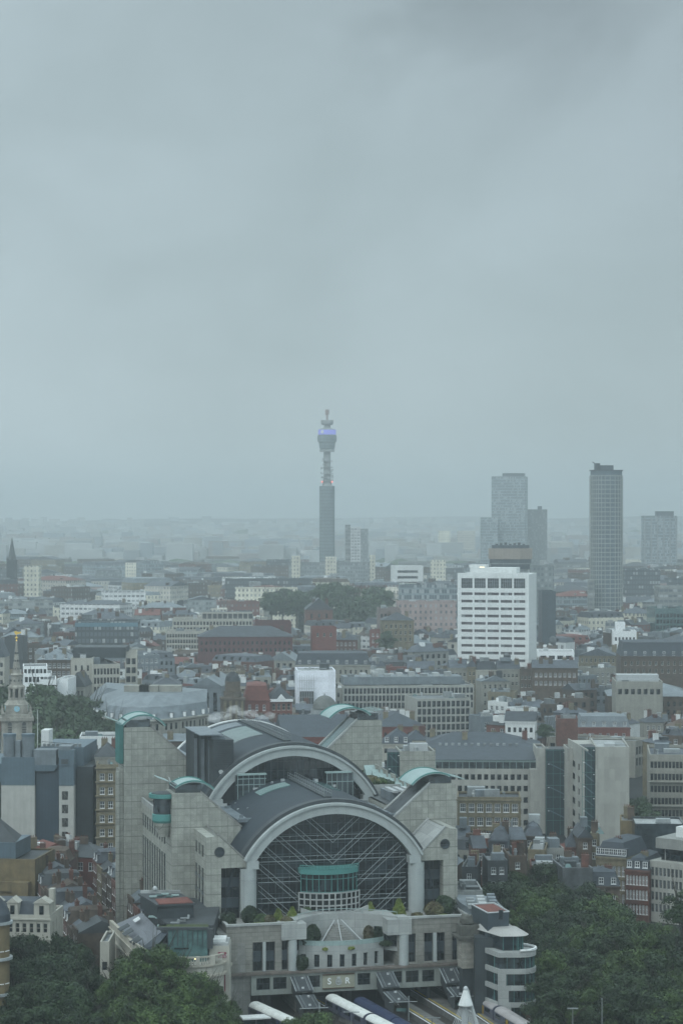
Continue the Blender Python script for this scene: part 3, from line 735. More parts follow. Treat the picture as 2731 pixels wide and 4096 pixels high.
# hedge and outside stair on the left flank roof
for k in range(3):
    m = MB(); m.blob((-22.6, 40 - k * 3.0, 44.6 + k * .3), 1.5, 12, (1, 1, 1.7 - .2 * k), k, .5); tag(m.build('hedge', 'moss', None, True, loc=(OX, OY, 0), rz=OT), f"{['tall', 'middle', 'low'][k]} clipped evergreen shrub beside the outside stair left of the rear arch", 'shrub', 'roof shrubs by the outside stair')
m = MB(); sx0 = -27.0
for k in range(14): m.box(sx0 + .0, sx0 + 2.2, 34 + k * .9, 34.9 + k * .9, 42.7, 43.0 + k * .42)
m.mi = 1
for x in (sx0, sx0 + 2.2):
    m.tube((x, 34, 43.9), (x, 46.6, 49.8), .07, 4)
    for k in range(8): m.tube((x, 34 + k * 1.8, 43 + k * .84), (x, 34 + k * 1.8, 43.9 + k * .84), .05, 4)
S(m, 'outside_stair', ['darkgrey', 'whitem'])
# turquoise barrel canopies on the towers
def canopy(cx, cz, r, y0, y1, a0, a1, matl='turqpale', rail='turqs'):
    m = MB(); m.arc(cz, r - .12, r + .12, y0, y1, R(a0), R(a1), 20, cx); o = S(m, 'canopy', matl)
    m = MB()
    for y in (y0, y1): m.arc(cz, r + .12, r + .34, y - .1, y + .12, R(a0), R(a1), 20, cx)
    m.build('canopy_edge', rail, o); return o
canopy(-27.2, 46.2, 6.2, 14.6, 22, 45, 128); canopy(26.6, 45.8, 6.9, 14.6, 25, 62, 140)
canopy(-30.6, 56.4, 6.2, 60.4, 69, 36, 140); canopy(19.2, 56.3, 7.0, 60.4, 70, 48, 138)
def grille(x, y, z, a, l=3.4, wd=7):     # slatted sun screen sticking out from a canopy
    m = MB(); c, s_ = math.cos(R(a)), math.sin(R(a))
    for k in range(8): t = k / 7 * l; m.box(x + c * t - .06, x + c * t + .06, y, y + wd, z + s_ * t - .05, z + s_ * t + .05)
    for yy in (y, y + wd * .33, y + wd * .66, y + wd): m.tube((x, yy, z), (x + c * l, yy, z + s_ * l), .07, 4)
    S(m, 'sun_screen', 'turqpale')
grille(29.3, 15, 52.2, -14, 4.2, 9); grille(23.0, 60.5, 62.3, 8, 3.8, 9); grille(-32.5, 14.8, 52.6, 160, 2.4, 5); grille(-35.8, 60.6, 61.0, 158, 3.4, 6)
# glass pavilions under the canopies
for (x0, x1, y0, y1, z0_, z1_) in ((-31, -25.4, 15, 21.5, 50.05, 51.7), (25.3, 30.4, 15.5, 23.5, 50.45, 52.0), (-34.6, -29, 61, 68.5, 59.95, 61.6), (20.8, 25.9, 61, 68.5, 60.45, 62.0)):
    m = MB(); m.box(x0, x1, y0, y1, z0_, z1_); S(m, 'canopy_glazing', 'glass2')
# round turquoise turret on the outside of the left second tower
tx, tz = L(654, 3200, 16); m = MB()
m.lathe(tx + .3, 17.5, [(2.2, tz - 5.0), (2.5, tz - 4.5)], 24); m.lathe(tx + .3, 17.5, [(2.5, tz - 4.5), (2.5, tz - 3.2), (2.3, tz - 3.1)], 24)
m.lathe(tx + .3, 17.5, [(2.9, tz + .2), (3.2, tz + .4), (3.2, tz + 1.2), (2.8, tz + 1.2)], 24); tu = S(m, 'turret', 'turqs')
m = MB(); m.cyl(tx + .3, 17.5, 2.25, tz - 3.2, tz + .3, 24); m.build('turret_glazing', 'glass2', tu)
m = MB(); m.cyl(tx + .3, 17.5, 2.7, tz + 1.2, tz + 1.35, 24); m.build('turret_top', 'darkgrey', tu)
m = MB(); m.cyl(tx + .3, 17.5, 1.1, tz - 8.0, tz - 4.95, 16, 2.2); m.build('turret_corbel', 'granite', tu)
# ribbed turquoise stair casing on the outer side of the left rear tower
m = MB(); m.box(-36.2, -35.25, 60.6, 67, 51.6, 60.6); m.mi = 1
for k in range(6): m.box(-36.3, -36.19, 60.8 + k * 1.1, 61.1 + k * 1.1, 51.6, 60.6); m.box(-36.35 + k * .18, -36.29 + k * .18, 60.48, 60.59, 51.6, 60.6)
S(m, 'stair_casing', ['turq', 'turqs'])
m = MB(); m.box(-37.0, -36.2, 60.8, 61.6, 6, 49.6); m.box(-36.2, -35.3, 61.2, 66, 6, 50.2); S(m, 'pier', 'granite')
# terrace plants with turquoise glass wedges right of the rear arch
for k in range(5):
    px, py = 1455 + k * 30, 3062 + k * 17; x, z = L(px, py, 56 - k * 3)
    m = MB(); m.add([(x, 52 - k * 3.2, z - 3.4), (x + 2.6, 52 - k * 3.2, z - 3.4), (x + 2.6, 56 - k * 3.2, z - 3.4), (x, 56 - k * 3.2, z - 3.4), (x + 2.6, 56 - k * 3.2, z), (x, 56 - k * 3.2, z)], [(0, 1, 4, 5), (1, 2, 4), (0, 5, 3), (3, 5, 4, 2)])
    w_ = S(m, 'glass_wedge', 'turqpale'); m = MB(); m.box(x + 2.62, x + 2.9, 52 - k * 3.2, 56.3 - k * 3.2, z - 4.5, z + .2); m.build('wedge_wall', 'granite', w_)
m = MB(); x0, z0_ = L(1450, 3145, 42); x1, _ = L(1600, 3145, 42); m.box(x0, x1, 41.8, 42.2, z0_ - 4, z0_ + .2); S(m, 'terrace_parapet', 'paleconc')
m = MB(); m.quad((x0, 42.2, z0_ - .6), (x1, 42.2, z0_ - .6), (x1, 59.8, z0_ + 1.6), (x0, 59.8, z0_ + 1.6)); S(m, 'planting_bed', 'lobe')
m = MB(); m.box(19.8, 30.5, 28, 36, 45.2, 47.2); m.mi = 1
for k in range(5): m.box(20.2 + k * 1.9, 21.2 + k * 1.9, 26, 34, 47.2, 47.7)
S(m, 'plant_house', ['lead', 'whitem'])

# lower building over the tracks: wings, curved balcony and gallery
WT = 26.2
def wing(x0, x1, ops, wcol, zw=(16.9, 22.8)):
    m = MB(); W_ = x1 - x0; xs = [(a - x0, b - x0) for a, b in ops]
    m.holed(x0, -13, 1, 0, W_, 12.3, WT, xs, [zw], .9); 
    m.quad((x0, 0, 6), (x0, -13, 6), (x0, -13, WT), (x0, 0, WT)); m.quad((x1, -13, 6), (x1, 0, 6), (x1, 0, WT), (x1, -13, WT))
    m.quad((x0, -13, 25.2), (x1, -13, 25.2), (x1, 0, 25.2), (x0, 0, 25.2))
    wg = S(m, 'wing', 'basebrick')
    for (a, b) in ops:
        m = MB(); m.quad((a, -12.2, zw[0]), (b, -12.2, zw[0]), (b, -12.2, zw[1]), (a, -12.2, zw[1])); m.mi = 1
        m.box(a, b, -12.36, -12.21, zw[0] + 1.9, zw[0] + 4.0); m.mi = 2; m.box(a, b, -12.42, -12.37, zw[0] + 2.9, zw[0] + 3.0)
        m.box(a, a + .1, -12.42, -12.21, *zw); m.box(b - .1, b, -12.42, -12.21, *zw); m.box((a + b) / 2 - .04, (a + b) / 2 + .04, -12.42, -12.21, *zw)
        m.build('tall_window', ['glass', 'spandrel', 'darkgrey'], wg, loc=(0, 0, 0))
    m = MB(); m.box(x0 - .15, x1 + .15, -13.25, -12.4, WT + .01, WT + .45); m.box(x0 - .1, x0 + .5, -12.4, 0, WT + .01, WT + .45) if x0 < 0 else m.box(x1 - .5, x1 + .1, -12.4, 0, WT + .01, WT + .45); m.build('coping', 'paleconc', wg)
    for c in wcol: m = MB(); m.box(c[0], c[1], -13.3, -12.1, zw[0], zw[1]) if c[1] - c[0] < 1 else m.cyl((c[0] + c[1]) / 2, -13.0, (c[1] - c[0]) / 2, 16.6, WT - 3.2, 20); m.build('pilaster', 'archconc', wg)
    return wg
xl = lambda px: L(px, 3830, -13)[0]
wing(-25.4, -11.0, [(xl(950), xl(981)), (xl(1011), xl(1050)), (xl(1062), xl(1100)), (xl(1127), xl(1152))], [(xl(1050), xl(1062)), (xl(1153), xl(1187))])
wing(10.5, 25.6, [(xl(1635), xl(1662)), (xl(1696), xl(1731)), (xl(1745), xl(1780)), (xl(1808), xl(1830))], [(xl(1731), xl(1745)), (xl(1596), xl(1633))], (17.2, 23.1))
for x, w_ in ((-21.5, .5), (-14.8, .5), (14.0, .5), (20.9, .5)):
    pass
# heads over the round pilasters
for s, xx in ((-1, -11.6), (1, 10.6)):
    m = MB(); m.box(xx - 2.6, xx + 2.6, -13.6, -8, 23.1, 26.3); S(m, 'wing_head', 'paleconc')
# curved balcony wall with its row of square windows
def curve(x0, x1, yb, bulge, n=14):
    hw = (x1 - x0) / 2; Rr = (hw * hw + bulge * bulge) / (2 * bulge); cx = (x0 + x1) / 2
    return [(cx + hw * (2 * i / n - 1), yb - (math.sqrt(Rr * Rr - (hw * (2 * i / n - 1)) ** 2) - (Rr - bulge))) for i in range(n + 1)]
BC = curve(-9.9, 8.0, -10.6, 2.7, 14); m = MB(); wl = []
for i, ((ax, ay), (bx, by)) in enumerate(zip(BC, BC[1:])):
    d = Vector((bx - ax, by - ay)); ln = d.length; d.normalize()
    ops = [(.0 if i % 2 == 0 and False else ln * .22, ln)] if i % 2 == 0 else []
    m.holed(ax, ay, d.x, d.y, ln, 16.3, 21.4, ops, [(17.0, 19.6)], .6)
    if ops: wl.append((ln * .78, 2.6, 'tall', ax + d.x * ln * .22 - d.y * .3, ay + d.y * ln * .22 + d.x * .3, 17.0, math.atan2(d.y, d.x)))
m.prism([(p[0], p[1] + .05) for p in BC] + [(8.0, -8), (-9.9, -8)], 20.1, 20.4)
m.quad((-9.9, -10.6, 16.3), (-9.9, -6, 16.3), (-9.9, -6, 21.4), (-9.9, -10.6, 21.4)); m.quad((8, -10.6, 16.3), (8, -6, 16.3), (8, -6, 21.4), (8, -10.6, 21.4))
m.box(-11, 10.5, -13.9, -6, 15.9, 16.35)
S(m, 'curved_balcony', 'paleconc'); SW(wl)
m = MB()
for (a, b) in zip(BC, BC[1:]): m.tube((a[0], a[1] + .1, 22.3), (b[0], b[1] + .1, 22.3), .09, 5); m.quad((a[0], a[1] + .1, 21.4), (b[0], b[1] + .1, 21.4), (b[0], b[1] + .1, 22.2), (a[0], a[1] + .1, 22.2))
for a in BC: m.tube((a[0], a[1] + .1, 21.3), (a[0], a[1] + .1, 22.3), .06, 5)
S(m, 'balcony_rail', 'turqpale')
# concave terrace wall behind it
TW = [(-11.0, -12.2), (-9.6, -9.6), (-6.5, -6.8), (-3.6, -5.6), (-1, -5.3), (1.6, -5.6), (4.5, -6.8), (8.2, -9.6), (10.5, -12.2)]
m = MB(); m.prism([(p[0], p[1]) for p in TW] + [(10.5, -3.6), (-11, -3.6)], 19.5, 26.6); tw = S(m, 'terrace_wall', 'paleconc')
for (i, a_, b_) in ((0, .1, .95), (1, .05, .5), (7, .05, .95), (6, .55, .98)):
    a, b = TW[i], TW[i + 1]; p = [a[j] + (b[j] - a[j]) * a_ for j in (0, 1)]; q = [a[j] + (b[j] - a[j]) * b_ for j in (0, 1)]
    m = MB(); m.quad((p[0] , p[1] - .03, 20.4), (q[0], q[1] - .03, 20.4), (q[0], q[1] - .03, 24.2), (p[0], p[1] - .03, 24.2)); m.build('terrace_opening', 'glass', tw)
m = MB()
for (a, b) in zip(TW, TW[1:]): m.tube((a[0], a[1] + .3, 27.5), (b[0], b[1] + .3, 27.5), .07, 5)
for a in TW: m.tube((a[0], a[1] + .3, 26.6), (a[0], a[1] + .3, 27.5), .05, 4)
m.build('railing', 'turqpale', tw)
# fan of steps down to the balcony, with white handrails, and the zigzag stair walls
m = MB()
for k in range(10):
    z = 20.4 + k * .42; h = 4.4 - k * .4; m.prism([(-.9 - h, -7.6 - (9 - k) * .32), (-.9 + h, -7.6 - (9 - k) * .32), (-.9 + h * .7, -5.5), (-.9 - h * .7, -5.5)], 20.3, z + .42)
m.mi = 1
for sx in (-1, 0, 1): m.tube((-.9 + sx * 4.4, -10.7, 21.6), (-.9 + sx * .7, -7.2, 25.6), .12, 5)
S(m, 'fan_steps', ['base', 'whitem'])
for s in (-1, 1):
    m = MB(); a = (-1 + s * 1.5, -5.4); b = (-1 + s * 7.2, -4.6)
    m.add([(a[0], a[1], 24.6), (b[0], b[1] - .6, 26.6), (b[0], b[1] - .6, 28.0), (a[0], a[1], 26.0), (a[0], a[1] + .4, 24.6), (b[0], b[1], 26.6), (b[0], b[1], 28.0), (a[0], a[1] + .4, 26.0)], [(0, 1, 2, 3), (4, 7, 6, 5), (3, 2, 6, 7), (0, 4, 5, 1), (1, 5, 6, 2), (0, 3, 7, 4)]); S(m, 'stair_wall', 'paleconc')
# terrace floor in front of the great window
m = MB(); m.box(-25.3, -11, -12.9, 2.1, 24.9, 25.22); m.box(10.5, 25.4, -12.9, 2.1, 24.9, 25.22); m.box(-10.98, 10.48, -3.59, 2.1, 24.9, 25.22); S(m, 'terrace_floor', 'base')
# gallery with its windows and the sign panel
GX0, GX1 = -20.6, 26.6; zg0, zg1 = 12.3, 16.4; GY = -14.2
gops = [(1026, 1080), (1093, 1147), (1228, 1280), (1430, 1481), (1562, 1608), (1623, 1675), (1688, 1738), (1824, 1876)]
gl = lambda px: L(px, 3925, GY)[0]
m = MB(); m.holed(GX0, GY, 1, 0, GX1 - GX0, zg0, zg1, [(gl(a) - GX0, gl(b) - GX0) for a, b in gops], [(13.3, 15.75)], .5)
m.quad((GX0, GY + 4, zg0), (GX0, GY, zg0), (GX0, GY, zg1), (GX0, GY + 4, zg1)); m.quad((GX1, GY, zg0), (GX1, GY + 4, zg0), (GX1, GY + 4, zg1), (GX1, GY, zg1))
m.quad((GX0, GY, zg0), (GX1, GY, zg0), (GX1, 12, zg0), (GX0, 12, zg0)); ga = S(m, 'gallery', mat('gallerypale', (.34, .37, .345), var=.1, streak=.35, grid=[(3.1, 0, .06, .3)]))
SW([(gl(b) - gl(a), 2.45, 'curtain', gl(a), GY + .27, 13.3, 0) for a, b in gops])
m = MB(); m.box(GX0 - 4.2, GX1 + .3, GY - .5, GY + 1.25, zg1 + .004, zg1 + .42); S(m, 'cornice', mat('cornicerust', (.20, .17, .15), var=.35, vs=.6, streak=.4))
m = MB(); m.box(GX0 - 4.3, GX0, GY + .8, GY + 6, 6, zg1); S(m, 'gallery_end', 'base')
sx0, sx1 = gl(1290), gl(1417); m = MB(); m.box(sx0, sx1, GY - .16, GY - .004, 13.1, 15.7); m.mi = 1; m.box(sx0, sx1, GY - .3, GY - .003, 15.7, 15.95); m.box(sx0, sx1, GY - .3, GY - .003, 12.9, 13.1)
sp = S(m, 'sign_panel', [mat('signstone', (.42, .42, .33), var=.12, streak=.2), 'rust'])
def fmesh(o):
    bpy.context.view_layer.update(); me = bpy.data.meshes.new_from_object(o.evaluated_get(bpy.context.evaluated_depsgraph_get())); n = o.name; mw = o.matrix_basis.copy(); p = o.parent; o.name = 'x'; bpy.data.objects.remove(o)
    q = bpy.data.objects.new(n, me); col.objects.link(q); q.parent = p; q.matrix_basis = mw; return q
def letter(t, px, size=1.75):
    c = bpy.data.curves.new('letter', 'FONT'); c.body = t; c.size = size; c.extrude = .06; c.align_x = 'CENTER'; c.align_y = 'CENTER'; c.offset = .02
    o = bpy.data.objects.new('letter', c); col.objects.link(o); o.parent = sp; o.location = (gl(px), GY - .24, 14.4); o.rotation_euler = (R(90), 0, 0); c.materials.append(P('whitep')); fmesh(o)
letter('S', 1316); letter('R', 1388)
ex = gl(1353); m = MB()      # round crest between the letters, with a small crown above
for i in range(20):
    a0, a1 = 2 * math.pi * i / 20, 2 * math.pi * (i + 1) / 20
    m.tube((ex + .58 * math.cos(a0), GY - .25, 14.3 + .62 * math.sin(a0)), (ex + .58 * math.cos(a1), GY - .25, 14.3 + .62 * math.sin(a1)), .09, 5)
m.tube((ex - .55, GY - .25, 14.3), (ex + .55, GY - .25, 14.3), .08, 5); m.tube((ex, GY - .25, 13.7), (ex, GY - .25, 14.9), .08, 5); m.box(ex - .34, ex + .34, GY - .3, GY - .2, 15.0, 15.3)
m.tube((ex - .4, GY - .25, 13.9), (ex + .4, GY - .25, 14.7), .05, 5); m.tube((ex - .4, GY - .25, 14.7), (ex + .4, GY - .25, 13.9), .05, 5)
m.build('crest', 'whitem', sp)
# dark train hall under the gallery
m = MB(); m.box(-27, 27, 14, 15, 4, zg0 - .01)
for x in (-24.5, -16.5, -8, 0.5, 9, 17.5, 25.5):
    for y in (-11, -3, 6): m.cyl(x, y, .55, 7.5, zg0 - .01, 10)
S(m, 'undercroft', 'darkgrey')
m = MB(); m.box(-27.1, -20.7, -12.98, 14, 6, 24.8); m.box(25.7, 27.2, -13, 14, 5, 12.25); S(m, 'side_wall', 'base')
SW(SWL)
# rooftop service bits on the decks
for k in range(26):
    x, y = rnd.uniform(-16.5, 16.5), rnd.uniform(35.5, 38.2); m = MB()
    if k > 13: x = rnd.choice([-1, 1]) * rnd.uniform(13, 16.5); y = rnd.uniform(16, 37)
    z = 43.9 if abs(x) > 14.9 else CZ + math.sqrt(max(1, 22.7 ** 2 - x * x)) - .1
    m.box(x, x + rnd.uniform(.3, 1.2), y, y + .5, z, z + rnd.uniform(.3, .8)); S(m, 'roof_vent', rnd.choice(['whitem', 'plant', 'lead']))

# ------------------------------------------------------------------ covered stairs sloping from the gallery to the platforms
def world_slab(a, b, wd, th, name, mt, parent=None, up0=0):
    a, b = Vector(a), Vector(b); d = (b - a); h = Vector((d.x, d.y, 0)).normalized(); n = Vector((-h.y, h.x, 0)) * wd / 2; u = Vector((0, 0, th))
    m = MB(); m.add([a - n, a + n, b + n, b - n, a - n + u, a + n + u, b + n + u, b - n + u], [(0, 1, 2, 3), (4, 7, 6, 5), (0, 4, 5, 1), (1, 5, 6, 2), (2, 6, 7, 3), (3, 7, 4, 0)]); return m
def pz(px, py, z): Y = Yz(py, z); return (xa(px, Y), Y, z)
cans = [((1196, 3912, 15.6), (1219, 3970, 13.6), (1247, 4037, 11.6)), ((1536, 3894, 15.7), (1565, 3955, 13.6), (1604, 4012, 11.7)), ((1790, 3878, 15.8), (1818, 3938, 13.6), (1848, 3990, 11.8))]
cw = ['left end', 'middle', 'right end']
for i, (a, b, c) in enumerate(cans):
    A, B_, C = pz(*a), pz(*b), pz(*c)
    root = empty('stair_canopy', (A[0], A[1], 8.3), 0, 'covered dark sloping stairway roof under the ' + cw[i] + ' of the gallery', 'canopy', 'covered stairways from the gallery to the platforms')
    off = Vector((A[0], A[1], 8.3)); rel = lambda p: tuple(Vector(p) - off)
    for (p, q) in ((A, B_), (tuple(Vector(B_) + Vector((0, -.6, -.7))), C)):
        m = world_slab(rel(p), rel(q), 3.5, .28, '', ''); m.mi = 1
        P0, Q0 = Vector(rel(p)), Vector(rel(q)); d = (Q0 - P0).normalized(); n = Vector((-d.y, d.x, 0)).normalized()
        for s in (-1, 1): m.tube(P0 + n * s * 1.78 + Vector((0, 0, .2)), Q0 + n * s * 1.78 + Vector((0, 0, .2)), .11, 5)
        for s in (-.6, .6): m.tube(P0 + n * s * 1.78 + Vector((0, 0, .3)), Q0 + n * s * 1.78 + Vector((0, 0, .3)), .05, 5)
        m.mi = 0
        for s in (-1, 1):
            e = n * s * 1.6; lo = Vector((0, 0, -2.6)); m.quad(P0 + e, Q0 + e, Q0 + e + lo, P0 + e + lo)
        m.build('roof', ['darkgrey', 'plant'], root)
        for t in (.18, .85):
            m = MB(); c0 = P0.lerp(Q0, t) + n * (.5 if t < .5 else -.2) + Vector((0, 0, .34)); m.box(c0.x - .25, c0.x + .25, c0.y - .25, c0.y + .25, c0.z - .12, c0.z + .22); m.build('roof_lamp', 'whitem', root)
    Cr = Vector(rel(C)); m = MB(); m.box(Cr.x - 1.0, Cr.x + 1.0, Cr.y - .9, Cr.y - .75, Cr.z - 1.6, Cr.z - 1.0); m.build('destination_board', 'greenglass', root)
    m = MB(); m.tube((Cr.x - 2.4, Cr.y - .4, Cr.z + .1), (Cr.x + 3.2, Cr.y - .4, Cr.z + .3), .09, 5); m.tube((Cr.x + 1.5, Cr.y - .4, -.3), (Cr.x + 1.5, Cr.y - .4, Cr.z + 1.4), .1, 6); m.build('gantry', 'plant', root)

# ------------------------------------------------------------------ railway deck, platforms and trains
RZ = 8.3
m = MB(); m.box(-42, 60, 300, 470, 7.2, RZ - .25); m.box(-40, 28, 470, 494, 7.19, RZ - .26)
tag(m.build('railway_deck', 'ballast'), kind='structure')
def track(a, b, n): 
    a, b = Vector(a), Vector(b); b = a + (b - a) * n
    return a, b
TR = []   # (start, direction)
def line(px0, py0, px1, py1, z, ext=3.0):
    a, b = Vector(pz(px0, py0, z)), Vector(pz(px1, py1, z)); d = (b - a).normalized(); return a, d
def train(a, d, ln, label, roofm, sidem, endm, cars=3, wcol='glass'):
    ang = math.atan2(d.y, d.x)
    root = empty('train', (a.x, a.y, RZ), ang, label, 'train', 'trains standing at the platforms')
    for c in range(cars):
        x0 = c * 20.3; x1 = x0 + 19.8; m = MB(); n = 10
        prof = [(-1.4, 1.0), (1.4, 1.0), (1.45, 2.6)] + [(1.42 * math.cos(t), 2.75 + 1.0 * math.sin(t)) for t in (math.pi * i / n for i in range(1, n))] + [(-1.45, 2.6)]
        body = [(x0, -p[0], p[1]) for p in prof]; b2 = [(x1, -p[0], p[1]) for p in prof]; k = len(prof)
        m.add(body + b2, [tuple(range(k)), tuple(range(2 * k - 1, k - 1, -1))] + [(i, k + i, k + (i + 1) % k, (i + 1) % k) for i in range(k)])
        car = m.build('carriage', sidem, root)
        m = MB(); pr = [(1.47 * math.cos(t), 2.78 + 1.03 * math.sin(t)) for t in (math.pi * (.04 + .92 * i / n) for i in range(n + 1))]; k = len(pr)
        m.add([(x0 + .3, p[0], p[1]) for p in pr] + [(x1 - .3, p[0], p[1]) for p in pr], [(i, i + 1, k + i + 1, k + i) for i in range(k - 1)])
        for q in range(4): m.box(x0 + 2 + q * 4.6, x0 + 3.2 + q * 4.6, -.4, .4, 3.72, 3.84)
        m.build('roof', roofm, car)
        for s in (-1, 1):
            for q in range(4):
                xx = x0 + 1.1 + q * 4.7; m = MB(); yy = s * 1.47; m.box(xx, xx + 2.9, min(yy, yy - s * .05), max(yy, yy - s * .05), 1.85, 2.65); m.build('window', wcol, car)
            for q in (1, 2):
                xx = x0 + q * 6.1 + .9; m = MB(); yy = s * 1.49; m.box(xx, xx + 1.3, min(yy, yy - s * .05), max(yy, yy - s * .05), 1.05, 2.7); m.build('door', endm, car)
        m = MB()
        for xx in (x0 + 2.5, x1 - 2.5):
            for dx_ in (-1.1, 1.1):
                for s in (-1, 1): m.tube((xx + dx_, s * .72, .42), (xx + dx_, s * .85, .42), .42, 12)
        m.box(x0 + 3, x1 - 3, -1.2, 1.2, .5, .98); m.build('bogies', 'darkgrey', car)
    return root
def rails(a, d, ln):
    n = Vector((-d.y, d.x, 0)); m = MB()
    for s in (-1, 1):
        p = Vector((a.x, a.y, RZ)) + n * s * .72 - d * 20; m.tube(p, p + d * ln, .07, 4)
    q = 0.0
    while q < ln:
        p = Vector((a.x, a.y, RZ - .14)) - d * 20 + d * q; m.add([p - n * 1.25 - d * .12, p + n * 1.25 - d * .12, p + n * 1.25 + d * .12, p - n * 1.25 + d * .12], [(0, 1, 2, 3)]); q += 1.4
    tag(m.build('railway_track', 'rail'), kind='structure')
ZT = RZ + 3.7
T = [line(1018, 4008, 1187, 4084, ZT), line(1325, 3978, 1546, 4090, ZT), line(1440, 3990, 1610, 4086, ZT), line(1866, 3946, 2094, 4084, ZT)]
train(T[0][0], T[0][1], 60, 'cream roofed train at the far left platform, beside the theatre trees', 'trainroof', 'trainside', 'trainblue')
train(T[1][0], T[1][1], 60, 'white roofed train with dark sides beside the yellow platform edge', 'trainroof', 'trainside', 'trainblue')
train(T[2][0], T[2][1], 60, 'dark blue train without a pale roof, lying next to the white roofed one', 'trainblue', 'trainblue', 'trainblue')
train(T[3][0], T[3][1], 60, 'pale pink roofed train with yellow doors passing behind the cable mast', mat('pinkroof', (.66, .60, .60), var=.08, rough=.5) and mat('pinkroof2', (.50, .47, .47), var=.1, rough=.5), 'trainside', 'trainend')
for a, d in T: rails(a, d, 130)
def platform(p0, p1, wd, side, label):
    a, d = line(*p0, *p1, RZ + 1.0); n = Vector((-d.y, d.x, 0)) * side; e = a + d * 95; a = a - d * 8
    root = empty('platform', (a.x, a.y, RZ), 0, label, 'platform', 'railway platforms'); o = Vector((a.x, a.y, 0))
    def strip(u0, u1, z0, z1, nm, mt):
        m = MB(); pts = [a + n * u0 - o, a + n * u1 - o, e + n * u1 - o, e + n * u0 - o]
        if side > 0: pts = pts[::-1]
        m.prism([(p.x, p.y) for p in pts], z0, z1); m.build(nm, mt, root)
    strip(0, wd, -.3, .98, 'platform_slab', 'platform'); strip(.02, .22, .984, 1.0, 'white_line', 'whitep'); strip(.75, 1.05, .984, 1.0, 'yellow_line', 'yellowline')
platform((1285, 4020), (1420, 4096), 4.0, 1, 'platform with yellow edge line left of the white roofed train')
platform((1690, 3992), (1860, 4096), 4.0, 1, 'platform with yellow edge line leading down behind the cable mast')
platform((1640, 4050), (1715, 4096), 3.0, 1, 'short platform end with yellow edge between the middle stairs and the mast')
platform((1905, 4065), (1950, 4096), 3.0, 1, 'platform with yellow line beside the pink roofed train')
# low flat white canopy beside the left train
A = pz(1045, 4072, 10.8); root = empty('shelter', (A[0], A[1], RZ), R(14), 'small flat white platform shelter beside the cream roofed train', 'shelter')
m = MB(); m.box(-4, 2.4, -1.6, 1.6, 2.5, 2.8); m.build('shelter_roof', 'white', root)
for x in (-3.6, -1, 2): m = MB(); m.box(x - .1, x + .1, -.1, .1, -.3, 2.49); m.build('post', 'plant', root)
m = MB(); m.box(-3.5, 2, 1.3, 1.4, 0, 2.4); m.build('back_panel', 'greenglass', root)
# steel girder parapet along the right of the railway
a, d = line(2010, 4006, 2150, 4084, 10.6); n = Vector((-d.y, d.x, 0)); a = a - d * 22
m = MB(); o = Vector((a.x, a.y, 0)); ang = math.atan2(d.y, d.x)
m.box(0, 110, -.15, .15, 10.2, 10.5); m.box(0, 110, -.12, .12, 8.0, 8.3)
for k in range(44):
    x = k * 2.5; m.box(x - .08, x + .08, -.1, .1, 8.3, 10.2); m.tube((x, 0, 8.3 if k % 2 else 10.2), (x + 2.5, 0, 10.2 if k % 2 else 8.3), .1, 4)
m.box(0, 110, -1.3, -.2, 7.6, 8.0)
tag(m.build('girder_fence', 'rust', loc=(a.x, a.y, 0), rz=ang), 'rust brown lattice girder running along the right side of the railway', 'fence')
# lattice footbridge rail and signal lamps
for (px, py, z, lb) in ((1727, 4075, 13.5, 'slim grey lamp post with twin arms between the middle stairway and the cable mast'), (1405, 4052, 12.2, 'small pale signal lamp on a post beside the white roofed train')):
    p = pz(px, py, z); root = empty('platform_lamp', (p[0], p[1], RZ), 0, lb, 'lamp post')
    m = MB(); m.tube((0, 0, 0), (0, 0, z - RZ), .09, 6); m.build('post', 'plant', root); m = MB(); m.box(-1.6, 1.6, -.12, .12, z - RZ, z - RZ + .16); m.build('lamp_arm', 'plant', root)
OCC.append((OX - 34 * OC, OY - 34 * OS - 20, OT, 68, 145))      # the station's own ground
KEEP.append((470, 1850, 4096, 440))
OCC.append((-60, 300, 0, 160, 165))
# ------------------------------------------------------------------ footbridge masts with their cables
def mast(px, py, Y, label, first=True):
    z = zp(py, Y); root = empty('bridge_mast', (xa(px, Y), Y, 2), 0, label, 'bridge mast', 'white cable masts of the footbridge'); h = z - 2
    m = MB(); m.lathe(0, 0, [(.35, -8), (.42, h - 6), (.40, h - .3), (.18, h)], 12); m.build('pole', 'whitem', root)
    m = MB(); m.cyl(0, 0, 1.2, h - 3.0, h - .2, 20, .25); m.cyl(0, 0, 1.2, h - 3.1, h - 3.0, 20, .9); m.build('cone_cap', 'white', root)
    for k in range(26):
        t = -1 + 2 * k / 25; m = MB(); ax = .9 * t; m.tube((ax, -.2 + .4 * (k % 2), h - 3.0), (t * 9.5, -7 + 14 * (k % 2) * .4, h - 24), .035, 4); m.build('cable', 'whitem', root)
    m = MB(); m.tube((.2, 0, h - .5), (2.6, 0, h - 9), .28, 8); m.tube((-.1, 0, h - 2), (-.9, 0, h - 12), .33, 8); m.build('brace_pole', 'whitem', root)
    return root
mast(1862, 3947, 372, 'white cone topped cable mast standing in front of the railway tracks')
r2 = mast(2835, 3820, 360, 'cable mast whose fan of thin stays crosses the corner beside the dark trees')
m = MB(); m.box(-22, 60, -4, 0, -1, 0); tag(m.build('footbridge', 'plant', loc=(18, 370, 12)), 'pale footbridge deck below the cable masts', 'footbridge')
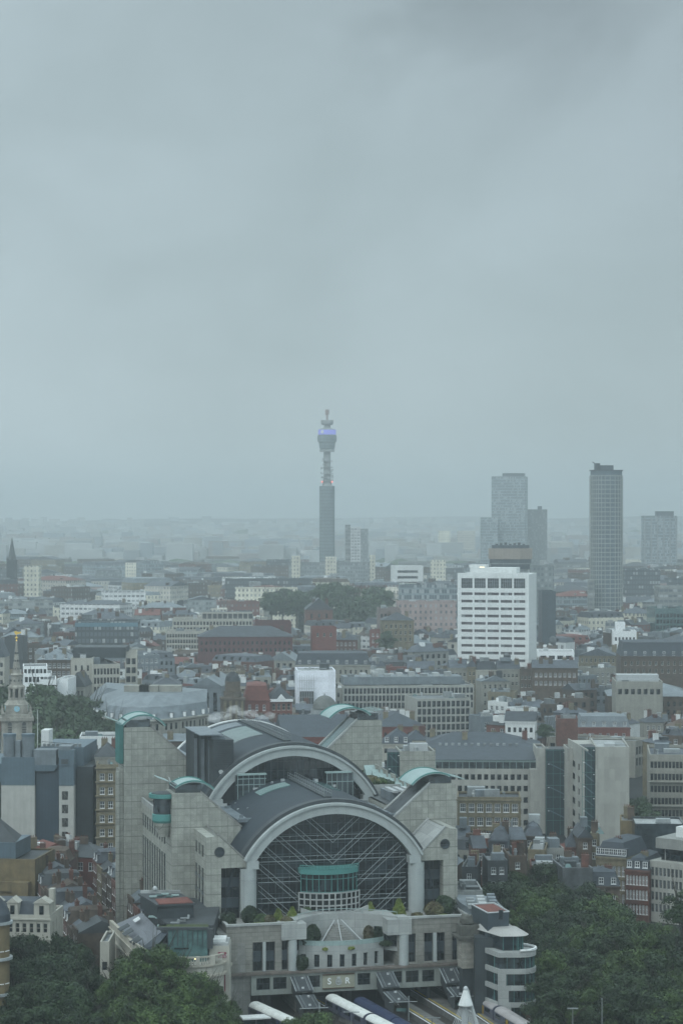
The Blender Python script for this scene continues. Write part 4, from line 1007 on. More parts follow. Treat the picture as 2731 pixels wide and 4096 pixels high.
for (px, py, Y, lb) in ((2407, 4002, 425, 'tall thin grey flagpole in front of the dark garden trees'), (2290, 4038, 425, 'shorter grey lamp post left of the tall thin flagpole')):
    z = zp(py, Y); root = empty('lamp_post', (xa(px, Y), Y, 5), 0, lb, 'post'); m = MB(); m.tube((0, 0, 0), (0, 0, z - 5), .11, 6, .07); m.build('pole', 'plant', root)
    if px < 2400: m = MB(); m.box(-1.0, 1.0, -.15, .15, z - 5, z - 4.82); m.build('lamp_arm', 'plant', root)
    else: m = MB(); m.cyl(0, 0, .16, z - 5, z - 4.7, 8); m.build('finial', 'plant', root)
# ------------------------------------------------------------------ the cream corner theatre with its roof terrace
TY = 449; tg = 6
th = empty('theatre', (-35, 465, tg), 0, 'cream curved corner theatre with balustrade, slate roof and glass roof terrace', 'theatre')
def tp(px, py, z): Y = Yz(py, z); return Vector((xa(px, Y) + 35, Y - 465, z - tg))
zw = 21.6
A = tp(437, 3706, zw); B1 = tp(538, 3806, zw); Cc = [tp(px, py, zw) for px, py in ((600, 3846), (660, 3862), (725, 3868), (790, 3868), (850, 3862), (893, 3852))]
Dr = tp(919, 3815, zw)
pts = [A, B1] + Cc + [Dr, Vector((11, 14, 0)), Vector((-10, 24, 0))]
m = MB(); m.prism([(p.x, p.y) for p in pts], 0, zw - tg); m.build('wall', 'creamw', th)
fr = [B1] + Cc
def offs(p, q, d): v = (q - p); n = Vector((v.y, -v.x, 0)).normalized(); return n * d
for nm, z0_, z1_, o_ in (('cornice', 13.2, 13.75, .55), ('cornice', 15.3, 15.62, .35), ('string_course', 9.4, 9.7, .3)):
    m = MB()
    for p, q in zip([A] + fr, fr + [Dr]):
        n = offs(p, q, o_); m.add([(p.x, p.y, z0_), (q.x, q.y, z0_), (q.x + n.x, q.y + n.y, z0_ + .1), (p.x + n.x, p.y + n.y, z0_ + .1), (p.x, p.y, z1_), (q.x, q.y, z1_), (q.x + n.x, q.y + n.y, z1_), (p.x + n.x, p.y + n.y, z1_)], [(0, 3, 2, 1), (4, 5, 6, 7), (3, 7, 6, 2), (0, 4, 7, 3), (1, 2, 6, 5)])
    m.build(nm, 'cream', th)
# balustrade along the curve: piers, rail and turned balusters
bz = zw - tg
for p, q in [(a * 1, b * 1) for a, b in zip(fr, fr[1:])]:
    p.z = q.z = 0
    n = offs(p, q, .12); ln = (q - p).length; m = MB(); d = (q - p).normalized()
    m.tube(p + n + Vector((0, 0, .15)), q + n + Vector((0, 0, .15)), .2, 4); m.tube(p + n + Vector((0, 0, 1.75)), q + n + Vector((0, 0, 1.75)), .22, 4)
    bd = m.build('balustrade', 'cream', th)
    k = 0.9
    while k < ln - .6:
        c = p + n + d * k; m = MB(); m.lathe(c.x, c.y, [(.12, .2), (.2, .65), (.09, 1.2), (.13, 1.6)], 7); m.build('baluster', 'creamw', bd); k += .52
    m = MB(); c = p + n; m.prism([(c.x - .4, c.y - .3), (c.x + .4, c.y - .3), (c.x + .4, c.y + .3), (c.x - .4, c.y + .3)], 0, 1.95); m.build('pier', 'creamw', bd)
    for cc in [v for v in bd.children]: pass
for o in list(col.objects):
    if o.name.startswith('balustrade'): o.location.z = bz
# left parapet wall
m = MB(); n = offs(A, B1, .0); v = (B1 - A).normalized(); nn = Vector((-v.y, v.x, 0)) * .7
m.prism([(A.x, A.y), (B1.x, B1.y), (B1.x + nn.x, B1.y + nn.y), (A.x + nn.x, A.y + nn.y)], bz + .01, bz + 1.3); m.build('parapet', 'cream', th)
for k in range(9):
    p = A + v * (2.2 + k * 3.2) - nn * .25; m = MB(); m.prism([(p.x - .35, p.y - .35), (p.x + .35, p.y - .35), (p.x + .35, p.y + .35), (p.x - .35, p.y + .35)], 2, 13.0); m.build('pilaster', 'cream', th)
# slopes of the slate roof
def poly(name, ps, mt, thick=.25):
    m = MB(); k = len(ps); m.add([tuple(p) for p in ps] + [(p[0], p[1], p[2] - thick) for p in ps], [tuple(range(k)), tuple(range(2 * k - 1, k - 1, -1))] + [(i, k + i, k + (i + 1) % k, (i + 1) % k) for i in range(k)]); return m.build(name, mt, th)
greyl = mat('theatreslate', (.21, .225, .255), rough=.55, var=.1, grid=[(0, .5, .04, .2)])
poly('roof', [tp(456, 3702, 22.3), tp(551, 3800, 22.3), tp(590, 3775, 23.6), tp(646, 3729, 26.3), tp(568, 3652, 26.3)], greyl)
poly('roof', [tp(551, 3800, 22.3), tp(620, 3822, 22.4), tp(640, 3770, 25.0), tp(672, 3733, 26.3), tp(646, 3729, 26.3), tp(590, 3775, 23.6)], 'slate')
poly('roof', [tp(585, 3815, 22.0), tp(660, 3838, 22.0), tp(725, 3830, 22.0), tp(800, 3828, 22.0), tp(888, 3818, 22.0), tp(807, 3775, 25.0), tp(650, 3773, 25.0)], 'slate')
for (a, b, c, d) in (((470, 3716), (510, 3694), (520, 3704), (482, 3726)), ((487, 3735), (525, 3712), (535, 3724), (499, 3745)), ((516, 3768), (554, 3743), (569, 3757), (534, 3780))):
    poly('rooflight', [tp(a[0], a[1], 23.2), tp(d[0], d[1], 23.1), tp(c[0], c[1], 24.7), tp(b[0], b[1], 24.8)], 'glass', .1)
for (a, b, c, d) in (((531, 3681), (554, 3667), (558, 3671), (535, 3685)), ((537, 3686), (558, 3672), (561, 3676), (541, 3690))):
    poly('rooflight', [tp(a[0], a[1], 25.2), tp(d[0], d[1], 25.2), tp(c[0], c[1], 26.3), tp(b[0], b[1], 26.3)], 'whitep', .1)
poly('rooflight', [tp(684, 3822, 22.6), tp(752, 3822, 22.6), tp(755, 3793, 24.4), tp(698, 3793, 24.4)], 'glass', .1)
# glazed strip, moss roof, terrace, pavilion
a, b = tp(672, 3774, 25.2), tp(830, 3776, 25.2); m = MB(); m.box(a.x, b.x, a.y - .4, a.y + 9, a.z - 4, a.z + 2.7)
m.build('terrace_storey', 'greenglass', th)
m = MB()
for k in range(9): x = a.x + k * (b.x - a.x) / 8; m.box(x - .06, x + .06, a.y - .55, a.y - .41, a.z - .5, a.z + 2.7)
m.box(b.x - .1, b.x + 1.0, a.y - .5, a.y + 1, a.z - 1, a.z + 2.8); m.box(a.x - 2.2, b.x + .3, a.y - .7, a.y + .1, a.z + 2.71, a.z + 3.2); m.build('glazing_frame', 'darkgrey', th)
m = MB(); m.box(a.x - 2, b.x, a.y + .11, a.y + 3.2, a.z + 2.72, a.z + 3.1); m.build('moss_roof', 'moss', th)
m = MB(); m.prism([(-.3, -9.5), (a.x + 2, a.y + 3.21), (b.x + 1, a.y + 3.21), (b.x + 1, 17), (2, 20), (-6.2, 12.5)], a.z - 8, a.z + 2.9); m.build('terrace_deck', 'darkgrey', th)
for (px, py) in ((612, 3664), (640, 3668), (648, 3700)):
    p = tp(px, py, 28.4); m = MB(); m.box(p.x - .9, p.x + .9, p.y - .8, p.y + .8, a.z + 2.9, a.z + 3.1); m.build('rooflight', 'turqpale', th)
for (px, py) in ((700, 3690), (725, 3684), (740, 3672)):   # garden seats
    p = tp(px, py, 28.6); m = MB(); z_ = a.z + 2.9; m.box(p.x - .9, p.x + .9, p.y - .4, p.y + .4, z_ + .3, z_ + .5); m.box(p.x + .5, p.x + .9, p.y - .4, p.y + .4, z_ + .5, z_ + 1.0)
    o = m.build('lounger', 'plant', None, loc=(-35, 465, tg)); tag(o, {700: 'leftmost', 725: 'middle', 740: 'rightmost'}[px] + ' of three grey garden seats on the theatre roof terrace', 'garden seat', 'garden seats on the theatre roof terrace')
pv0, pv1 = tp(628, 3618, 31.2), tp(780, 3612, 31.2); pb = tp(556, 3574, 31.2); PV = [(pv0.x, pv0.y), (pv1.x, pv1.y), (pv1.x - 3.6, pb.y), (pb.x, pb.y)]
def shr(k): cx, cy = sum(p[0] for p in PV) / 4, sum(p[1] for p in PV) / 4; return [(p[0] + (cx - p[0]) * k, p[1] + (cy - p[1]) * k) for p in PV]
m = MB(); m.prism(shr(.05), a.z + 2.91, pv0.z - .5); pv = m.build('pavilion', 'darkclad', th)
m = MB(); m.prism(shr(-.03), pv0.z - .49, pv0.z - .1); m.build('pavilion_roof', 'darkgrey', pv)
m = MB(); m.prism([(pv0.x + .4, pv0.y - .2), (pv1.x - .4, pv1.y), (pv1.x - 2.0, pv1.y + 6.5), (pv0.x - .9, pv0.y + 6.0)], pv0.z - .09, pv0.z + .06); m.build('red_roofing', 'redroof', pv)
m = MB(); m.box(pb.x + .3, pb.x + 8.5, pb.y + .3, pb.y + .9, pv0.z - .2, pv0.z + .5); m.build('roof_beam', 'flatpale', pv)
for k in range(5):
    m = MB(); x, y = pv0.x - 2.2 + k * 1.1, pv0.y + 7.5 + (k % 3) * 1.6; m.box(x, x + 1.5, y, y + 1.0, pv0.z + .07, pv0.z + .3); m.build('rooflight', ['turqpale', 'greenglass'][k % 2], pv)
m = MB(); m.blob((pv0.x - 1.5, pv0.y + 13.5, pv0.z + .9), .55, 10, (1, 1, 1), 1, .1); m.build('dish', 'whitem', pv)
# right end block with the maroon board, blade sign and sash window
m = MB(); e0, e1 = tp(840, 3776, 24.5), tp(921, 3772, 24.5)
m.box(e0.x, e1.x, e0.y - 2.6, e0.y + 4.5, 0.01, e0.z); m.build('wing_block', 'creamw', th)
m = MB(); m.box(e0.x + .2, e1.x - .2, e0.y - 2.4, e0.y + 4.3, e0.z + .01, e0.z + .5); m.mi = 1; m.box(e0.x + .5, e1.x - .8, e0.y - 1, e0.y + 3.5, e0.z + .51, e0.z + 1.0); m.build('roof', ['flatpale', 'white'], th)
s0, s1 = tp(876, 3797, 23.3), tp(909, 3820, 22.2); fy = e0.y - 2.72
m = MB(); m.box(s0.x, s1.x, fy, fy + .11, s1.z, s0.z); sg = m.build('sign_board', 'maroon', th)
for k, (t, z_) in enumerate((('THE', .82), ('PLAYHOUSE', .5), ('THEATRE', .18))):
    c = bpy.data.curves.new('lettering', 'FONT'); c.body = t; c.size = .36; c.align_x = 'CENTER'; c.align_y = 'CENTER'; c.extrude = .01
    o = bpy.data.objects.new('lettering', c); col.objects.link(o); o.parent = sg; o.location = ((s0.x + s1.x) / 2, fy - .02, s1.z + z_ * (s0.z - s1.z)); o.rotation_euler = (R(90), 0, 0); c.materials.append(P('whitep')); fmesh(o)
q0 = tp(902, 3868, 20); m = MB(); m.box(q0.x - .06, q0.x + .06, fy - .7, fy, 9.6, 13.4); m.build('blade_sign', 'maroon', th)
def twin(x, y, z, w_, h_, parent, style='cream', rz=0):
    o = bpy.data.objects.new('window', wmesh(w_, h_, style)); col.objects.link(o); o.parent = parent; o.location = (x, y - .24, z); o.rotation_euler.z = rz; return o
q0 = tp(846, 3905, 18.5); twin(q0.x, fy + .1, 8.6, 1.3, 2.6, th); twin(q0.x, fy + .1, 3.6, 1.3, 2.6, th)
for k in range(2, 6):
    p = (Cc[k - 1] + Cc[k]) / 2 if k < 6 else Cc[k]; twin(p.x - .6, p.y - .05, 8.0, 1.3, 2.6, th); twin(p.x - .6, p.y - .05, 3.0, 1.3, 2.6, th)
m = MB(); c = tp(780, 3852, 22); m.blob((c.x, c.y + .6, c.z + .6), .16, 8, (1, 1, 1), 0, 0); m.build('terrace_lamp', 'lampw', th)
OCC.append((-52, 440, 0, 36, 55))
block('town_house', 'narrow cream rendered house end with two dark windows left of the theatre', 'house', 400, 437, 3774, 462, 12, 0, 'creamw', 'flat', rows=3, cols=1, ww=1.0, wh=1.7, style='plain', par=.3, top=3.8, floor=4.2)

# ------------------------------------------------------------------ left foreground
# ochre mansion with a rounded corner, cut by the picture's edge
oc = empty('mansion_block', (xa(0, 436) - 9, 436, 5), R(-4), 'ochre stone mansion with rounded bay and domed corner at the very edge beside the trees', 'building')
zt = zp(3690, 436) - 5
m = MB(); m.box(-10, 7.4, 0, 16, 0, zt); m.build('wall', 'ochre', oc)
m = MB(); m.cyl(8.2, 1.5, 2.4, 0, zt, 24); m.build('corner_bay', 'ochre', oc)
m = MB()
for z in (zt - 7.2, zt - 14, zt - .4): m.cyl(8.2, 1.5, 3.0, z, z + .5, 24)
for z in (zt - 7.2, zt - 14, zt - .4): m.box(-10, 6, -.5, -.005, z, z + .5)
m.build('cornice', 'plant', oc)
m = MB(); m.lathe(8.2, 1.5, [(2.6, zt + .1), (2.5, zt + 1.5), (1.9, zt + 3), (1.0, zt + 4.2), (.2, zt + 5)], 20); m.build('dome', 'slate', oc)
for k in range(4):
    for i in range(4):
        a = R(-130 + i * 35); twin(8.2 + 2.42 * math.cos(a) - .5 * math.cos(a + R(90)), 1.5 + 2.42 * math.sin(a) - .5 * math.sin(a + R(90)) + .24, zt - 5.4 - k * 6.2, 1.0, 2.9, oc, 'sash', a + R(90))
        if i < 3: twin(-8 + i * 4.4, -.02, zt - 5.4 - k * 6.2, 1.3, 2.9, oc, 'sash')
OCC.append((-90, 425, 0, 26, 35))
# white mansard hotel with three pedimented dormers
hb = block('hotel', 'white hotel with pedimented dormers and a slate mansard peeking over the trees', 'hotel', -60, 200, 3668, 470, 12, -6, 'creamw', 'flat', rows=3, cols=9, ww=.9, wh=2.0, style='cream', side='r', sidecols=3, top=1.2, floor=4.2, par=.5)
H = hb.H
for i, (x, w_) in enumerate(((hb.W - 3.4, 3.2), (hb.W - 9.0, 2.2), (hb.W - 12.8, 2.4))):
    m = MB(); m.box(x, x + w_, .1, 3.5, H + .02, H + 2.9); m.extr([(x - .25, H + 2.91), (x + w_ + .25, H + 2.91), (x + w_ / 2, H + 4.0)], -.15, 3.4); d = m.build('pediment_dormer', 'creamw', hb.root); twin(x + w_ / 2 - .45, .1, H + .6, .9, 1.8, d, 'plain')
m = MB(); m.add([(0, 1, H), (hb.W - 3, 1, H), (hb.W - 3, 11, H), (0, 11, H), (0, 3, H + 2.8), (hb.W - 4, 3, H + 2.8), (hb.W - 4, 9, H + 2.8), (0, 9, H + 2.8)], [(0, 1, 5, 4), (1, 2, 6, 5), (2, 3, 7, 6), (4, 5, 6, 7)]); m.build('roof', 'slate', hb.root)
m = MB(); m.box(hb.W - 1.2, hb.W - .2, 4, 6, H, H + 5.2); m.build('chimney', 'creamw', hb.root)
m = MB(); m.box(-.3, hb.W + .35, -.4, -.01, H - .5, H - .15); m.box(-.3, hb.W + .35, -.3, -.01, H - 4.6, H - 4.3); m.build('cornice', 'creamw', hb.root)
# ochre rendered building with a blue-grey roof storey
ob = block('warehouse', 'ochre rendered building with blue grey metal roof storey at the left edge', 'building', -160, 140, 3436, 548, 18, -8, 'ochre', 'flat', 'darkgrey', rows=0, side='', par=.2)
H = ob.H; m = MB(); m.prism([(-1, .8), (ob.W - 5, .8), (ob.W - 5, 14), (-1, 14)], H + .1, H + 4.0); m.build('roof_storey', 'bluegrey', ob.root)
m = MB(); m.add([(-1, 1, H + 4), (ob.W - 5, 1, H + 4), (ob.W - 7, 13, H + 4), (-1, 13, H + 4), (-1, 6, H + 9.5), (ob.W - 11, 6, H + 9.5)], [(0, 1, 5, 4), (1, 2, 5), (2, 3, 4, 5)]); m.build('roof', 'darkgrey', ob.root)
m = MB(); m.box(ob.W - 10, ob.W - 4, -.6, 0, H - 7.5, H - 5.2); m.box(ob.W - 5, ob.W - 1, -2.5, 0, 0, H - 5); m.build('annex', 'ochre', ob.root)
m = MB(); m.cyl(ob.W - 13, 5, .9, H + 5.5, H + 7.2, 14); m.build('vent', 'plant', ob.root)
# Craven-like terraces: two rows running away from the river, each house on its own
def row_house(X, Y, rz, wd, dp, h, label, roof='gable', wm_='brown', group='brick houses of the narrow sloping street', rm='slateo', face='r', winst='sash', chim=2):
    g = gz(Y); root = empty('terraced_house', (X, Y, g), rz, label, 'house', group)
    m = MB(); wl = []; zs = [(h - 2.6 - i * 3.3, h - .9 - i * 3.3) for i in range(int(h / 3.3))]; zs = [z for z in zs if z[0] > .6]
    n = max(2, int(wd / 2.4)); xs = spans(wd, n, 1.0)
    m.holed(0, 0, 1, 0, wd, -2, h, xs, zs, .2)
    for (c, d) in zs:
        for (a, e) in xs: wl.append((1.0, d - c, winst, a, -.03, c, 0))
    m.holed(wd, 0, 0, 1, dp, -2, h, [], []); m.holed(0, dp, 0, -1, dp, -2, h, [], []); m.holed(wd, dp, -1, 0, wd, -2, h, [], [])
    m.quad((0, 0, h), (wd, 0, h), (wd, dp, h), (0, dp, h)); m.build('wall', wm_, root); put_windows(root, wl)
    m = MB()
    if roof == 'gable': roof_gable(m, wd, dp, h, 2.6, .1)
    elif roof == 'valley': roof_gable(m, wd, dp / 2 - .1, h, 1.9, .05); roof_gable(m, wd, dp / 2 - .1, h, 1.9, .05, 0, dp / 2 + .1)
    else: roof_mansard(m, wd, dp, h, 2.6, 1.2, .7)
    m.build('roof', rm, root)
    if roof != 'mansard': m = MB(); m.box(0, wd, -.12, .25, h + .01, h + .9); m.build('parapet', wm_, root)
    for k in range(chim): chimney(root, 0 if k % 2 == 0 else wd - 1.4, dp * (.3 + .4 * (k // 2 + k % 2)) - .5, h + 1.2, 2.0 + rnd.random(), 1.3, wm_, 4)
    if roof == 'mansard' : 
        for k in range(2): dormer(root, wd * (k + .5) / 2 - .6, h + .4, 1.2, 1.5, .3)
    OCC.append((X, Y, rz, wd, dp)); return root
ordn = ['first', 'second', 'third', 'fourth', 'fifth', 'sixth', 'seventh', 'eighth', 'ninth', 'tenth', 'eleventh', 'twelfth', 'thirteenth', 'fourteenth', 'fifteenth', 'sixteenth', 'seventeenth', 'eighteenth']
sx, sy = xa(398, 455), 455.0; ddx, ddy = -math.sin(R(15)), math.cos(R(15))
for i in range(5, 17):      # right of the street, roofs towards the viewer's right
    X, Y = sx + ddx * 7.3 * (i + 1), sy + ddy * 7.3 * i + 2
    row_house(X + 1.5, Y, R(-75), 7.2, 10.5, 12.5 + (i % 3) * .7, f"{ordn[i]} dark brick house up the street behind the theatre, station side", ['valley', 'gable', 'mansard'][(i * 2) % 3] if i % 4 else 'gable', ['brown', 'brick', 'brown'][i % 3], rm=['slateo', 'darkgrey', 'slateo', 'brown'][i % 4])
for i in range(3, 15):
    X, Y = sx + ddx * 7.6 * (i + 1) + 14.5, sy + ddy * 7.6 * i + 22
    row_house(X, Y, R(-75), 7.4, 11.0, 11.0 + (i * 5 % 4) * .8, f"{ordn[i - 3]} low brown house in the rank squeezed beside the tall granite tower", ['gable', 'valley', 'mansard'][i % 3], ['brown', 'yellow', 'brick', 'brown'][i % 4], 'brick houses against the granite tower', ['slateo', 'darkgrey', 'slateo', 'lead'][i % 4], chim=1 + i % 2)
sx2, sy2 = sx - 19.5, 462.0
for i in range(13):      # left of the street: their fronts face the street
    X, Y = sx2 + ddx * 7.3 * i, sy2 + ddy * 7.3 * i
    row_house(X, Y, R(105), 7.2, 10, 13.0 + (i % 2) * .6, f"{ordn[i]} dark brick house up the street from the trees, on its left side", ['gable', 'valley', 'mansard'][i % 3], ['brown', 'brown', 'brick'][i % 3], rm=['slateo', 'slateo', 'darkgrey'][i % 3])
hk = 0
for j in range(5):
    for i in range(6):
        px, py = 150 + i * 38 + (j % 2) * 15, 3560 - j * 36; z = 22 + j * .6; Y = Yz(py, z); X = xa(px, Y)
        if not free(X + 4, Y + 4, 2.5): continue
        col_ = ['russet', 'dark brown', 'sooty brown', 'red brown'][(i + j) % 4]
        row_house(X, Y, R([8, -6, 12][j % 3]), 8.0, 9.5, z - gz(Y) - 2, f"{col_} brick house, {ordn[i]} in the {['nearest', 'second', 'middle', 'fourth', 'farthest'][j]} rank below the clad block", ['gable', 'mansard', 'valley'][(i + j) % 3], ['brick', 'brown', 'brown', 'brick'][(i + j) % 4], 'brick houses below the blue grey clad block', ['slateo', 'brown', 'darkgrey'][(i * 2 + j) % 3])
# blue-grey clad block with twin ducts and pale panels
cg = empty('office_block', (xa(-50, 640), 640, gz(640)), R(-3), 'large office block clad in blue grey metal with pale panels and twin roof ducts', 'office block'); g = gz(640)
def cx_(px): return (xa(px, 640) - xa(-50, 640)) * 1.0
def cz_(py): return zp(py, 640) - g
PN = mat('panelpale', (.62, .62, .58), var=.08, streak=.3)
def cbox(nm, p0, p1, t, b, y0, y1, mt): m = MB(); m.box(cx_(p0), cx_(p1), y0, y1, cz_(b), cz_(t)); return m.build(nm, mt, cg)
cbox('core', -200, 290, 3060, 3500, 3, 30, 'bluegrey'); cbox('core', 140, 318, 3000, 3500, 8, 32, 'bluegrey')
cbox('panel', 5, 140, 3143, 3400, .0, 3.2, PN); cbox('cladding', 5, 140, 3030, 3142, .2, 3.2, 'bluegrey')
cbox('dark_bay', 142, 238, 3060, 3400, 1.4, 3.3, mat('deepblue', (.055, .085, .115), rough=.4, var=.12, grid=[(.9, 0, .08, .5)]))
pn = cbox('panel', 238, 297, 3143, 3400, .2, 3.3, PN); cbox('cladding', 238, 297, 3000, 3142, .1, 3.2, 'bluegrey')
for k in range(4): twin(cx_(250), .22, cz_(3198 + k * 54), cx_(274) - cx_(250), 2.35, cg, 'plain')
cbox('panel', -60, -2, 3143, 3400, 0.1, 3.2, PN)
for k in range(5):
    twin(cx_(-20), .1, cz_(3160 + k * 54), 1.6, 2.3, cg, 'plain')
for (a, b) in ((8, 58), (83, 133)):
    x = (cx_(a) + cx_(b)) / 2; m = MB(); m.cyl(x, 2.2, (cx_(b) - cx_(a)) / 2, cz_(3060), cz_(2942), 24); m.mi = 1
    m.cyl(x, 2.2, (cx_(b) - cx_(a)) / 2 + .12, cz_(2948), cz_(2938), 24); m.build('duct', ['lead', 'bluegrey'], cg)
cbox('chamfered_hood', 135, 225, 3000, 3070, .3, 6, 'lead'); cbox('hood', 235, 285, 2985, 3030, .2, 6, 'lead'); cbox('hood', 60, 80, 2965, 3050, .8, 4, 'lead')
m = MB(); m.add([(cx_(130), .2, cz_(3060)), (cx_(230), .2, cz_(3060)), (cx_(218), .3, cz_(3085)), (cx_(142), .3, cz_(3085)), (cx_(130), 5, cz_(3060)), (cx_(230), 5, cz_(3060))], [(0, 1, 2, 3)]); m.box(cx_(245), cx_(278), -.3, .08, cz_(3060), cz_(3032)); m.build('hood', 'bluegrey', cg)
m = MB(); m.box(cx_(248), cx_(275), -.36, -.31, cz_(3055), cz_(3036)); m.build('vent_mouth', 'darkgrey', cg)
m = MB(); m.box(cx_(140), cx_(172), 10, 16, cz_(3000), cz_(2935)); m.build('roof_housing', 'white', cg)
m = MB()
for k in range(9): m.box(cx_(150 + k * 18), cx_(158 + k * 18), 9, 11, cz_(3000), cz_(2988)); m.tube((cx_(146), 8.5, cz_(2978)), (cx_(300), 8.5, cz_(2990)), .12, 4)
m.build('rail', 'plant', cg)
m = MB(); m.box(cx_(297), cx_(360), 6, 30, cz_(3400), cz_(3075)); m.build('dark_side', 'darkclad', cg)
OCC.append((xa(-200, 640), 636, 0, 42, 40)); KEEP.append((-20, 330, 3360, 640))
m = MB(); m.tube((0, 0, -12), (0, 0, 6.5), .12, 6, .07); fp = tag(m.build('flagpole', 'white', loc=(xa(145, 645), 648, zp(2935, 645))), 'white flagpole rising behind the pale roof housing near the steeple', 'flagpole')
# yellow brick block beside the station
yb = block('mansion_block', 'soot stained yellow stone mansion block squeezed against the granite station tower', 'building', 385, 500, 3072, 640, 22, 4, 'yellow', 'flat', rows=7, cols=3, ww=1.3, wh=2.0, style='sash', side='l', sidecols=3, top=1.6, floor=3.9, clut=4, bot=3380)
for k in range(7): m = MB(); m.box(-.35, yb.W + .3, -.4, -.01, yb.H - .3 - k * 3.9, yb.H + .05 - k * 3.9); m.build('string_course', 'yellow', yb.root)
block('white_house', 'long low white house with red banner behind the clad block', 'house', 318, 478, 2958, 700, 14, 4, 'white', 'flat', rows=3, cols=6, ww=.9, wh=1.5, style='plain', side='l', top=1.9, floor=3.6, clut=3, bot=3050)
block('corner_house', 'brown stone house with domed turret beside the white house', 'house', 380, 470, 3028, 650, 14, 4, 'stone', 'hip', 'darkgrey', rows=2, ww=1.1, wh=1.8, side='l', chim=2, bot=3075)
# ------------------------------------------------------------------ church steeple
CYY = 700; cxp = 66
ch = empty('church_steeple', (xa(cxp, CYY), CYY, gz(CYY)), R(10), 'pale stone church steeple with blue clock faces and gilded weather vane', 'church steeple'); g = gz(CYY)
k_ = CYY / F
def sz(py): return zp(py, CYY) - g
m = MB(); hw = 60 * k_; m.box(-hw, hw, -hw, hw, 0, sz(2880)); m.box(-hw - .5, hw + .5, -hw - .5, hw + .5, sz(2880), sz(2866)); m.box(-hw + .2, hw - .2, -hw + .2, hw - .2, sz(2866), sz(2855)); m.build('belfry', 'portland', ch)
for sx_ in (-1, 1):
    for (rz, ox, oy) in ((0, sx_ * hw * .47, -hw - .06), (R(-90), -hw - .06, sx_ * hw * .47), (R(90), hw + .06, sx_ * hw * .47)):
        m = MB(); w2 = 8 * k_; z0_, z1_ = sz(2960), sz(2892); pr = [(-w2, z0_), (w2, z0_)] + [(w2 * math.cos(t), z1_ + w2 * math.sin(t)) for t in (math.pi * i / 8 for i in range(9))]
        m.extr(pr, 0, .2); m.mi = 1
        for q in range(7): m.box(-w2, w2, -.06, -.003, z0_ + q * .75, z0_ + q * .75 + .22)
        m.build('louvred_window', ['darkgrey', 'portland'], ch, loc=(ox, oy, 0), rz=rz)
for sx_ in (-1, 1):
    for sy_ in (-1, 1):
        m = MB(); m.lathe(sx_ * hw * .92, sy_ * hw * .92, [(.3, sz(2866)), (.55, sz(2850)), (.2, sz(2836)), (.3, sz(2830)), (.05, sz(2822))], 8); m.build('urn', 'portland', ch)
hc = 44 * k_; m = MB(); m.box(-hc, hc, -hc, hc, sz(2855), sz(2818)); m.lathe(0, 0, [(hc * 1.15, sz(2818)), (hc * .8, sz(2800))], 8); m.build('clock_stage', 'portland', ch)
for rz, ox, oy in ((0, 0, -hc - .12), (R(90), hc + .12, 0), (R(-90), -hc - .12, 0)):
    m = MB(); m.tube((0, .12, sz(2833)), (0, -.08, sz(2833)), 11.5 * k_, 24); m.mi = 1
    m.tube((0, -.12, sz(2833)), (0, -.12, sz(2833) + .7), .05, 4); m.tube((0, -.12, sz(2833)), (.4, -.12, sz(2833) - .2), .05, 4)
    for i in range(12): a = R(30 * i); m.tube((.68 * math.cos(a), -.1, sz(2833) + .68 * math.sin(a)), (.8 * math.cos(a), -.1, sz(2833) + .8 * math.sin(a)), .03, 4)
    m.build('clock_face', ['clock', 'gold'], ch, loc=(ox, oy, 0), rz=rz)
ro = 32 * k_; m = MB()
for i in range(8):
    a = R(22.5 + 45 * i); m.cyl(ro * .9 * math.cos(a), ro * .9 * math.sin(a), .42, sz(2800), sz(2752), 8)
m.cyl(0, 0, ro, sz(2805), sz(2790), 8); m.lathe(0, 0, [(ro * 1.05, sz(2755)), (ro * 1.1, sz(2748)), (ro * .8, sz(2738)), (ro * .75, sz(2738))], 8)
m.build('lantern', 'portland', ch)
m = MB(); m.cyl(0, 0, ro * .55, sz(2790), sz(2752), 8); m.build('lantern_core', 'darkgrey', ch)
m = MB(); m.lathe(0, 0, [(ro * .75, sz(2738)), (ro * .72, sz(2705)), (ro * .82, sz(2700)), (ro * .55, sz(2692)), (10 * k_, sz(2640)), (3.6 * k_, sz(2572)), (4.6 * k_, sz(2570)), (1.2 * k_, sz(2562))], 8); sp_ = m.build('spire', 'portland', ch)
for z_, r_ in ((2722, ro * .76), (2675, 14 * k_), (2643, 10.6 * k_), (2612, 7.3 * k_)):
    for i in range(8):
        a = R(45 * i + 22.5); m = MB(); m.blob(((r_ * .93) * math.cos(a), (r_ * .93) * math.sin(a), sz(z_)), .24, 6, (1, 1, 1.5), 0, 0); m.build('oculus', 'darkgrey', sp_)
m = MB(); m.tube((0, 0, sz(2565)), (0, 0, sz(2524)), .09, 6); m.blob((0, 0, sz(2552)), .48, 10, (1, 1, .8), 0, 0); m.blob((0, 0, sz(2563)), .28, 8, (1, 1, 1), 0, 0)
m.extr([(-.25, sz(2540)), (1.5, sz(2533)), (1.3, sz(2527)), (.5, sz(2529)), (-.2, sz(2524)), (-.8, sz(2528))], -.05, .05); m.build('weather_vane', 'gold', ch)
OCC.append((xa(0, 700) - 6, 690, 0, 18, 18)); KEEP.append((0, 130, 2935, 700))
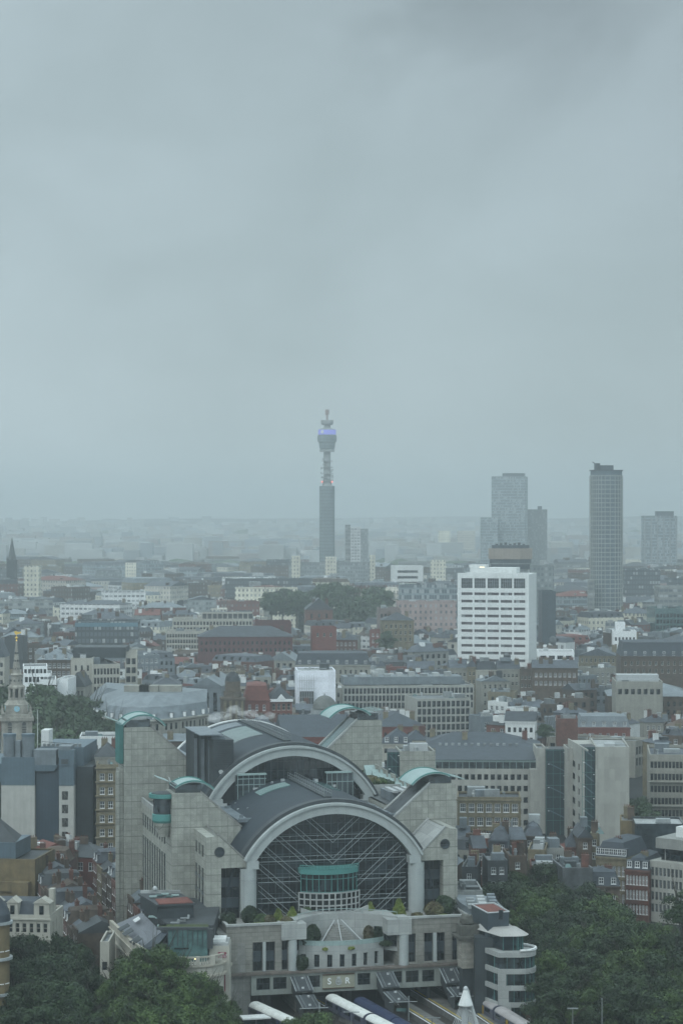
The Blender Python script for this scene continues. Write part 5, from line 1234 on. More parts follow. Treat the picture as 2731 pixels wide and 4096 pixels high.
# ------------------------------------------------------------------ middle distance, left to right
block('office_block', 'cream stepped office block with a dark roof band and grid of windows near the steeple', 'office block', 372, 480, 2662, 900, 30, 16, 'creamw', 'flat', 'lead', rows=6, cols=8, ww=1.4, wh=2.4, style='dark', side='l', sidecols=2, top=1.3, floor=3.6, par=.4, bot=2810)
c2 = block('office_block', 'cream tower bay at the right end of the stepped office block', 'office block', 500, 548, 2616, 915, 14, 4, 'creamw', 'flat', 'flatpale', rows=6, cols=2, ww=1.6, wh=2.4, top=1.8, floor=3.6, bot=2720)
block('office_block', 'pale office end wall with two columns of narrow windows beside the stepped block', 'office block', 283, 372, 2642, 905, 24, 2, 'creamw', 'flat', 'lead', rows=5, cols=3, ww=.8, wh=2.2, top=2, floor=3.9, bot=2700)
m = MB(); m.box(0, 21, 0, 18, 0, 4.2); o = tag(m.build('roof_storey', 'darkclad', loc=(xa(290, 912), 914, zp(2642, 905) + .4)), 'dark green metal roof storey on top of the stepped cream office block', 'roof storey')
block('office_block', 'white modern building with stepped floors and ribbon windows above the square trees', 'office block', 158, 226, 2722, 850, 20, 8, 'whitep', 'flat', 'flatpale', rows=5, cols=2, ww=2.9, wh=1.5, style='dark', side='l', top=1.7, floor=3.2, par=.3, bot=2830)
block('office_block', 'white box storey set back above the ribbon windowed building', 'office block', 96, 208, 2698, 858, 16, 8, 'whitep', 'flat', 'flatpale', rows=1, cols=7, ww=1.1, wh=2, side='', top=1, par=.3, bot=2715)
block('office_block', 'upper white box storey with three tall windows near the steeple', 'office block', 92, 190, 2668, 862, 14, 8, 'whitep', 'flat', 'darkgrey', rows=1, cols=6, ww=1.0, wh=2.2, top=.9, par=.3)
block('office_block', 'white blank flank wall right of the ribbon windowed building', 'office block', 228, 272, 2718, 866, 18, -6, 'whitep', 'flat', 'flatpale', par=.3, bot=2790)
block('mansion_block', 'brown victorian block with two tall blue framed bays behind the white building', 'building', 150, 286, 2640, 990, 24, 3, 'brown', 'hip', 'lead', rows=4, cols=7, ww=1.3, wh=2.0, style='sash', top=1.5, roofh=4, dorm=3, bot=2700)
block('church', 'small gothic stone gable with lancets rising above the square trees', 'church', 275, 338, 2748, 880, 16, -4, 'stone', 'gabley', 'darkgrey', rows=1, cols=4, ww=.9, wh=5.5, style='plain', top=1.5, roofh=5.5, bot=2795)
block('office_block', 'tall dark slab tower standing directly behind the golden weather vane', 'office block', 18, 92, 2555, 1100, 16, 0, mat('darkslab', (.03, .04, .055), var=.1) and 'darkgrey', 'flat', 'darkgrey', rows=0, bot=2690)
block('gabled_house', 'white gabled building cut by the left edge beside the dark slab', 'building', -40, 18, 2630, 930, 14, 0, 'creamw', 'gabley', 'slateo', rows=4, cols=3, ww=1.0, wh=1.8, roofh=7, bot=2680)
# curved slate roofed block above the square (long sweeping front)
cv = empty('curved_block', (xa(560, 800), 800, gz(800)), 0, 'long curved stone block with sweeping slate mansard roof and dormers behind the station', 'building'); g = gz(800)
fp_ = [(335, 2868, 872), (345, 2885, 845), (380, 2905, 820), (430, 2918, 805), (500, 2925, 797), (580, 2920, 796), (650, 2908, 800), (720, 2896, 806), (790, 2884, 815), (835, 2875, 822)]
pts = [(xa(p, Y) - xa(560, 800), Y - 800, zp(py - 33, Y) - g) for p, py, Y in fp_]
H = sum(p[2] for p in pts) / len(pts)
m = MB(); wl = []
for (a, b) in zip(pts, pts[1:]):
    d = Vector((b[0] - a[0], b[1] - a[1])); ln = d.length; d.normalize(); n = max(1, int(ln / 2.6)); xs = spans(ln, n, 1.1); zs = [(H - 3.4 - i * 3.9, H - 1.1 - i * 3.9) for i in range(3)]
    m.holed(a[0], a[1], d.x, d.y, ln, 0, H, xs, zs, .25)
    for z_ in zs:
        for x_ in xs: wl.append((1.1, 2.3, 'plain', a[0] + d.x * x_[0], a[1] + d.y * x_[0], z_[0], math.atan2(d.y, d.x)))
m.build('wall', 'stone', cv)
wl.sort(key=lambda q: -q[5]); put_windows(cv, wl)
inn = [(p[0] * .96 + (3 if i < 3 else 0), p[1] + 4.0) for i, p in enumerate(pts)]; top = [(p[0] * .80 + 3, p[1] + 17 if p[1] < 40 else p[1]) for p in pts]
m = MB()
for i in range(len(pts) - 1):
    a, b = pts[i], pts[i + 1]; m.quad((a[0], a[1], H), (b[0], b[1], H), (*inn[i + 1], H + 4.6), (*inn[i], H + 4.6)); m.quad((*inn[i], H + 4.6), (*inn[i + 1], H + 4.6), (*top[i + 1], H + 8), (*top[i], H + 8))
m.add([(*t, H + 8) for t in top], [tuple(range(len(top)))]); m.build('roof', 'lead', cv)
m = MB()
for (a, b) in zip(pts, pts[1:]): m.tube((a[0], a[1] - .1, H), (b[0], b[1] - .1, H), .5, 6)
m.build('cornice', 'stone', cv)
for i in range(len(pts) - 1):
    a, b = pts[i], pts[i + 1]; dd = Vector((b[0] - a[0], b[1] - a[1])); n = max(1, int(dd.length / 4.6))
    for k in range(n):
        t = (k + .5) / n; x, y = a[0] + dd.x * t, a[1] + dd.y * t + .5; m = MB(); m.box(x - .75, x + .75, y, y + 2.6, H + .5, H + 2.6); m.mi = 1; m.box(x - .5, x + .5, y - .05, y - .003, H + .7, H + 2.3); m.build('dormer', ['lead', 'whitep'], cv)
for (px, py, w_) in ((500, 2812, 9), (560, 2815, 7), (640, 2808, 8)):
    x = xa(px, 830) - xa(560, 800); m = MB(); m.box(x, x + w_, 26, 32, H + 6, H + 10.2); m.build('roof_housing', 'stone', cv)
OCC.append((xa(320, 800), 790, R(0), 56, 60)); KEEP.append((330, 840, 2925, 795))
block('gallery_block', 'blue grey arcaded upper block with round arched windows behind the curved roof', 'building', 545, 790, 2778, 920, 30, 5, 'bluegrey', 'flat', 'lead', rows=1, cols=11, ww=1.4, wh=2.6, style='plain', top=1.4, clut=5, bot=2808)
block('terrace_block', 'long red brick block with slate roof to the left of the white gable', 'building', 612, 720, 2742, 960, 20, 3, 'red', 'hip', 'slateo', rows=2, ww=1, wh=1.8, clut=2, bot=2762)
block('stone_hall', 'blue grey stone hall with pitched lead roof left of the domed corner tower', 'building', 770, 885, 2745, 900, 34, -6, 'lead', 'gabley', 'lead', rows=2, ww=1.6, wh=4, style='plain', top=2.5, roofh=3.5, bot=2830)
# domed corner tower with the word around its globe
dt = empty('theatre_tower', (xa(930, 830), 830, gz(830)), R(8), 'dark domed corner tower crowned with a globe and lettering ring', 'tower'); g = gz(830); k_ = 830 / F
def dz(py): return zp(py, 830) - g
m = MB(); m.box(-45 * k_, 45 * k_, -4, 4, 0, dz(2798)); m.box(-48 * k_, 48 * k_, -4.4, 4.4, dz(2798), dz(2790)); m.cyl(0, 0, 36 * k_, dz(2790), dz(2765), 8); m.box(-28 * k_, 28 * k_, -2.6, 2.6, dz(2765), dz(2725)); m.build('tower_body', mat('sootstone', (.16, .13, .10), var=.3, vs=.5, streak=.6), dt)
for x in (-34, -12, 12, 34): m = MB(); m.cyl(x * k_, -4.6, .5, dz(2900), dz(2800), 10); m.build('column', 'yellow', dt)
m = MB(); m.lathe(0, 0, [(30 * k_, dz(2725)), (26 * k_, dz(2705)), (14 * k_, dz(2692)), (8 * k_, dz(2686))], 12); m.build('dome', 'darkgrey', dt)
m = MB(); m.blob((0, 0, dz(2672)), 12 * k_, 14, (1, 1, 1), 0, 0); m.cyl(0, 0, .4, dz(2660), dz(2640), 6, .05); m.build('globe', 'darkgrey', dt)
c = bpy.data.curves.new('letters', 'FONT'); c.body = 'COLISEUM'; c.size = 1.7; c.align_x = 'CENTER'; c.extrude = .1
o = bpy.data.objects.new('letters', c); col.objects.link(o); o.parent = dt; o.location = (-1.2, -1.8, dz(2686)); o.rotation_euler = (R(90), 0, 0); c.materials.append(P('creamw')); fmesh(o)
OCC.append((xa(885, 830), 822, 0, 10, 12)); KEEP.append((885, 975, 2850, 826))
rg = block('theatre_wing', 'red brick wing with white bands and pedimented white gable right of the domed tower', 'building', 975, 1080, 2800, 836, 20, 3, 'red', 'mansard', 'redroof', rows=2, cols=3, ww=1.0, wh=2.2, style='sash', top=1.8, roofh=5, bot=2850)
wg_ = block('pediment_house', 'white trimmed house with triangular pediment and slate roof beside the red wing', 'house', 1082, 1168, 2798, 838, 16, 6, 'red', 'hip', 'slateo', rows=2, cols=4, ww=1.2, wh=2.4, style='cream', top=1.6, roofh=4.5, bot=2850)
m = MB(); w_ = wg_.W; m.extr([(w_ * .3, wg_.H + .1), (w_ * .7, wg_.H + .1), (w_ * .5, wg_.H + 1.9)], -.8, .6); m.box(-.3, w_ + .3, -.6, -.01, wg_.H - .9, wg_.H + .09); m.build('pediment', 'whitep', wg_.root)
wr = block('wrapped_building', 'building wrapped in white scaffold sheeting with a ragged blue edge', 'building', 1190, 1342, 2688, 930, 22, 4, 'wraps', 'flat', 'flatpale', side='l', par=.5, bot=2790)
m = MB(); m.box(wr.W * .05, wr.W * .42, -1.6, -.01, wr.H * .35, wr.H * .72); m.build('scaffold_bay', 'darkgrey', wr.root)
m = MB()
for k in range(7): m.tube((wr.W * .05 + k * .95, -1.8, 3), (wr.W * .05 + k * .95, -1.8, wr.H * .95), .12, 4)
for k in range(5): m.tube((wr.W * .03, -1.8, wr.H * (.4 + .12 * k)), (wr.W * .48, -1.8, wr.H * (.4 + .12 * k)), .1, 4)
m.build('scaffold_tubes', 'whitem', wr.root)
# small ribbed dome
do = empty('domed_hall', (xa(1298, 790), 790, gz(790)), 0, 'grey ribbed shallow dome on a drum in front of the white wrapped building', 'dome'); g = gz(790); k_ = 790 / F
m = MB(); r_ = 50 * k_; z0_ = zp(2838, 790) - g; m.lathe(0, 0, [(r_ * math.cos(t), z0_ + r_ * 1.12 * math.sin(t)) for t in (R(4 + 84 * i / 9) for i in range(10))], 28); m.build('dome', 'domec', do, True)
m = MB(); m.cyl(0, 0, r_ * 1.12, z0_ - 1.6, z0_ + .1, 28); m.cyl(0, 0, r_ * 1.25, 0, z0_ - 1.6, 28); m.build('drum', 'plant', do)
m = MB(); m.cyl(0, 0, .5, z0_ + r_ * 1.1, z0_ + r_ * 1.1 + .8, 8, .1); m.build('finial', 'plant', do)
OCC.append((xa(1230, 790), 778, 0, 14, 24)); KEEP.append((1240, 1350, 2850, 788))
# long grey modern office with glass grid
lo = block('office_block', 'long low grey office with fine glazed grid and deep flat roof, behind the rear tower', 'office block', 1372, 1895, 2748, 960, 24, 6, 'stonep', 'flat', 'flat', rows=3, cols=34, ww=1.15, wh=2.3, style='tall', side='r', sidecols=7, top=.7, floor=3.1, bot=2850, par=.4)
m = MB(); m.box(1, lo.W - 4, 6, 20, lo.H + .3, lo.H + 3.6); m.build('roof_housing', 'lead', lo.root)
for k in range(9): m = MB(); x = 3 + k * 5.2; m.box(x, x + 2.6, 8, 13, lo.H + 3.61, lo.H + 4.6 + (k % 3) * .4); m.build('plant_box', ['plant', 'whitem', 'flatpale'][k % 3], lo.root)
lo2 = block('office_block', 'near glazed wing of the grey office with five storeys of square panes', 'office block', 1665, 1882, 2800, 930, 24, 10, 'stonep', 'flat', 'flat', rows=5, cols=11, ww=1.5, wh=2.4, style='tall', side='r', sidecols=6, top=.6, floor=3.15, bot=2990, par=.4, clut=7)
block('slate_hall', 'long dark slate roofed hall with red brick gable in front of the grey office', 'building', 1500, 1700, 2908, 840, 26, 8, 'red', 'hip', 'slate', rows=1, ww=1, wh=2, roofh=4.5, bot=2960)
block('brick_hall', 'red brick hall with wide grey roof left of the rear right tower', 'building', 1130, 1400, 2950, 740, 30, 6, 'red', 'gable', 'slate', rows=0, roofh=6, clut=3, bot=3000)
block('steam_house', 'brown brick building with pale capped chimneys left of the red brick hall', 'building', 985, 1128, 2925, 770, 24, 4, 'brown', 'hip', 'slateo', rows=2, roofh=4, chim=4, bot=2980)
# ------------------------------------------------------------------ the white tower block
wt = empty('tower_block', (xa(1829, 1040), 1040, gz(1040)), R(-12), 'tall white office tower with rows of dark ribbon windows and five large top openings', 'tower block')
g = gz(1040); a1 = (2050 - CX) / F; r_ = R(-12); X0 = xa(1829, 1040); WW = (a1 * 1040 * .985 - X0 * .985) / math.cos(r_)
WW = (xa(2116, 1032) - X0) / math.cos(r_); H = zp(2296, 1040) - g; DD = 27.0
m = MB(); wl = []; cols_ = spans(WW, 5, WW * .158 + 1.2, 1.3, 1.6); cw_ = cols_[0][1] - cols_[0][0]
cols_ = [(1.3 + i * (WW - 2.6) / 5 + .45, 1.3 + (i + 1) * (WW - 2.6) / 5 - .45) for i in range(5)]; cw_ = cols_[0][1] - cols_[0][0]
fl = 3.36; rows_ = [(H - 9.6 - i * fl, H - 9.6 - i * fl + 1.25) for i in range(12)]
m.holed(0, 0, 1, 0, WW, -2, H, cols_, [(H - 5.9, H - 1.7)], 1.4) if False else None
zs = rows_ + [(H - 6.4, H - 1.9)]
m.holed(0, 0, 1, 0, WW, -2, H, cols_, zs, .5); m.holed(WW, 0, 0, 1, DD, -2, H, [(1.2, 2.0)], rows_, .4); m.holed(0, DD, 0, -1, DD, -2, H, [], []); m.holed(WW, DD, -1, 0, WW, -2, H, [], [])
m.quad((0, 0, H - .3), (WW, 0, H - .3), (WW, DD, H - .3), (0, DD, H - .3)); m.box(0, WW, 0, .4, H - .01, H + .5); m.build('wall', mat('towerwhite', (.54, .56, .555), var=.05, vs=.25, streak=.22, grid=[(0, 3.36, .14, .25)]), wt)
rw = mat('maroonglass', (.10, .075, .09), rough=.3, var=.3)
for (c, d) in zs:
    for (a, b) in cols_:
        q = MB(); q.quad((a, .42, c), (b, .42, c), (b, .42, d), (a, .42, d)); q.mi = 1
        n = 6 if d - c < 2 else 5
        for k in range(n + 1): x = a + k * (b - a) / n; q.box(x - .06, x + .06, .3, .41, c, d)
        if d - c > 2:
            for k in range(4): z = c + k * (d - c) / 3; q.box(a, b, .3, .41, z - .05, z + .05)
        elif rnd.random() < .35:
            x = a + rnd.randint(0, 3) * (b - a) / n; q.box(x, x + 2 * (b - a) / n, .36, .415, c, d)
        q.build('window', [rw if d - c < 2 else P('glass2'), P('plant')], wt)
for (c, d) in rows_: q = MB(); q.quad((WW - .35, 1.2, c), (WW - .35, 2.0, c), (WW - .35, 2.0, d), (WW - .35, 1.2, d)); q.build('window', rw, wt)
q = MB(); q.box(5, WW - 6.5, 5, 18, H + .01, H + 2.8); q.box(4, 12, 8, 16, H + 2.81, H + 4.0); q.build('roof_housing', 'white', wt)
q = MB(); q.box(9.5, 11.5, 4.9, 4.99, H + 2.9, H + 3.1); q.build('roof_lamp', 'lampw', wt)
OCC.append((X0, 1040, r_, WW, DD + 6)); KEEP.append((1825, 2178, 2662, 1036))
# low white curved annexe at its foot
ax = block('annexe', 'low white annexe with dark ribbon glazing at the foot of the white tower', 'building', 2150, 2296, 2612, 1010, 18, -3, 'whitep', 'flat', 'flatpale', rows=1, cols=4, ww=3.6, wh=1.7, style='strip', top=1.2, par=.7, clut=2, bot=2665)
m = MB(); m.lathe(0, 0, [(.2, 0), (.2, 2.0)], 8); m.blob((0, -.3, 3.0), 1.9, 14, (.9, .35, 1.1), 0, 0); tag(m.build('satellite_dish', 'plant', loc=(xa(2210, 1080), 1080, zp(2588, 1080))), 'white satellite dish on a roof just right of the white tower', 'satellite dish')
# concrete drum topped block behind the white tower
dm = empty('drum_tower', (xa(2040, 1500), 1500, gz(1500)), 0, 'tan panelled drum storey over dark floors behind the top of the white tower', 'tower'); g = gz(1500); k_ = 1500 / F
def ez(py): return zp(py, 1500) - g
def octa(r, yy=.7): return [(r * math.cos(R(22.5 + 45 * i)) * 1.06, r * math.sin(R(22.5 + 45 * i)) * yy) for i in range(8)]
m = MB(); m.prism(octa(88 * k_), ez(2236), ez(2193)); m.build('panelled_storey', 'tancyl', dm)
m = MB(); m.prism(octa(84 * k_), ez(2252), ez(2236)); m.prism(octa(80 * k_), ez(2275), ez(2256)); m.prism(octa(76 * k_), ez(2193), ez(2180)); m.build('dark_storey', 'spandrel', dm)
m = MB(); m.prism(octa(83 * k_), ez(2256), ez(2252)); m.prism(octa(70 * k_), 0, ez(2275)); m.build('slab', 'plant', dm)
for i in range(7): m = MB(); x = (-60 + i * 18) * k_; m.box(x, x + 1.6, -3, 0, ez(2180), ez(2176 - (i % 3) * 3)); m.build('roof_gear', 'darkgrey', dm)
OCC.append((xa(1940, 1500), 1480, 0, 34, 40))
block('office_block', 'dark slab with pale floor lines stepping down right of the white tower', 'office block', 2130, 2215, 2268, 1420, 22, 0, 'w_grey', 'flat', 'darkgrey', par=.6, bot=2400)
block('office_block', 'very dark plain tower side immediately right of the white tower', 'office block', 2168, 2222, 2372, 1180, 24, 0, 'spandrel', 'flat', 'darkgrey', bot=2580)
# slim round sided tower with concrete grid
cp = empty('round_sided_tower', (xa(2424, 1550), 1550, gz(1550)), 0, 'tall slim office tower with bowed ends and a fine concrete window grid', 'tower'); g = gz(1550); k_ = 1550 / F
H = zp(1880, 1550) - g; a_, b_ = 67 * k_, 9.0
def oval(sc_): 
    o = []
    for i in range(28):
        t = 2 * math.pi * i / 28; c, s_ = math.cos(t), math.sin(t)
        x = a_ * (abs(c) ** .75) * (1 if c > 0 else -1); y = b_ * (abs(s_) ** .75) * (1 if s_ > 0 else -1); o.append((x * sc_ * math.cos(.3) - y * sc_ * math.sin(.3) * .6, x * sc_ * math.sin(.3) + y * sc_))
    return o
core = oval(.965); m = MB(); m.prism(core, 0, H - 1); m.build('glazed_core', 'bluegrey', cp)
ring = oval(1.0); fh = 3.05; nfl = int(H / fh)
m = MB()
for k in range(nfl): m.prism(ring, H - 3.6 - k * fh - .7, H - 3.6 - k * fh)
m.build('floor_bands', mat('cpconc', (.47, .50, .48), var=.1, vs=.1, streak=.2), cp)
m = MB()
for (x, y) in [((p[0] * (1 - t) + q[0] * t), (p[1] * (1 - t) + q[1] * t)) for p, q in zip(ring, ring[1:] + ring[:1]) for t in (0,)]: m.box(x * 1.004 - .2, x * 1.004 + .2, y * 1.004 - .2, y * 1.004 + .2, 0, H - 4.2)
m.build('mullions', MATS['cpconc'], cp)
m = MB(); m.prism(oval(.97), H - 3.4, H - .6); m.build('top_storey', 'bluegrey', cp)
m = MB(); m.prism(oval(1.03), H - .59, H); m.build('roof_slab', 'spandrel', cp)
m = MB(); m.box(-6.5, 4.6, -3, 4, H + .01, H + 3.2); m.box(-8, -4.5, -3, 3, H + .02, H + 4.6); m.tube((-9.4, 0, H + 5.6), (-4, 0, H + 2), .3, 5); m.build('roof_housing', 'spandrel', cp)
OCC.append((xa(2350, 1550), 1538, 0, 26, 26)); KEEP.append((2355, 2500, 2440, 1540))
m = MB(); m.box(0, 4, 0, 8, 0, zp(2320, 1530) - gz(1530)); tag(m.build('stair_tower', 'w_stone' and PW('w_conc'), loc=(xa(2354, 1530), 1530, gz(1530))), 'narrow lift tower attached low on the left of the slim round sided tower', 'tower')
# far hazy towers
def far_tower(px0, px1, py, Y, D, wall, label, cap=None, rot=0):
    b = block('tower_block', label, 'tower block', px0, px1, py, Y, D, rot, wall, 'flat', 'darkgrey', par=.8, bot=2260)
    if cap: m = MB(); m.box(b.W * cap[0], b.W * cap[1], D * .3, D * .7, b.H, b.H + cap[2]); m.build('roof_housing', 'spandrel', b.root)
    return b
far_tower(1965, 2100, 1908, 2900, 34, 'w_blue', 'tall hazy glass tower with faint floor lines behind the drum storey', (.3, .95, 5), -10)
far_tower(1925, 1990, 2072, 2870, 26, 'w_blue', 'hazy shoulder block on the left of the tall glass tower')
far_tower(2112, 2188, 2040, 2950, 26, 'w_grey', 'hazy block with notched top on the right of the tall glass tower', (.55, .75, 5))
far_tower(1380, 1402, 2102, 2600, 16, 'w_conc', 'thin pale stair tower just right of the round telecom tower'); far_tower(1402, 1442, 2112, 2580, 18, 'w_white', 'white framed slab block beside the round telecom tower')
far_tower(1442, 1472, 2118, 2700, 20, 'w_grey', 'faint grey block at the right of the white framed slab')
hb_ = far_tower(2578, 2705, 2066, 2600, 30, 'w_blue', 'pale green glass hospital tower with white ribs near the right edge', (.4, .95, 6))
m = MB()
for k in range(6): x = hb_.W * k / 5; m.box(x - .8, x + .8, -.8, -.01, 0, hb_.H)
m.build('rib', 'plant', hb_.root)
far_tower(1755, 1800, 2126, 3300, 20, 'w_cream', 'low tan block in the haze left of the glass tower'); far_tower(1830, 1900, 2126, 3400, 24, 'w_stone', 'pale slab in the haze just left of the glass tower shoulder')
# round telecom tower
bt = empty('telecom_tower', (xa(1308, 2420), 2420, gz(2420)), 0, 'tall slender round telecom tower with blue screen band and aerial mast', 'telecom tower'); g = gz(2420); k_ = 2420 / F
def tz(py): return zp(py, 2420) - g
def lat(nm, prof, mt, n=24): m = MB(); m.lathe(0, 0, [(r * k_, tz(y)) for r, y in prof], n); return m.build(nm, mt, bt)
btm = mat('towerglass', (.25, .31, .33), var=.12, vs=.1, grid=[(0, 3.6, 1.1, .6), (2.4, 0, .5, .4)]); btd = mat('towerconc', (.40, .42, .42), var=.08)
lat('shaft', [(30.5, 2400), (30.5, 1944)], btm); lat('upper_shaft', [(19, 1944), (17, 1925), (14, 1915), (14, 1805)], btd)
for y0_, r in ((1925, 24), (1912, 26), (1896, 25), (1870, 24), (1845, 22)): lat('aerial_gallery', [(r, y0_), (r, y0_ - 2.2)], btd)
for i in range(14):
    a = R(360 * i / 14); rr = (20 + (i % 3) * 2) * k_; m = MB(); z_ = tz(1920 - (i * 17) % 90); m.tube((rr * math.cos(a), rr * math.sin(a), z_), (rr * math.cos(a) * 1.18, rr * math.sin(a) * 1.18, z_), 1.0, 10); m.tube((14 * k_ * math.cos(a), 14 * k_ * math.sin(a), z_), (rr * math.cos(a), rr * math.sin(a), z_), .25, 5); m.build('dish_aerial', 'whitem', bt)
lat('neck_collar', [(30, 1807), (30, 1800), (26, 1798)], btd); lat('lower_pod', [(28, 1798), (31, 1790), (33, 1768), (38, 1766)], btm); lat('upper_pod', [(38, 1767), (38.5, 1745), (35, 1739)], btm)
lat('led_band', [(35.5, 1738), (35.5, 1719)], 'led'); lat('roof_tier', [(31, 1719), (31, 1716), (14, 1712), (12, 1700)], btd); lat('top_ring', [(20, 1700), (25, 1693), (25, 1681), (20, 1680)], btd)
lat('mast', [(4, 1680), (4, 1660), (8, 1656), (8, 1638), (5, 1637)], mat('mastred', (.40, .28, .27), var=.1), 8)
m = MB(); a = R(238); m.tube((36 * k_ * math.cos(a), 36 * k_ * math.sin(a), tz(1728)), (36.6 * k_ * math.cos(a), 36.6 * k_ * math.sin(a), tz(1728)), 1.7, 16); m.build('screen_emblem', 'whitep', bt)
for s in (-1, 1): m = MB(); m.blob((s * 20 * k_, -17 * k_, tz(1928)), .9, 8, (1, 1, 1.4), 0, 0); m.build('beacon', 'beacon', bt)
OCC.append((xa(1270, 2420), 2400, 0, 24, 40)); KEEP.append((1270, 1350, 2225, 2410))
# crane by the telecom tower, far spire on the left
cr = empty('tower_crane', (xa(1211, 2200), 2200, gz(2200)), 0, 'thin luffing crane left of the round telecom tower', 'crane'); zz = zp(2205, 2200) - gz(2200)
m = MB(); m.tube((0, 0, 0), (0, 0, zz), .8, 4); m.build('mast', 'whitem', cr); m = MB(); m.tube((0, 0, zz), (-4.5, 0, zz + 13), .5, 4); m.tube((0, 0, zz), (7.5, 0, zz + 14), .45, 4); m.build('jib', 'whitem', cr); m = MB(); m.box(-2, 2, -1, 1, zz - 2, zz + 1); m.build('cab', 'white', cr)
fs_ = empty('church_spire', (xa(48, 1900), 1900, gz(1900)), 0, 'dark pointed church spire at the left edge of the hazy skyline', 'church spire'); g = gz(1900); k_ = 1900 / F
m = MB(); m.box(-19 * k_, 19 * k_, -4, 4, 0, zp(2240, 1900) - g); m.build('tower', 'darkclad', fs_); m = MB(); m.cyl(0, 0, 17 * k_, zp(2240, 1900) - g, zp(2150, 1900) - g, 8, .15); m.build('spire', 'darkgrey', fs_)
for s in (-1, 1): m = MB(); m.cyl(s * 17 * k_, -3.6, .8, zp(2240, 1900) - g, zp(2218, 1900) - g, 6, .05); m.build('pinnacle', 'darkgrey', fs_)
KEEP.append((30, 68, 2300, 1890))
# ------------------------------------------------------------------ right side: long stone office, glass stair towers
so_ = block('office_block', 'long pale stone office with glass top band and rows of paired windows behind the station', 'office block', 1742, 2146, 3078, 700, 18, -2, 'stonep', 'flat', 'slate', rows=5, cols=15, ww=1.3, wh=1.7, style='plain', side='', top=1.5, floor=3.5, par=.2, bot=3340)
H = so_.H; m = MB(); m.box(0, so_.W, .5, 1.2, H + .21, H + 2.6); m.build('glass_band', 'glass2', so_.root)
m = MB(); m.box(0, so_.W, .3, .49, H + 2.2, H + 2.9)
for k in range(16): x = k * so_.W / 15; m.box(x - .08, x + .08, .3, .49, H + .2, H + 2.6)
m.build('band_frame', 'turqpale', so_.root)
m = MB(); m.add([(0, -.2, H + 2.91), (so_.W, -.2, H + 2.91), (so_.W, 18, H + 6), (0, 18, H + 6), (so_.W, 18, H), (0, 18, H)], [(0, 1, 2, 3), (1, 4, 2), (0, 3, 5)]); m.build('roof', 'slate', so_.root)
for k in range(13): m = MB(); x = 1 + k * 2; m.box(x, x + .9, 16, 17, H + 5.2, H + 6.4); m.build('roof_vent', 'plant', so_.root)
ep = block('stair_end', 'plain pale stone pier closing the long office beside the first glass stair', 'building', 2146, 2184, 3000, 696, 14, 0, 'stonep', 'flat', 'flat', par=.5, bot=3370)
m = MB(); m.tri((-.5, .3, ep.H), (4, .3, ep.H), (4, .3, ep.H + 1)); m.box(-2, 0, 0, 12, 4, ep.H - 6); m.build('return_wall', 'stonep', ep.root)
def glass_stair(px0, px1, py, Y, label, nst=9):
    z = zp(py, Y); g = gz(Y); root = empty('glass_stairwell', (xa(px0, Y), Y, g), 0, label, 'stairwell', 'glazed stairwells of the pale stone towers'); W_ = xa(px1, Y) - xa(px0, Y); H = z - g
    m = MB(); m.box(0, W_, .3, 9, 0, H); m.build('dark_interior', 'darkgrey', root)
    m = MB(); m.box(0, W_, .05, .1, 0, H); m.build('glazing', mat('stairglass', (.035, .06, .07), rough=.12, var=.3), root)
    m = MB()
    for k in range(int(H / 3.55)):
        zz = H - .2 - k * 3.55; m.box(0, W_, -.04, .04, zz - .12, zz); 
    for k in range(4): x = k * W_ / 3; m.box(x - .05, x + .05, -.03, .03, 0, H)
    m.build('glazing_bars', 'turq', root)
    m = MB()
    for k in range(int(H / 3.55)):
        zz = H - 3.4 - k * 3.55
        if k % 2 or nst < 9: m.add([(W_ * .15, .045, zz + 2.9), (W_ * .15, .045, zz + 2.5), (W_ * .85, .045, zz + .3), (W_ * .85, .045, zz + .7)], [(0, 1, 2, 3)])
    m.build('stair_flight', 'bluegrey', root)
    for k in range(int(H / 3.55) - 1):
        m = MB(); zz = H - 1.0 - k * 3.55; m.box(W_ * (.08 if k % 2 else .82), W_ * (.08 if k % 2 else .82) + .45, -.02, .03, zz, zz + .22); m.build('stair_lamp', 'whitep', root)
    return root
glass_stair(2184, 2268, 2999, 693, 'wide dark glass stairwell between two pale stone walls'); glass_stair(2328, 2381, 2990, 668, 'narrow glass stairwell with diagonal flights left of the blank stone wall', 5)
t1_ = block('stone_tower', 'pale stone wall with a column of paired windows between two glass stairwells', 'building', 2268, 2290, 2998, 684, 12, 0, 'stonep', 'flat', 'flat', par=.3, bot=3370)
t2_ = block('stone_tower', 'tall blank pale stone tower wall with flat roof and railings', 'tower block', 2381, 2516, 2992, 667, 26, -3, 'stonep', 'flat', 'flatpale', par=.3, bot=3370, clut=3)
m = MB(); wl = []; 
tw_ = empty('window_wall', (xa(2270, 693), 693, gz(693)), math.atan2(668 - 693, xa(2328, 668) - xa(2270, 693)), 'angled pale stone wall with stacked pairs of windows between the glass stairwells', 'building'); ln = math.hypot(668 - 693, xa(2328, 668) - xa(2270, 693)); g = gz(693); H = zp(2990, 672) - g
zs = [(H - 7 - k * 3.65, H - 5.1 - k * 3.65) for k in range(8)]; xs = [(ln * .3, ln * .3 + 5.5), (ln * .72, ln * .72 + 2.6)]
m.holed(0, 0, 1, 0, ln, 0, H, xs, zs, .3); m.quad((0, 0, H), (ln, 0, H), (ln, 12, H), (0, 12, H)); m.quad((ln, 0, 0), (ln, 8, 0), (ln, 8, H), (ln, 0, H)); m.build('wall', 'stonep', tw_)
put_windows(tw_, [(x[1] - x[0], 1.9, 'plain', x[0], .06, z[0], 0) for z in zs for x in xs])
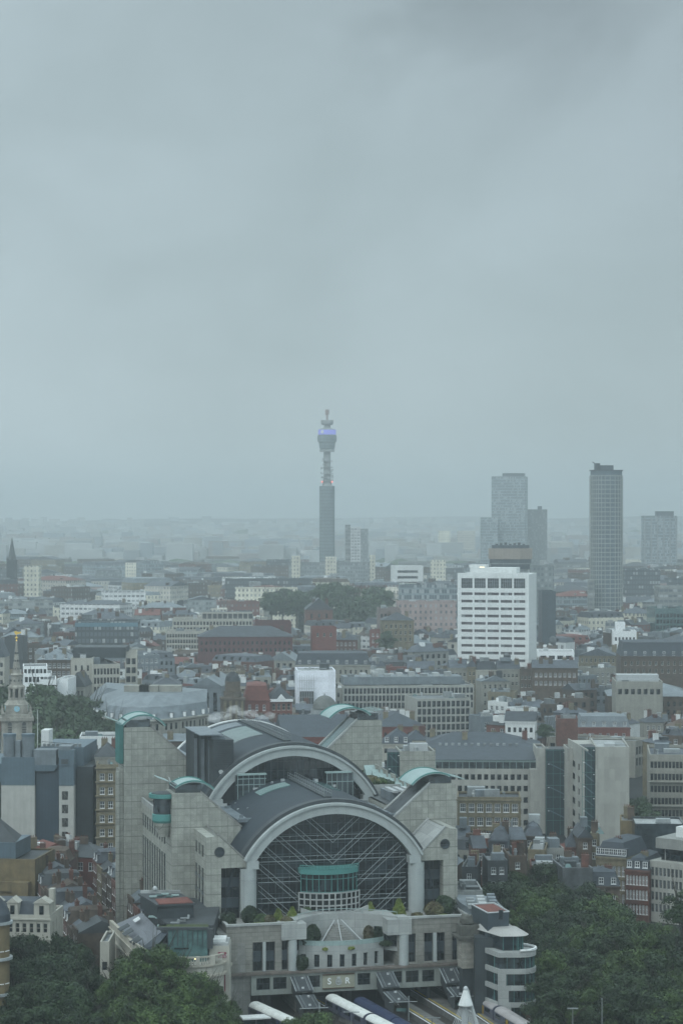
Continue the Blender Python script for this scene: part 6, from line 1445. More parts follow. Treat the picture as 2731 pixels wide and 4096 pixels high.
m = MB(); m.box(0, ln + 8, .01, .4, H + .01, H + .5); m.tube((0, 6, H + 1), (ln, 1, H + 1), .06, 4); m.build('parapet', 'stonep', tw_)
bxr = block('office_block', 'plain granite box with glazed left side next to the second right tower', 'building', 1600, 1740, 3014, 600, 14, 4, 'granite', 'flat', 'flat', par=.5, bot=3140, clut=4)
glass_stair(1550, 1600, 3010, 602, 'glazed link with green tint between the rear arch terrace and the granite box', 5)
hip_ = block('slate_terrace', 'long dark slate hipped roof over a cream cornice behind the stone office', 'building', 1655, 2160, 2992, 770, 26, -4, 'creamw', 'hip', 'slate', rows=1, cols=24, ww=1, wh=1.8, style='plain', top=1.2, roofh=4.2, bot=3060)
block('cream_house', 'cream house with dormers and urn topped corner right of the rear right tower', 'house', 1528, 1640, 2975, 740, 18, -3, 'creamw', 'hip', 'slate', rows=2, cols=5, ww=1, wh=1.5, style='plain', top=1.6, floor=3.8, roofh=4, dorm=3, chim=1, bot=3020)
block('cream_house', 'cream stone house with corner chimney between the dormered house and slate terrace', 'house', 1622, 1700, 2962, 750, 14, -3, 'creamw', 'hip', 'slate', rows=2, cols=3, ww=.9, wh=1.6, style='plain', roofh=3, chim=2, bot=3010)
# yellow brick house in front of the stone office
yh = block('brick_house', 'yellow brick house with large white sash windows below the stone office', 'house', 1828, 2082, 3196, 620, 13, -3, 'yellow', 'flat', 'slateo', rows=3, cols=7, ww=1.6, wh=2.3, style='sash2', top=1.3, floor=3.7, side='', clut=6, par=.5, bot=3335)
m = MB(); m.box(-.3, yh.W + .3, -.35, -.01, yh.H - 8.6, yh.H - 8.2); m.box(-.3, yh.W + .3, -.3, -.01, yh.H - .5, yh.H - .1); m.build('string_course', 'yellow', yh.root)
# far right street wall
fr1 = block('office_block', 'tall brown and glass facade lining the right side street', 'office block', 2540, 2600, 2975, 820, 40, 60, 'stone', 'flat', 'flat', rows=7, cols=5, ww=2.2, wh=2.8, style='tall', side='l', sidecols=4, top=1.4, floor=4.0, bot=3330)
fr2 = block('stone_block', 'stepped cream stone block with balconies at the right edge', 'building', 2598, 2790, 3030, 700, 30, -6, 'stone', 'flat', 'slateo', rows=7, cols=13, ww=.85, wh=2.0, style='plain', side='l', sidecols=5, top=1.3, floor=3.7, bot=3330, clut=4)
for k in (1, 3): m = MB(); m.box(-.6, fr2.W, -.9, -.01, fr2.H - 3.9 - k * 3.7, fr2.H - 3.6 - k * 3.7); m.build('balcony', 'stone', fr2.root)
block('brick_block', 'yellow brown brick block with wet flat roof left of the stepped stone block', 'building', 2500, 2560, 2990, 860, 26, 0, 'stone', 'flat', 'flat', rows=6, cols=7, ww=1.2, wh=2.2, style='sash', top=1.4, floor=3.8, bot=3250, side='l')
block('mews_house', 'blue grey mansard terrace with white sash dormers right of the stone office', 'house', 2312, 2520, 2910, 860, 18, -2, 'red', 'mansard', 'lead', rows=2, cols=6, ww=1.1, wh=1.9, style='sash', roofh=4.0, dorm=5, bot=2965)
block('brown_hall', 'long brown brick warehouse with blue ribbed roof at the right', 'building', 2432, 2790, 2785, 960, 30, -4, 'brown', 'hip', 'lead', rows=2, cols=14, ww=1.1, wh=2, style='plain', roofh=5, bot=2860)
# yellow brick gable ends, houses stepping down to the garden
block('party_wall', 'ochre brick party wall with two red chimney stacks beside the blank stone tower', 'house', 2482, 2542, 3288, 600, 12, -6, 'ochre', 'flat', 'flat', par=.3, chim=2, bot=3375)
block('penthouse', 'modern glazed penthouse under a thin pale roof slab right of the ochre wall', 'house', 2538, 2740, 3300, 590, 14, -3, 'glass2', 'flat', 'flatpale', par=.25, clut=2, bot=3370)
bl = block('slate_house', 'long sloping dark slate roofed brick terrace with white dormers facing the garden', 'house', 2382, 2502, 3425, 578, 16, -28, 'yellow', 'mansard', 'slate', rows=4, cols=7, ww=.95, wh=2.5, style='sash', roofh=3.6, dorm=7, top=2.2, floor=3.5, bot=3600)
bl2 = block('brick_terrace', 'dark red brick terrace with tall white sashes between the slate terrace and the grey office', 'house', 2500, 2594, 3478, 565, 14, -24, 'brick', 'mansard', 'slate', rows=5, cols=7, ww=.9, wh=2.3, style='sash', roofh=2.8, dorm=3, top=1.4, floor=3.6, bot=3700)
bl3 = block('mansard_house', 'low house with grey mansard roof and one white dormer among the tree tops', 'house', 2330, 2478, 3545, 553, 10, -6, 'brown', 'mansard', 'slate', rows=2, ww=1, wh=1.8, roofh=3.2, dorm=3, style='sash', bot=3600)
# sixties office, right edge
sg_ = empty('grey_office', (xa(2592, 565), 565, gz(565)), R(-37), 'pale concrete sixties office with close rows of narrow windows at the right edge', 'office block'); g = gz(565)
LW = 13.5; H = zp(3448, 563) - g; m = MB(); wl = []
xs = spans(LW, 11, .75, .8, .8); zs = [(H - 3.6 - k * 3.0, H - 1.5 - k * 3.0) for k in range(6)]; zs = [z for z in zs if z[0] > .5]
m.holed(0, 0, 1, 0, LW, 0, H, xs, zs, .3)
c_, s_ = math.cos(R(47)), math.sin(R(47)); m.holed(LW, 0, c_, s_, 20, 0, H, spans(20, 6, 1.8), [(z[0] - .2, z[1] + .1) for z in zs], .35)
m.prism([(0.01, .4), (LW - .01, .4), (LW + 20 * c_, 20 * s_), (LW + 20 * c_ - 12, 20 * s_ + 12), (0, 14)], H - .4, H); m.build('wall', 'stonep', sg_)
wl += [(.75, 2.1, 'grey', x[0], .06, z[0], 0) for z in zs for x in xs] + [(1.8, 2.4, 'strip', LW + c_ * x[0] - s_ * .08, s_ * x[0] + c_ * .08, z[0] - .2, R(47)) for z in zs for x in spans(20, 6, 1.8)]
put_windows(sg_, wl)
m = MB(); m.prism([(2, 3), (LW + 1, 2.2), (LW + 18 * c_, 18 * s_ + 2), (LW + 18 * c_ - 11, 18 * s_ + 11), (2, 14)], H + .01, H + 3.0); m.build('set_back_glazing', 'glass', sg_)
m = MB(); m.prism([(1.2, 1.6), (LW + .6, 1.2), (LW + 19.5 * c_, 19.5 * s_), (LW + 19 * c_ - 12, 19 * s_ + 12), (1, 15)], H + 3.01, H + 5.6); m.build('top_slab', 'conc', sg_)
for k in range(4): m = MB(); m.box(5 + k * 4.5, 7.6 + k * 4.5, 5, 8, H + 5.61, H + 8.2 + (k % 2)); m.build('roof_housing', ['white', 'whitem', 'plant', 'white'][k], sg_)
for k in range(6): m = MB(); m.box(3 + k * 3.4, 3.3 + k * 3.4, 2.9, 3.1, H + .02, H + 3.0); m.build('mullion', 'conc', sg_)
OCC.append((xa(2590, 560), 540, 0, 45, 40))
# jumble of small houses right of the station
spec = [(1818, 1875, 3350, 497, 'brick', 'gable'), (1895, 1942, 3395, 480, 'brick', 'gable'), (1955, 2030, 3360, 500, 'slateo', 'mansard'), (2040, 2100, 3360, 510, 'brown', 'gable'), (2095, 2170, 3345, 530, 'brown', 'mansard'),
        (2035, 2105, 3430, 500, 'brown', 'flat'), (2110, 2180, 3405, 505, 'yellow', 'flat'), (2180, 2255, 3400, 515, 'conc', 'flat'), (2262, 2312, 3390, 500, 'brick', 'mansard'), (2312, 2368, 3352, 508, 'brown', 'gabley'), (2360, 2392, 3340, 505, 'yellow', 'flat'), (2250, 2370, 3480, 480, 'flat', 'flat'), (2120, 2220, 3470, 488, 'brick', 'flat'), (1950, 2030, 3450, 486, 'darkgrey', 'flat'), (1846, 1905, 3475, 470, 'darkgrey', 'flat')]
dsc = ['red brick house with steep gable hard against the station tower', 'dark red brick house with one white sash window', 'slate clad house with two white sash windows', 'brown house with hipped roof and dish aerials', 'brown mansard house below the pale stone pier',
       'low brown brick house with skylights in the lane', 'low yellow brick extension with flat roof', 'white walled roof extension in the lane below the glass stairwell', 'red brick mansard house with white sashes below the window wall', 'tall brown gable with chimney pots below the blank stone tower', 'narrow yellow chimney wall beside the tall brown gable', 'flat grey roof with red fascia above the garden trees', 'low red brick block behind the tree tops', 'dark blue flat roofs behind the tree tops', 'dark roof cluttered with white ducts right of the station']
for k, ((p0, p1, py, Y, wm_, rf), lb) in enumerate(zip(spec, dsc)):
    Y = Yz(py, 23 + (k * 7) % 4)
    block('brick_house', lb, 'house', p0, p1, py, Y, 11 + k % 4, [-4, 3, -8, 5][k % 4], wm_, rf, 'slateo' if rf != 'flat' else 'flat', rows=2 if wm_ != 'flat' else 0, ww=1.1, wh=1.7, style='sash', top=1.2, roofh=2.4, chim=k % 3, clut=4 if rf == 'flat' else 1, group='small houses between the station and the garden', par=.4)
block('pale_box', 'plain pale green rendered box with a cluttered roof right of the station terrace', 'building', 1826, 1930, 3568, 500, 12, 2, 'paleconc', 'flat', 'darkgrey', par=.3, clut=5, bot=3640)
# ------------------------------------------------------------------ curved glass fronted office beside the station
cb = empty('curved_office', (xa(1990, 452), 452, 5), 0, 'white banded office with curved glass bays and sloping pale roof right of the station', 'office block')
def q_(px, py, z): Y = Yz(py, z); return Vector((xa(px, Y) - xa(1990, 452), Y - 452, z - 5))
c0 = q_(1993, 3812, 22.5); zt = 22.5 - 5; R_ = 3.4; ln = 4.3
def plan(o=0.0, ext=0):
    p = [(-4.6 - o * .3, 10), (-0.0 - o, -.0 - o * .8), (ln, -.0 - o)]
    for i in range(9): t = R(-90 + 22.5 * i * .9); p.append((ln + (R_ + o) * math.cos(t), R_ + (R_ + o) * math.sin(t)))
    p.append((ln, R_ * 2 + 6)); return [(x + c0.x, y + c0.y) for x, y in p]
fl = 3.32
m = MB(); m.prism(plan(-.35), 0, zt - .2); m.build('glass_core', 'glass2', cb)
for k in range(7):
    m = MB(); z = zt - k * fl; m.prism(plan(.05), z - 1.0, z); m.build('floor_band', 'paleconc', cb)
m = MB(); P_ = plan(.06); 
for k in range(7):
    z = zt - k * fl
    a = P_[1]; w_ = 1.1 + .5 * k if k else .0
    if k: m.box(a[0] - .02, a[0] + min(2.6, w_), a[1] - .02, a[1] + .8, z - fl, z + .01 if k == 0 else z - .99 + .98)
m.build('corner_pier', 'paleconc', cb)
m = MB()
for k in range(7):
    z = zt - k * fl
    for i in range(2, 12):
        p = plan(-.3)[i]; m.box(p[0] - .06, p[0] + .06, p[1] - .06, p[1] + .06, z - fl, z - 1.0)
    for t in (.35, .7): a, b = plan(-.3)[1], plan(-.3)[2]; x = a[0] + (b[0] - a[0]) * t; m.box(x - .05, x + .05, a[1] - .1, a[1], z - fl, z - 1.0)
    for t in (.2, .5, .8): a, b = plan(-.3)[0], plan(-.3)[1]; m.box(a[0] + (b[0] - a[0]) * t - .08, a[0] + (b[0] - a[0]) * t + .08, a[1] + (b[1] - a[1]) * t - .1, a[1] + (b[1] - a[1]) * t + .05, z - fl, z - 1.0)
m.build('glazing_bars', 'turq', cb)
m = MB()
for (a, b) in list(zip(plan(0), plan(0)[1:]))[2:11]: m.tube((a[0], a[1], zt + .35), (b[0], b[1], zt + .35), .3, 5)
m.build('balcony_rim', 'white', cb)
# set back top storey and its sloping roof
tp_ = plan(-1.3); m = MB(); m.prism([(p[0] - (.2 if i < 3 else 1.2), p[1] + .9) for i, p in enumerate(tp_)], zt, zt + 3.0); m.build('top_glazing', 'glass', cb)
m = MB(); tb = [(p[0] - (.2 if i < 3 else 1.2), p[1] + .8) for i, p in enumerate(tp_)]
for i in range(1, 11):
    p = tb[i]; m.box(p[0] - .07, p[0] + .07, p[1] - .08, p[1] + .04, zt, zt + 3)
m.build('glazing_bars', 'turq', cb)
m = MB(); e = [(p[0] - (.2 if i < 3 else .7), p[1] + .3) for i, p in enumerate(plan(-.7))]; cxx = c0.x + .2; cyy = c0.y + 10
inn = [(p[0] + (cxx - p[0]) * .36, p[1] + (cyy - p[1]) * .36) for p in e]
for i in range(len(e) - 1): m.quad((*e[i], zt + 3.0), (*e[i + 1], zt + 3.0), (*inn[i + 1], zt + 4.0), (*inn[i], zt + 4.0))
m.add([(*p, zt + 4.0) for p in inn], [tuple(range(len(inn)))]); m.add([(*p, zt + 2.99) for p in e], [tuple(reversed(range(len(e))))]); m.build('sloping_roof', mat('paleroof', (.50, .49, .47), rough=.5, var=.06, grid=[(.8, 0, .05, .2)]), cb)
ra, rb = q_(1905, 3625, 28.5), q_(2035, 3652, 28.5); zh = 29.3
Q4 = [q_(1950, 3655, zh), q_(2035, 3650, zh), q_(1975, 3616, zh), q_(1885, 3621, zh)]; qc = sum(Q4, Vector()) / 4
m = MB(); m.prism([(p.x, p.y) for p in Q4], zt + .5, zh - 5); rr_ = m.build('roof_house', 'spandrel', cb)
m = MB(); m.prism([(p.x + (qc.x - p.x) * .16, p.y + (qc.y - p.y) * .16) for p in Q4], zh - 4.99, zh - 4.88); m.build('red_roofing', 'redroof', rr_)
m = MB(); pts = [(p.x, p.y) for p in Q4]
for a, b in zip(pts, pts[1:] + pts[:1]): m.tube((*a, zh - 4.9), (*b, zh - 4.9), .17, 5)
m.build('roof_rim', 'whitem', rr_)
twin(c0.x + .4, c0.y + 5.0, zt + 5.6, .9, 2.0, cb, 'plain')
m = MB(); m.prism([(c0.x - 6.3, c0.y + 26), (c0.x - 3.4, c0.y + 14), (c0.x + 3, c0.y + 14), (c0.x + 1, c0.y + 34), (c0.x - 7, c0.y + 36)], 0, zt + 5.5); m.build('rear_wing', 'lead', cb)
for k in range(9): m = MB(); x, y = c0.x - 5 + (k % 3) * 2.2, c0.y + 18 + (k // 3) * 4; m.box(x, x + 1.6, y, y + 1.6, zt + 5.51, zt + 6.4 + (k % 3) * .4); m.build('plant_box', ['plant', 'whitem', 'lead'][k % 3], cb)
m = MB(); m.box(c0.x - 4.4, c0.x - .4, c0.y + 5, c0.y + 13.9, 0, zt + 2.0); m.build('link_wing', 'darkclad', cb)
OCC.append((xa(1880, 460), 445, 0, 20, 50))
# ornate stone pier by the gallery end
sp = empty('stone_pier', (xa(1876, 462), 462, 8), R(14), 'weathered banded stone pier with wide cap at the right end of the gallery', 'stone pier')
zc = zp(3755, 462) - 8
m = MB(); m.box(-1.2, 1.4, .3, 3, 0, zc - 6.2); m.build('base', 'darkclad', sp)
m = MB(); m.box(-1.5, 1.7, 0, 3, zc - 6.1, zc)
for k in range(4): m.box(-1.6, 1.8, -.1, 3.1, zc - 1.6 - k * 1.25, zc - .9 - k * 1.25)
m.build('shaft', 'portland', sp); m = MB(); m.box(-2.6, 2.8, -1.0, 4, zc, zc + .5); m.box(-1.8, 2.0, -.3, 3.2, zc + .5, zc + 2.6); m.blob((0, 1.4, zc + 3.4), 1.5, 10, (1, 1, .9), 2, .4); m.build('cap', mat('darkstone', (.12, .12, .105), var=.35, vs=1, streak=.4), sp)

# more of the middle distance that can be told apart
def two(name, label, p0, p1, py, Y, D, rot, wall, **k): return block(name, label, 'building', p0, p1, py, Y, D, rot, wall, **k)
a_ = two('office_block', 'long dark office with a bright blue strip under its roof edge, left of centre', 300, 552, 2494, 1250, 30, 3, 'w_dark', roof='flat', rm='darkgrey', bot=2590)
m = MB(); m.box(0, a_.W, -.3, -.01, a_.H - 1.9, a_.H + .2); m.build('blue_strip', mat('bluestrip', (.14, .27, .34), var=.1), a_.root)
a_ = two('office_block', 'cream framed office with stacked open floors beyond the curved slate block', 690, 1010, 2482, 1300, 24, 2, 'creamw', roof='flat', rm='flatpale', rows=3, cols=24, ww=1.2, wh=1.9, style='plain', top=.7, floor=3.3, bot=2560)
m = MB(); m.box(a_.W * .36, a_.W, 4, 18, a_.H + .3, a_.H + 4.3); m.build('top_storey', 'darkgrey', a_.root); m = MB(); m.box(a_.W * .36, a_.W, 3.4, 3.99, a_.H + 3.6, a_.H + 4.5)
for k in range(10): x = a_.W * (.36 + .064 * k); m.box(x, x + .6, 3.4, 3.99, a_.H + .3, a_.H + 3.6)
m.build('top_frame', 'creamw', a_.root)
two('office_block', 'cream framed lower wing with fine window bars below the stacked open floors', 664, 820, 2532, 1230, 20, 2, 'creamw', roof='flat', rm='flat', rows=5, cols=14, ww=1.0, wh=1.9, style='plain', top=.6, floor=3.0, bot=2620)
a_ = two('brick_block', 'long maroon brick block with slate roof and a row of pale dormers', 792, 1170, 2548, 1150, 22, 3, 'maroonbrick', roof='hip', rm='slateo', rows=2, cols=20, ww=1.1, wh=1.8, style='plain', roofh=5, bot=2630)
two('brick_block', 'taller dark hall end standing over the maroon brick block', 1020, 1165, 2496, 1175, 24, 3, 'maroonbrick', roof='flat', rm='darkgrey', bot=2600)
two('brick_block', 'scarlet brick gable end with white corner between the maroon block and small round tree', 1248, 1345, 2515, 1180, 12, 5, 'red', roof='flat', rm='darkgrey', rows=1, cols=3, ww=1.2, wh=2, style='cream', bot=2600)
a_ = two('slate_terrace', 'slate mansard terrace with paired white dormers behind the white wrapped building', 1180, 1480, 2660, 1010, 18, 0, 'stone', roof='mansard', rm='slate', rows=2, cols=14, ww=1.1, wh=1.9, style='cream', roofh=5, dorm=8, bot=2690)
two('pink_house', 'pink rendered building with arched windows right of the tall tree clump', 1515, 1600, 2440, 1300, 18, 3, 'pink', roof='flat', rm='flat', rows=3, cols=5, ww=1.3, wh=2.2, style='plain', bot=2500)
two('pink_house', 'long pink brick range behind the pink rendered building', 1590, 1825, 2412, 1340, 18, 2, 'w_pink', roof='flat', rm='flat', bot=2440)
two('yellow_house', 'pale yellow building with white framed windows left of the white tower', 1530, 1655, 2482, 1230, 16, 4, 'yellow', roof='hip', rm='slateo', rows=3, cols=6, ww=1.2, wh=2.0, style='cream', roofh=4, bot=2530)
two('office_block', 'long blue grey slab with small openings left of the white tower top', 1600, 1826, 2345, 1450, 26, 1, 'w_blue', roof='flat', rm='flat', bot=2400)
two('office_block', 'white building with bold horizontal bands beyond the tall trees', 1568, 1692, 2268, 2000, 24, 2, 'white', roof='flat', rm='flatpale', rows=3, cols=1, ww=26, wh=2.2, style='plain', top=3, floor=5, bot=2330)
two('office_block', 'slim cream tower standing between the banded building and the white tower', 1724, 1782, 2246, 2050, 20, 0, 'w_cream', roof='flat', rm='flat', bot=2330)
two('hospital', 'broad pale stone block spread below the round telecom tower', 1155, 1500, 2256, 2150, 40, 0, 'w_grey', roof='flat', rm='flatpale', bot=2315)
for k, (p0, p1, t_) in enumerate(((1165, 1200, 2228), (1478, 1500, 2225), (1300, 1345, 2232))): two('stone_pavilion', ['left', 'right', 'middle'][k] + ' raised end pavilion on the broad pale block below the telecom tower', p0, p1, t_, 2148, 12, 0, 'w_cream', roof='flat', rm='flatpale', bot=2250)
two('office_block', 'long pale colonnaded building left of the hazy trees', 940, 1190, 2358, 1640, 24, 2, 'w_cream', roof='flat', rm='slateo', bot=2395)
two('office_block', 'long low dark slab with steel roof behind the pale colonnaded building', 900, 1250, 2322, 1800, 28, 1, 'w_dark', roof='flat', rm='lead', bot=2355)
two('flats', 'cream tower of flats beside the dark pointed church spire', 95, 155, 2270, 1750, 20, 2, 'w_cream', roof='flat', rm='flat', bot=2400)
two('brick_chapel', 'dark red chapel with steep roof in front of the hazy trees', 1222, 1330, 2440, 1400, 22, 3, 'brick', roof='gabley', rm='slateo', roofh=7, rows=1, cols=3, ww=1.4, wh=3, style='plain', bot=2480)
two('office_block', 'pale concrete frame building at the right edge below the hospital tower', 2636, 2760, 2352, 1500, 24, 0, 'w_conc', roof='flat', rm='flatpale', bot=2430)
two('office_block', 'dark bulky block right behind the round sided tower', 2500, 2640, 2280, 1800, 30, 0, 'w_dark', roof='flat', rm='darkgrey', bot=2400)
two('office_block', 'teal glass and brick block at the right edge', 2620, 2790, 2440, 1350, 30, 2, 'greenglass', roof='flat', rm='lead', rows=4, cols=12, ww=1.6, wh=2.4, style='strip', bot=2520)
two('office_block', 'white stepped modern block right of the satellite dish', 2452, 2545, 2532, 1150, 16, -4, 'whitep', roof='flat', rm='flatpale', rows=4, cols=6, ww=1.0, wh=1.8, style='plain', clut=4, bot=2610)
two('white_house', 'white penthouse box on top of the white stepped modern block', 2462, 2500, 2498, 1156, 10, -4, 'whitep', roof='flat', rm='flatpale', bot=2535)
two('slate_block', 'long dark slate block with white dormers at the right', 2482, 2790, 2625, 1010, 24, -2, 'brown', roof='mansard', rm='slate', rows=2, cols=12, ww=1.2, wh=1.8, style='cream', roofh=6, dorm=8, bot=2690)
for k, (p0, p1, py_, rf_) in enumerate(((1800, 1868, 2672, 'gable'), (1868, 1905, 2668, 'gabley'), (1905, 1990, 2680, 'mansard'), (1990, 2078, 2676, 'gable'), (2078, 2140, 2684, 'flat'), (2140, 2200, 2672, 'gable'))): two('gabled_house', ['leftmost', 'second', 'third', 'fourth', 'fifth', 'rightmost'][k] + ' of the row of stone houses at the foot of the white tower', p0, p1, py_, 1012 - k * 3, 13, [3, -4, 5, 0, -6, 4][k], ['stone', 'yellow', 'creamw', 'stone', 'brown', 'conc'][k], roof=rf_, rm='slateo' if rf_ != 'flat' else 'flat', rows=3, cols=int((p1 - p0) / 15), ww=1, wh=1.6, style='cream', roofh=3.2, chim=1 + k % 2, clut=2)
two('brown_terrace', 'brown brick terrace in front of the low white annexe', 2130, 2310, 2672, 985, 14, -3, 'brown', roof='gable', rm='slateo', rows=2, cols=9, ww=1.1, wh=1.7, style='sash', roofh=3, chim=4)
a_ = two('ribbed_hall', 'lead roofed hall with two white roof strips at the right', 2462, 2650, 2735, 930, 24, -3, 'stone', roof='flat', rm='lead', rows=1, cols=7, ww=1.6, wh=2.2, style='plain', bot=2770)
m = MB(); m.box(1, a_.W - 1, 2, 2.8, a_.H + 1.2, a_.H + 1.7); m.mi = 0; m.box(1, a_.W - 1, 8, 16, a_.H + .1, a_.H + 3); m.build('roof_strip', 'whitem', a_.root)
two('white_house', 'white rendered house with pitched roof right of the slate hall', 2020, 2140, 2885, 800, 12, -8, 'white', roof='gable', rm='slateo', rows=2, cols=5, ww=1, wh=1.7, style='plain', roofh=3, chim=1)
two('red_house', 'scarlet brick house block right of the white rendered house', 2225, 2310, 2885, 820, 14, -4, 'brick', roof='flat', rm='lead', bot=2900)
# ------------------------------------------------------------------ trees
leafm = []
def leaf_material(name, a, b):
    m = bpy.data.materials.new(name); m.use_nodes = True; t = m.node_tree; bs = t.nodes['Principled BSDF']; bs.inputs['Roughness'].default_value = .6; bs.inputs['Specular IOR Level'].default_value = .25
    tcn = t.nodes.new('ShaderNodeTexCoord'); n = t.nodes.new('ShaderNodeTexNoise'); n.inputs['Scale'].default_value = .45; n.inputs['Detail'].default_value = 5; t.links.new(tcn.outputs['Object'], n.inputs[0])
    oi = t.nodes.new('ShaderNodeObjectInfo'); mr = t.nodes.new('ShaderNodeMapRange'); mr.inputs[1].default_value = .35; mr.inputs[2].default_value = .68; t.links.new(n.outputs[0], mr.inputs[0])
    mx = t.nodes.new('ShaderNodeMixRGB'); t.links.new(mr.outputs[0], mx.inputs[0]); mx.inputs[1].default_value = a + (1,); mx.inputs[2].default_value = b + (1,)
    hs = t.nodes.new('ShaderNodeHueSaturation'); mh = t.nodes.new('ShaderNodeMapRange'); mh.inputs[3].default_value = .75; mh.inputs[4].default_value = 1.25; t.links.new(oi.outputs['Random'], mh.inputs[0]); t.links.new(mh.outputs[0], hs.inputs['Value'])
    t.links.new(mx.outputs[0], hs.inputs['Color']); t.links.new(hs.outputs[0], bs.inputs['Base Color']); MATS[name] = m; return m
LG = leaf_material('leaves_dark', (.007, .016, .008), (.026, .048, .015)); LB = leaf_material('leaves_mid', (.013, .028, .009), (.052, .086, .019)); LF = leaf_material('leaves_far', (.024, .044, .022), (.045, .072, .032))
def crown_mesh(seed, rad, hgt, nl, per, leaf, mt):
    r = random.Random(seed); v = []; f = []
    for i in range(nl):
        th = r.uniform(0, 6.283); u = r.uniform(-.85, 1); k = (1 - u * u) ** .5; q = r.uniform(.35, 1.0)
        cx, cy, cz = rad * k * q * math.cos(th), rad * k * q * math.sin(th), hgt * .5 * u * r.uniform(.75, 1.0)
        lr = rad * r.uniform(.2, .38)
        for j in range(per):
            d = Vector((r.gauss(0, 1), r.gauss(0, 1), r.gauss(0, 1))); d.normalize()
            if d.z < -.5: d.z *= -.6
            p = Vector((cx, cy, cz)) + Vector((d.x * lr, d.y * lr, d.z * lr * .75)) * (r.uniform(.72, 1.08) if j % 9 else r.uniform(1.05, 1.4))
            nrm = (d * .8 + Vector((r.gauss(0, .5), r.gauss(0, .5), r.gauss(.25, .5)))).normalized(); a = nrm.orthogonal().normalized(); b = nrm.cross(a)
            t = r.uniform(0, 6.28); a, b = a * math.cos(t) + b * math.sin(t), b * math.cos(t) - a * math.sin(t); s = leaf * r.uniform(.6, 1.35)
            o = len(v); v += [p - a * s * .5, p + b * s * .38, p + a * s * .5, p - b * s * .38]; f.append((o, o + 1, o + 2, o + 3))
    me = bpy.data.meshes.new('crown'); me.from_pydata([tuple(x) for x in v], [], f); me.materials.append(mt); me.update(); return me
def trunk_mesh(seed, rad, hgt, th_):
    r = random.Random(seed); m = MB(); top = th_ + hgt * .35; m.tube((0, 0, 0), (.2, .1, th_), .5, 9, .36); m.tube((.2, .1, th_), (0, 0, top), .36, 7, .12)
    for i in range(7):
        a = 6.283 * i / 7 + r.random(); l = rad * r.uniform(.5, .8); z = th_ + r.uniform(-.5, hgt * .2)
        e = (l * math.cos(a), l * math.sin(a), z + l * .9); m.tube((.1, .1, z), e, .2, 6, .06)
        for k in range(2): a2 = a + r.uniform(-.7, .7); m.tube(((.1 + e[0]) / 2, (.1 + e[1]) / 2, (z + e[2]) / 2), (e[0] + 1.6 * math.cos(a2), e[1] + 1.6 * math.sin(a2), e[2] + r.uniform(.3, 2)), .09, 5, .03)
    return m.mesh('trunk', 'bark')
CV = {}
def variants(kind):
    if kind not in CV:
        n, rad, hgt, nl, per, leaf, mt = {'near': (5, 7.0, 13, 36, 360, .56, LG), 'bright': (3, 6.5, 12, 34, 360, .52, LB), 'far': (4, 8.0, 13, 34, 100, 1.15, LF)}[kind]
        CV[kind] = [(crown_mesh(31 * i + len(kind), rad, hgt, nl, per, leaf, mt), trunk_mesh(i, rad, hgt, 6.0), rad, hgt) for i in range(n)]
    return CV[kind]
tcount = 0
def tree(X, Y, ztop, wd, kind, label, group, name='plane_tree', squash=1.0):
    global tcount
    vs = variants(kind); cm, tm, rad, hgt = vs[tcount % len(vs)]; tcount += 1; g = gz(Y); s = wd / (2 * rad)
    H = ztop - g; root = empty(name, (X, Y, g), rnd.uniform(0, 6.28), label, 'tree', group)
    ch_ = min(hgt * s * squash, H * .85); o = bpy.data.objects.new('crown', cm); col.objects.link(o); o.parent = root; o.location = (0, 0, H - ch_ / 2); o.scale = (s, s, ch_ / hgt)
    o = bpy.data.objects.new('trunk', tm); col.objects.link(o); o.parent = root; tt = 6 + hgt * .35; o.scale = (s, s, (H - ch_ * .3) / tt)
    return root
def side_words(i): return ordn[i] if i < len(ordn) else f"{i + 1}th"
# left foreground trees: (px, top row, distance, width)
LT = [(60, 3760, 470, 11), (120, 3745, 468, 12), (190, 3735, 472, 13), (262, 3752, 474, 12), (330, 3790, 470, 11), (50, 3850, 452, 12), (130, 3835, 455, 13), (215, 3830, 456, 13), (300, 3850, 455, 12), (345, 3900, 448, 9),
      (60, 3950, 438, 12), (150, 3935, 440, 13), (240, 3940, 440, 13), (330, 3960, 438, 12), (90, 4050, 428, 12), (200, 4040, 428, 12), (310, 4050, 428, 12)]
rowname = {0: 'farthest', 5: 'second', 10: 'third', 14: 'nearest'}
for i, (px, py, Y, wd) in enumerate(LT):
    rw_, k0 = [(n, s) for s, n in rowname.items() if s <= i][-1]
    rw_, k0 = k0 and rw_ or rw_, k0
    s = max(s for s in rowname if s <= i)
    tree(xa(px, Y), Y, zp(py, Y), wd, 'near', f"dark leafy street tree, {side_words(i - s)} from the ochre corner, {rowname[s]} row below the hotel", 'trees below the white hotel')
TT = [(600, 3786, 444, 12), (520, 3850, 443, 11), (680, 3825, 441, 10), (470, 3920, 440, 9), (770, 3905, 434, 9.5), (560, 3930, 436, 12), (660, 3960, 432, 11), (835, 3930, 434, 6), (480, 4010, 430, 11), (590, 4030, 427, 11), (720, 4030, 426, 12), (840, 4040, 426, 11), (900, 4000, 428, 7)]
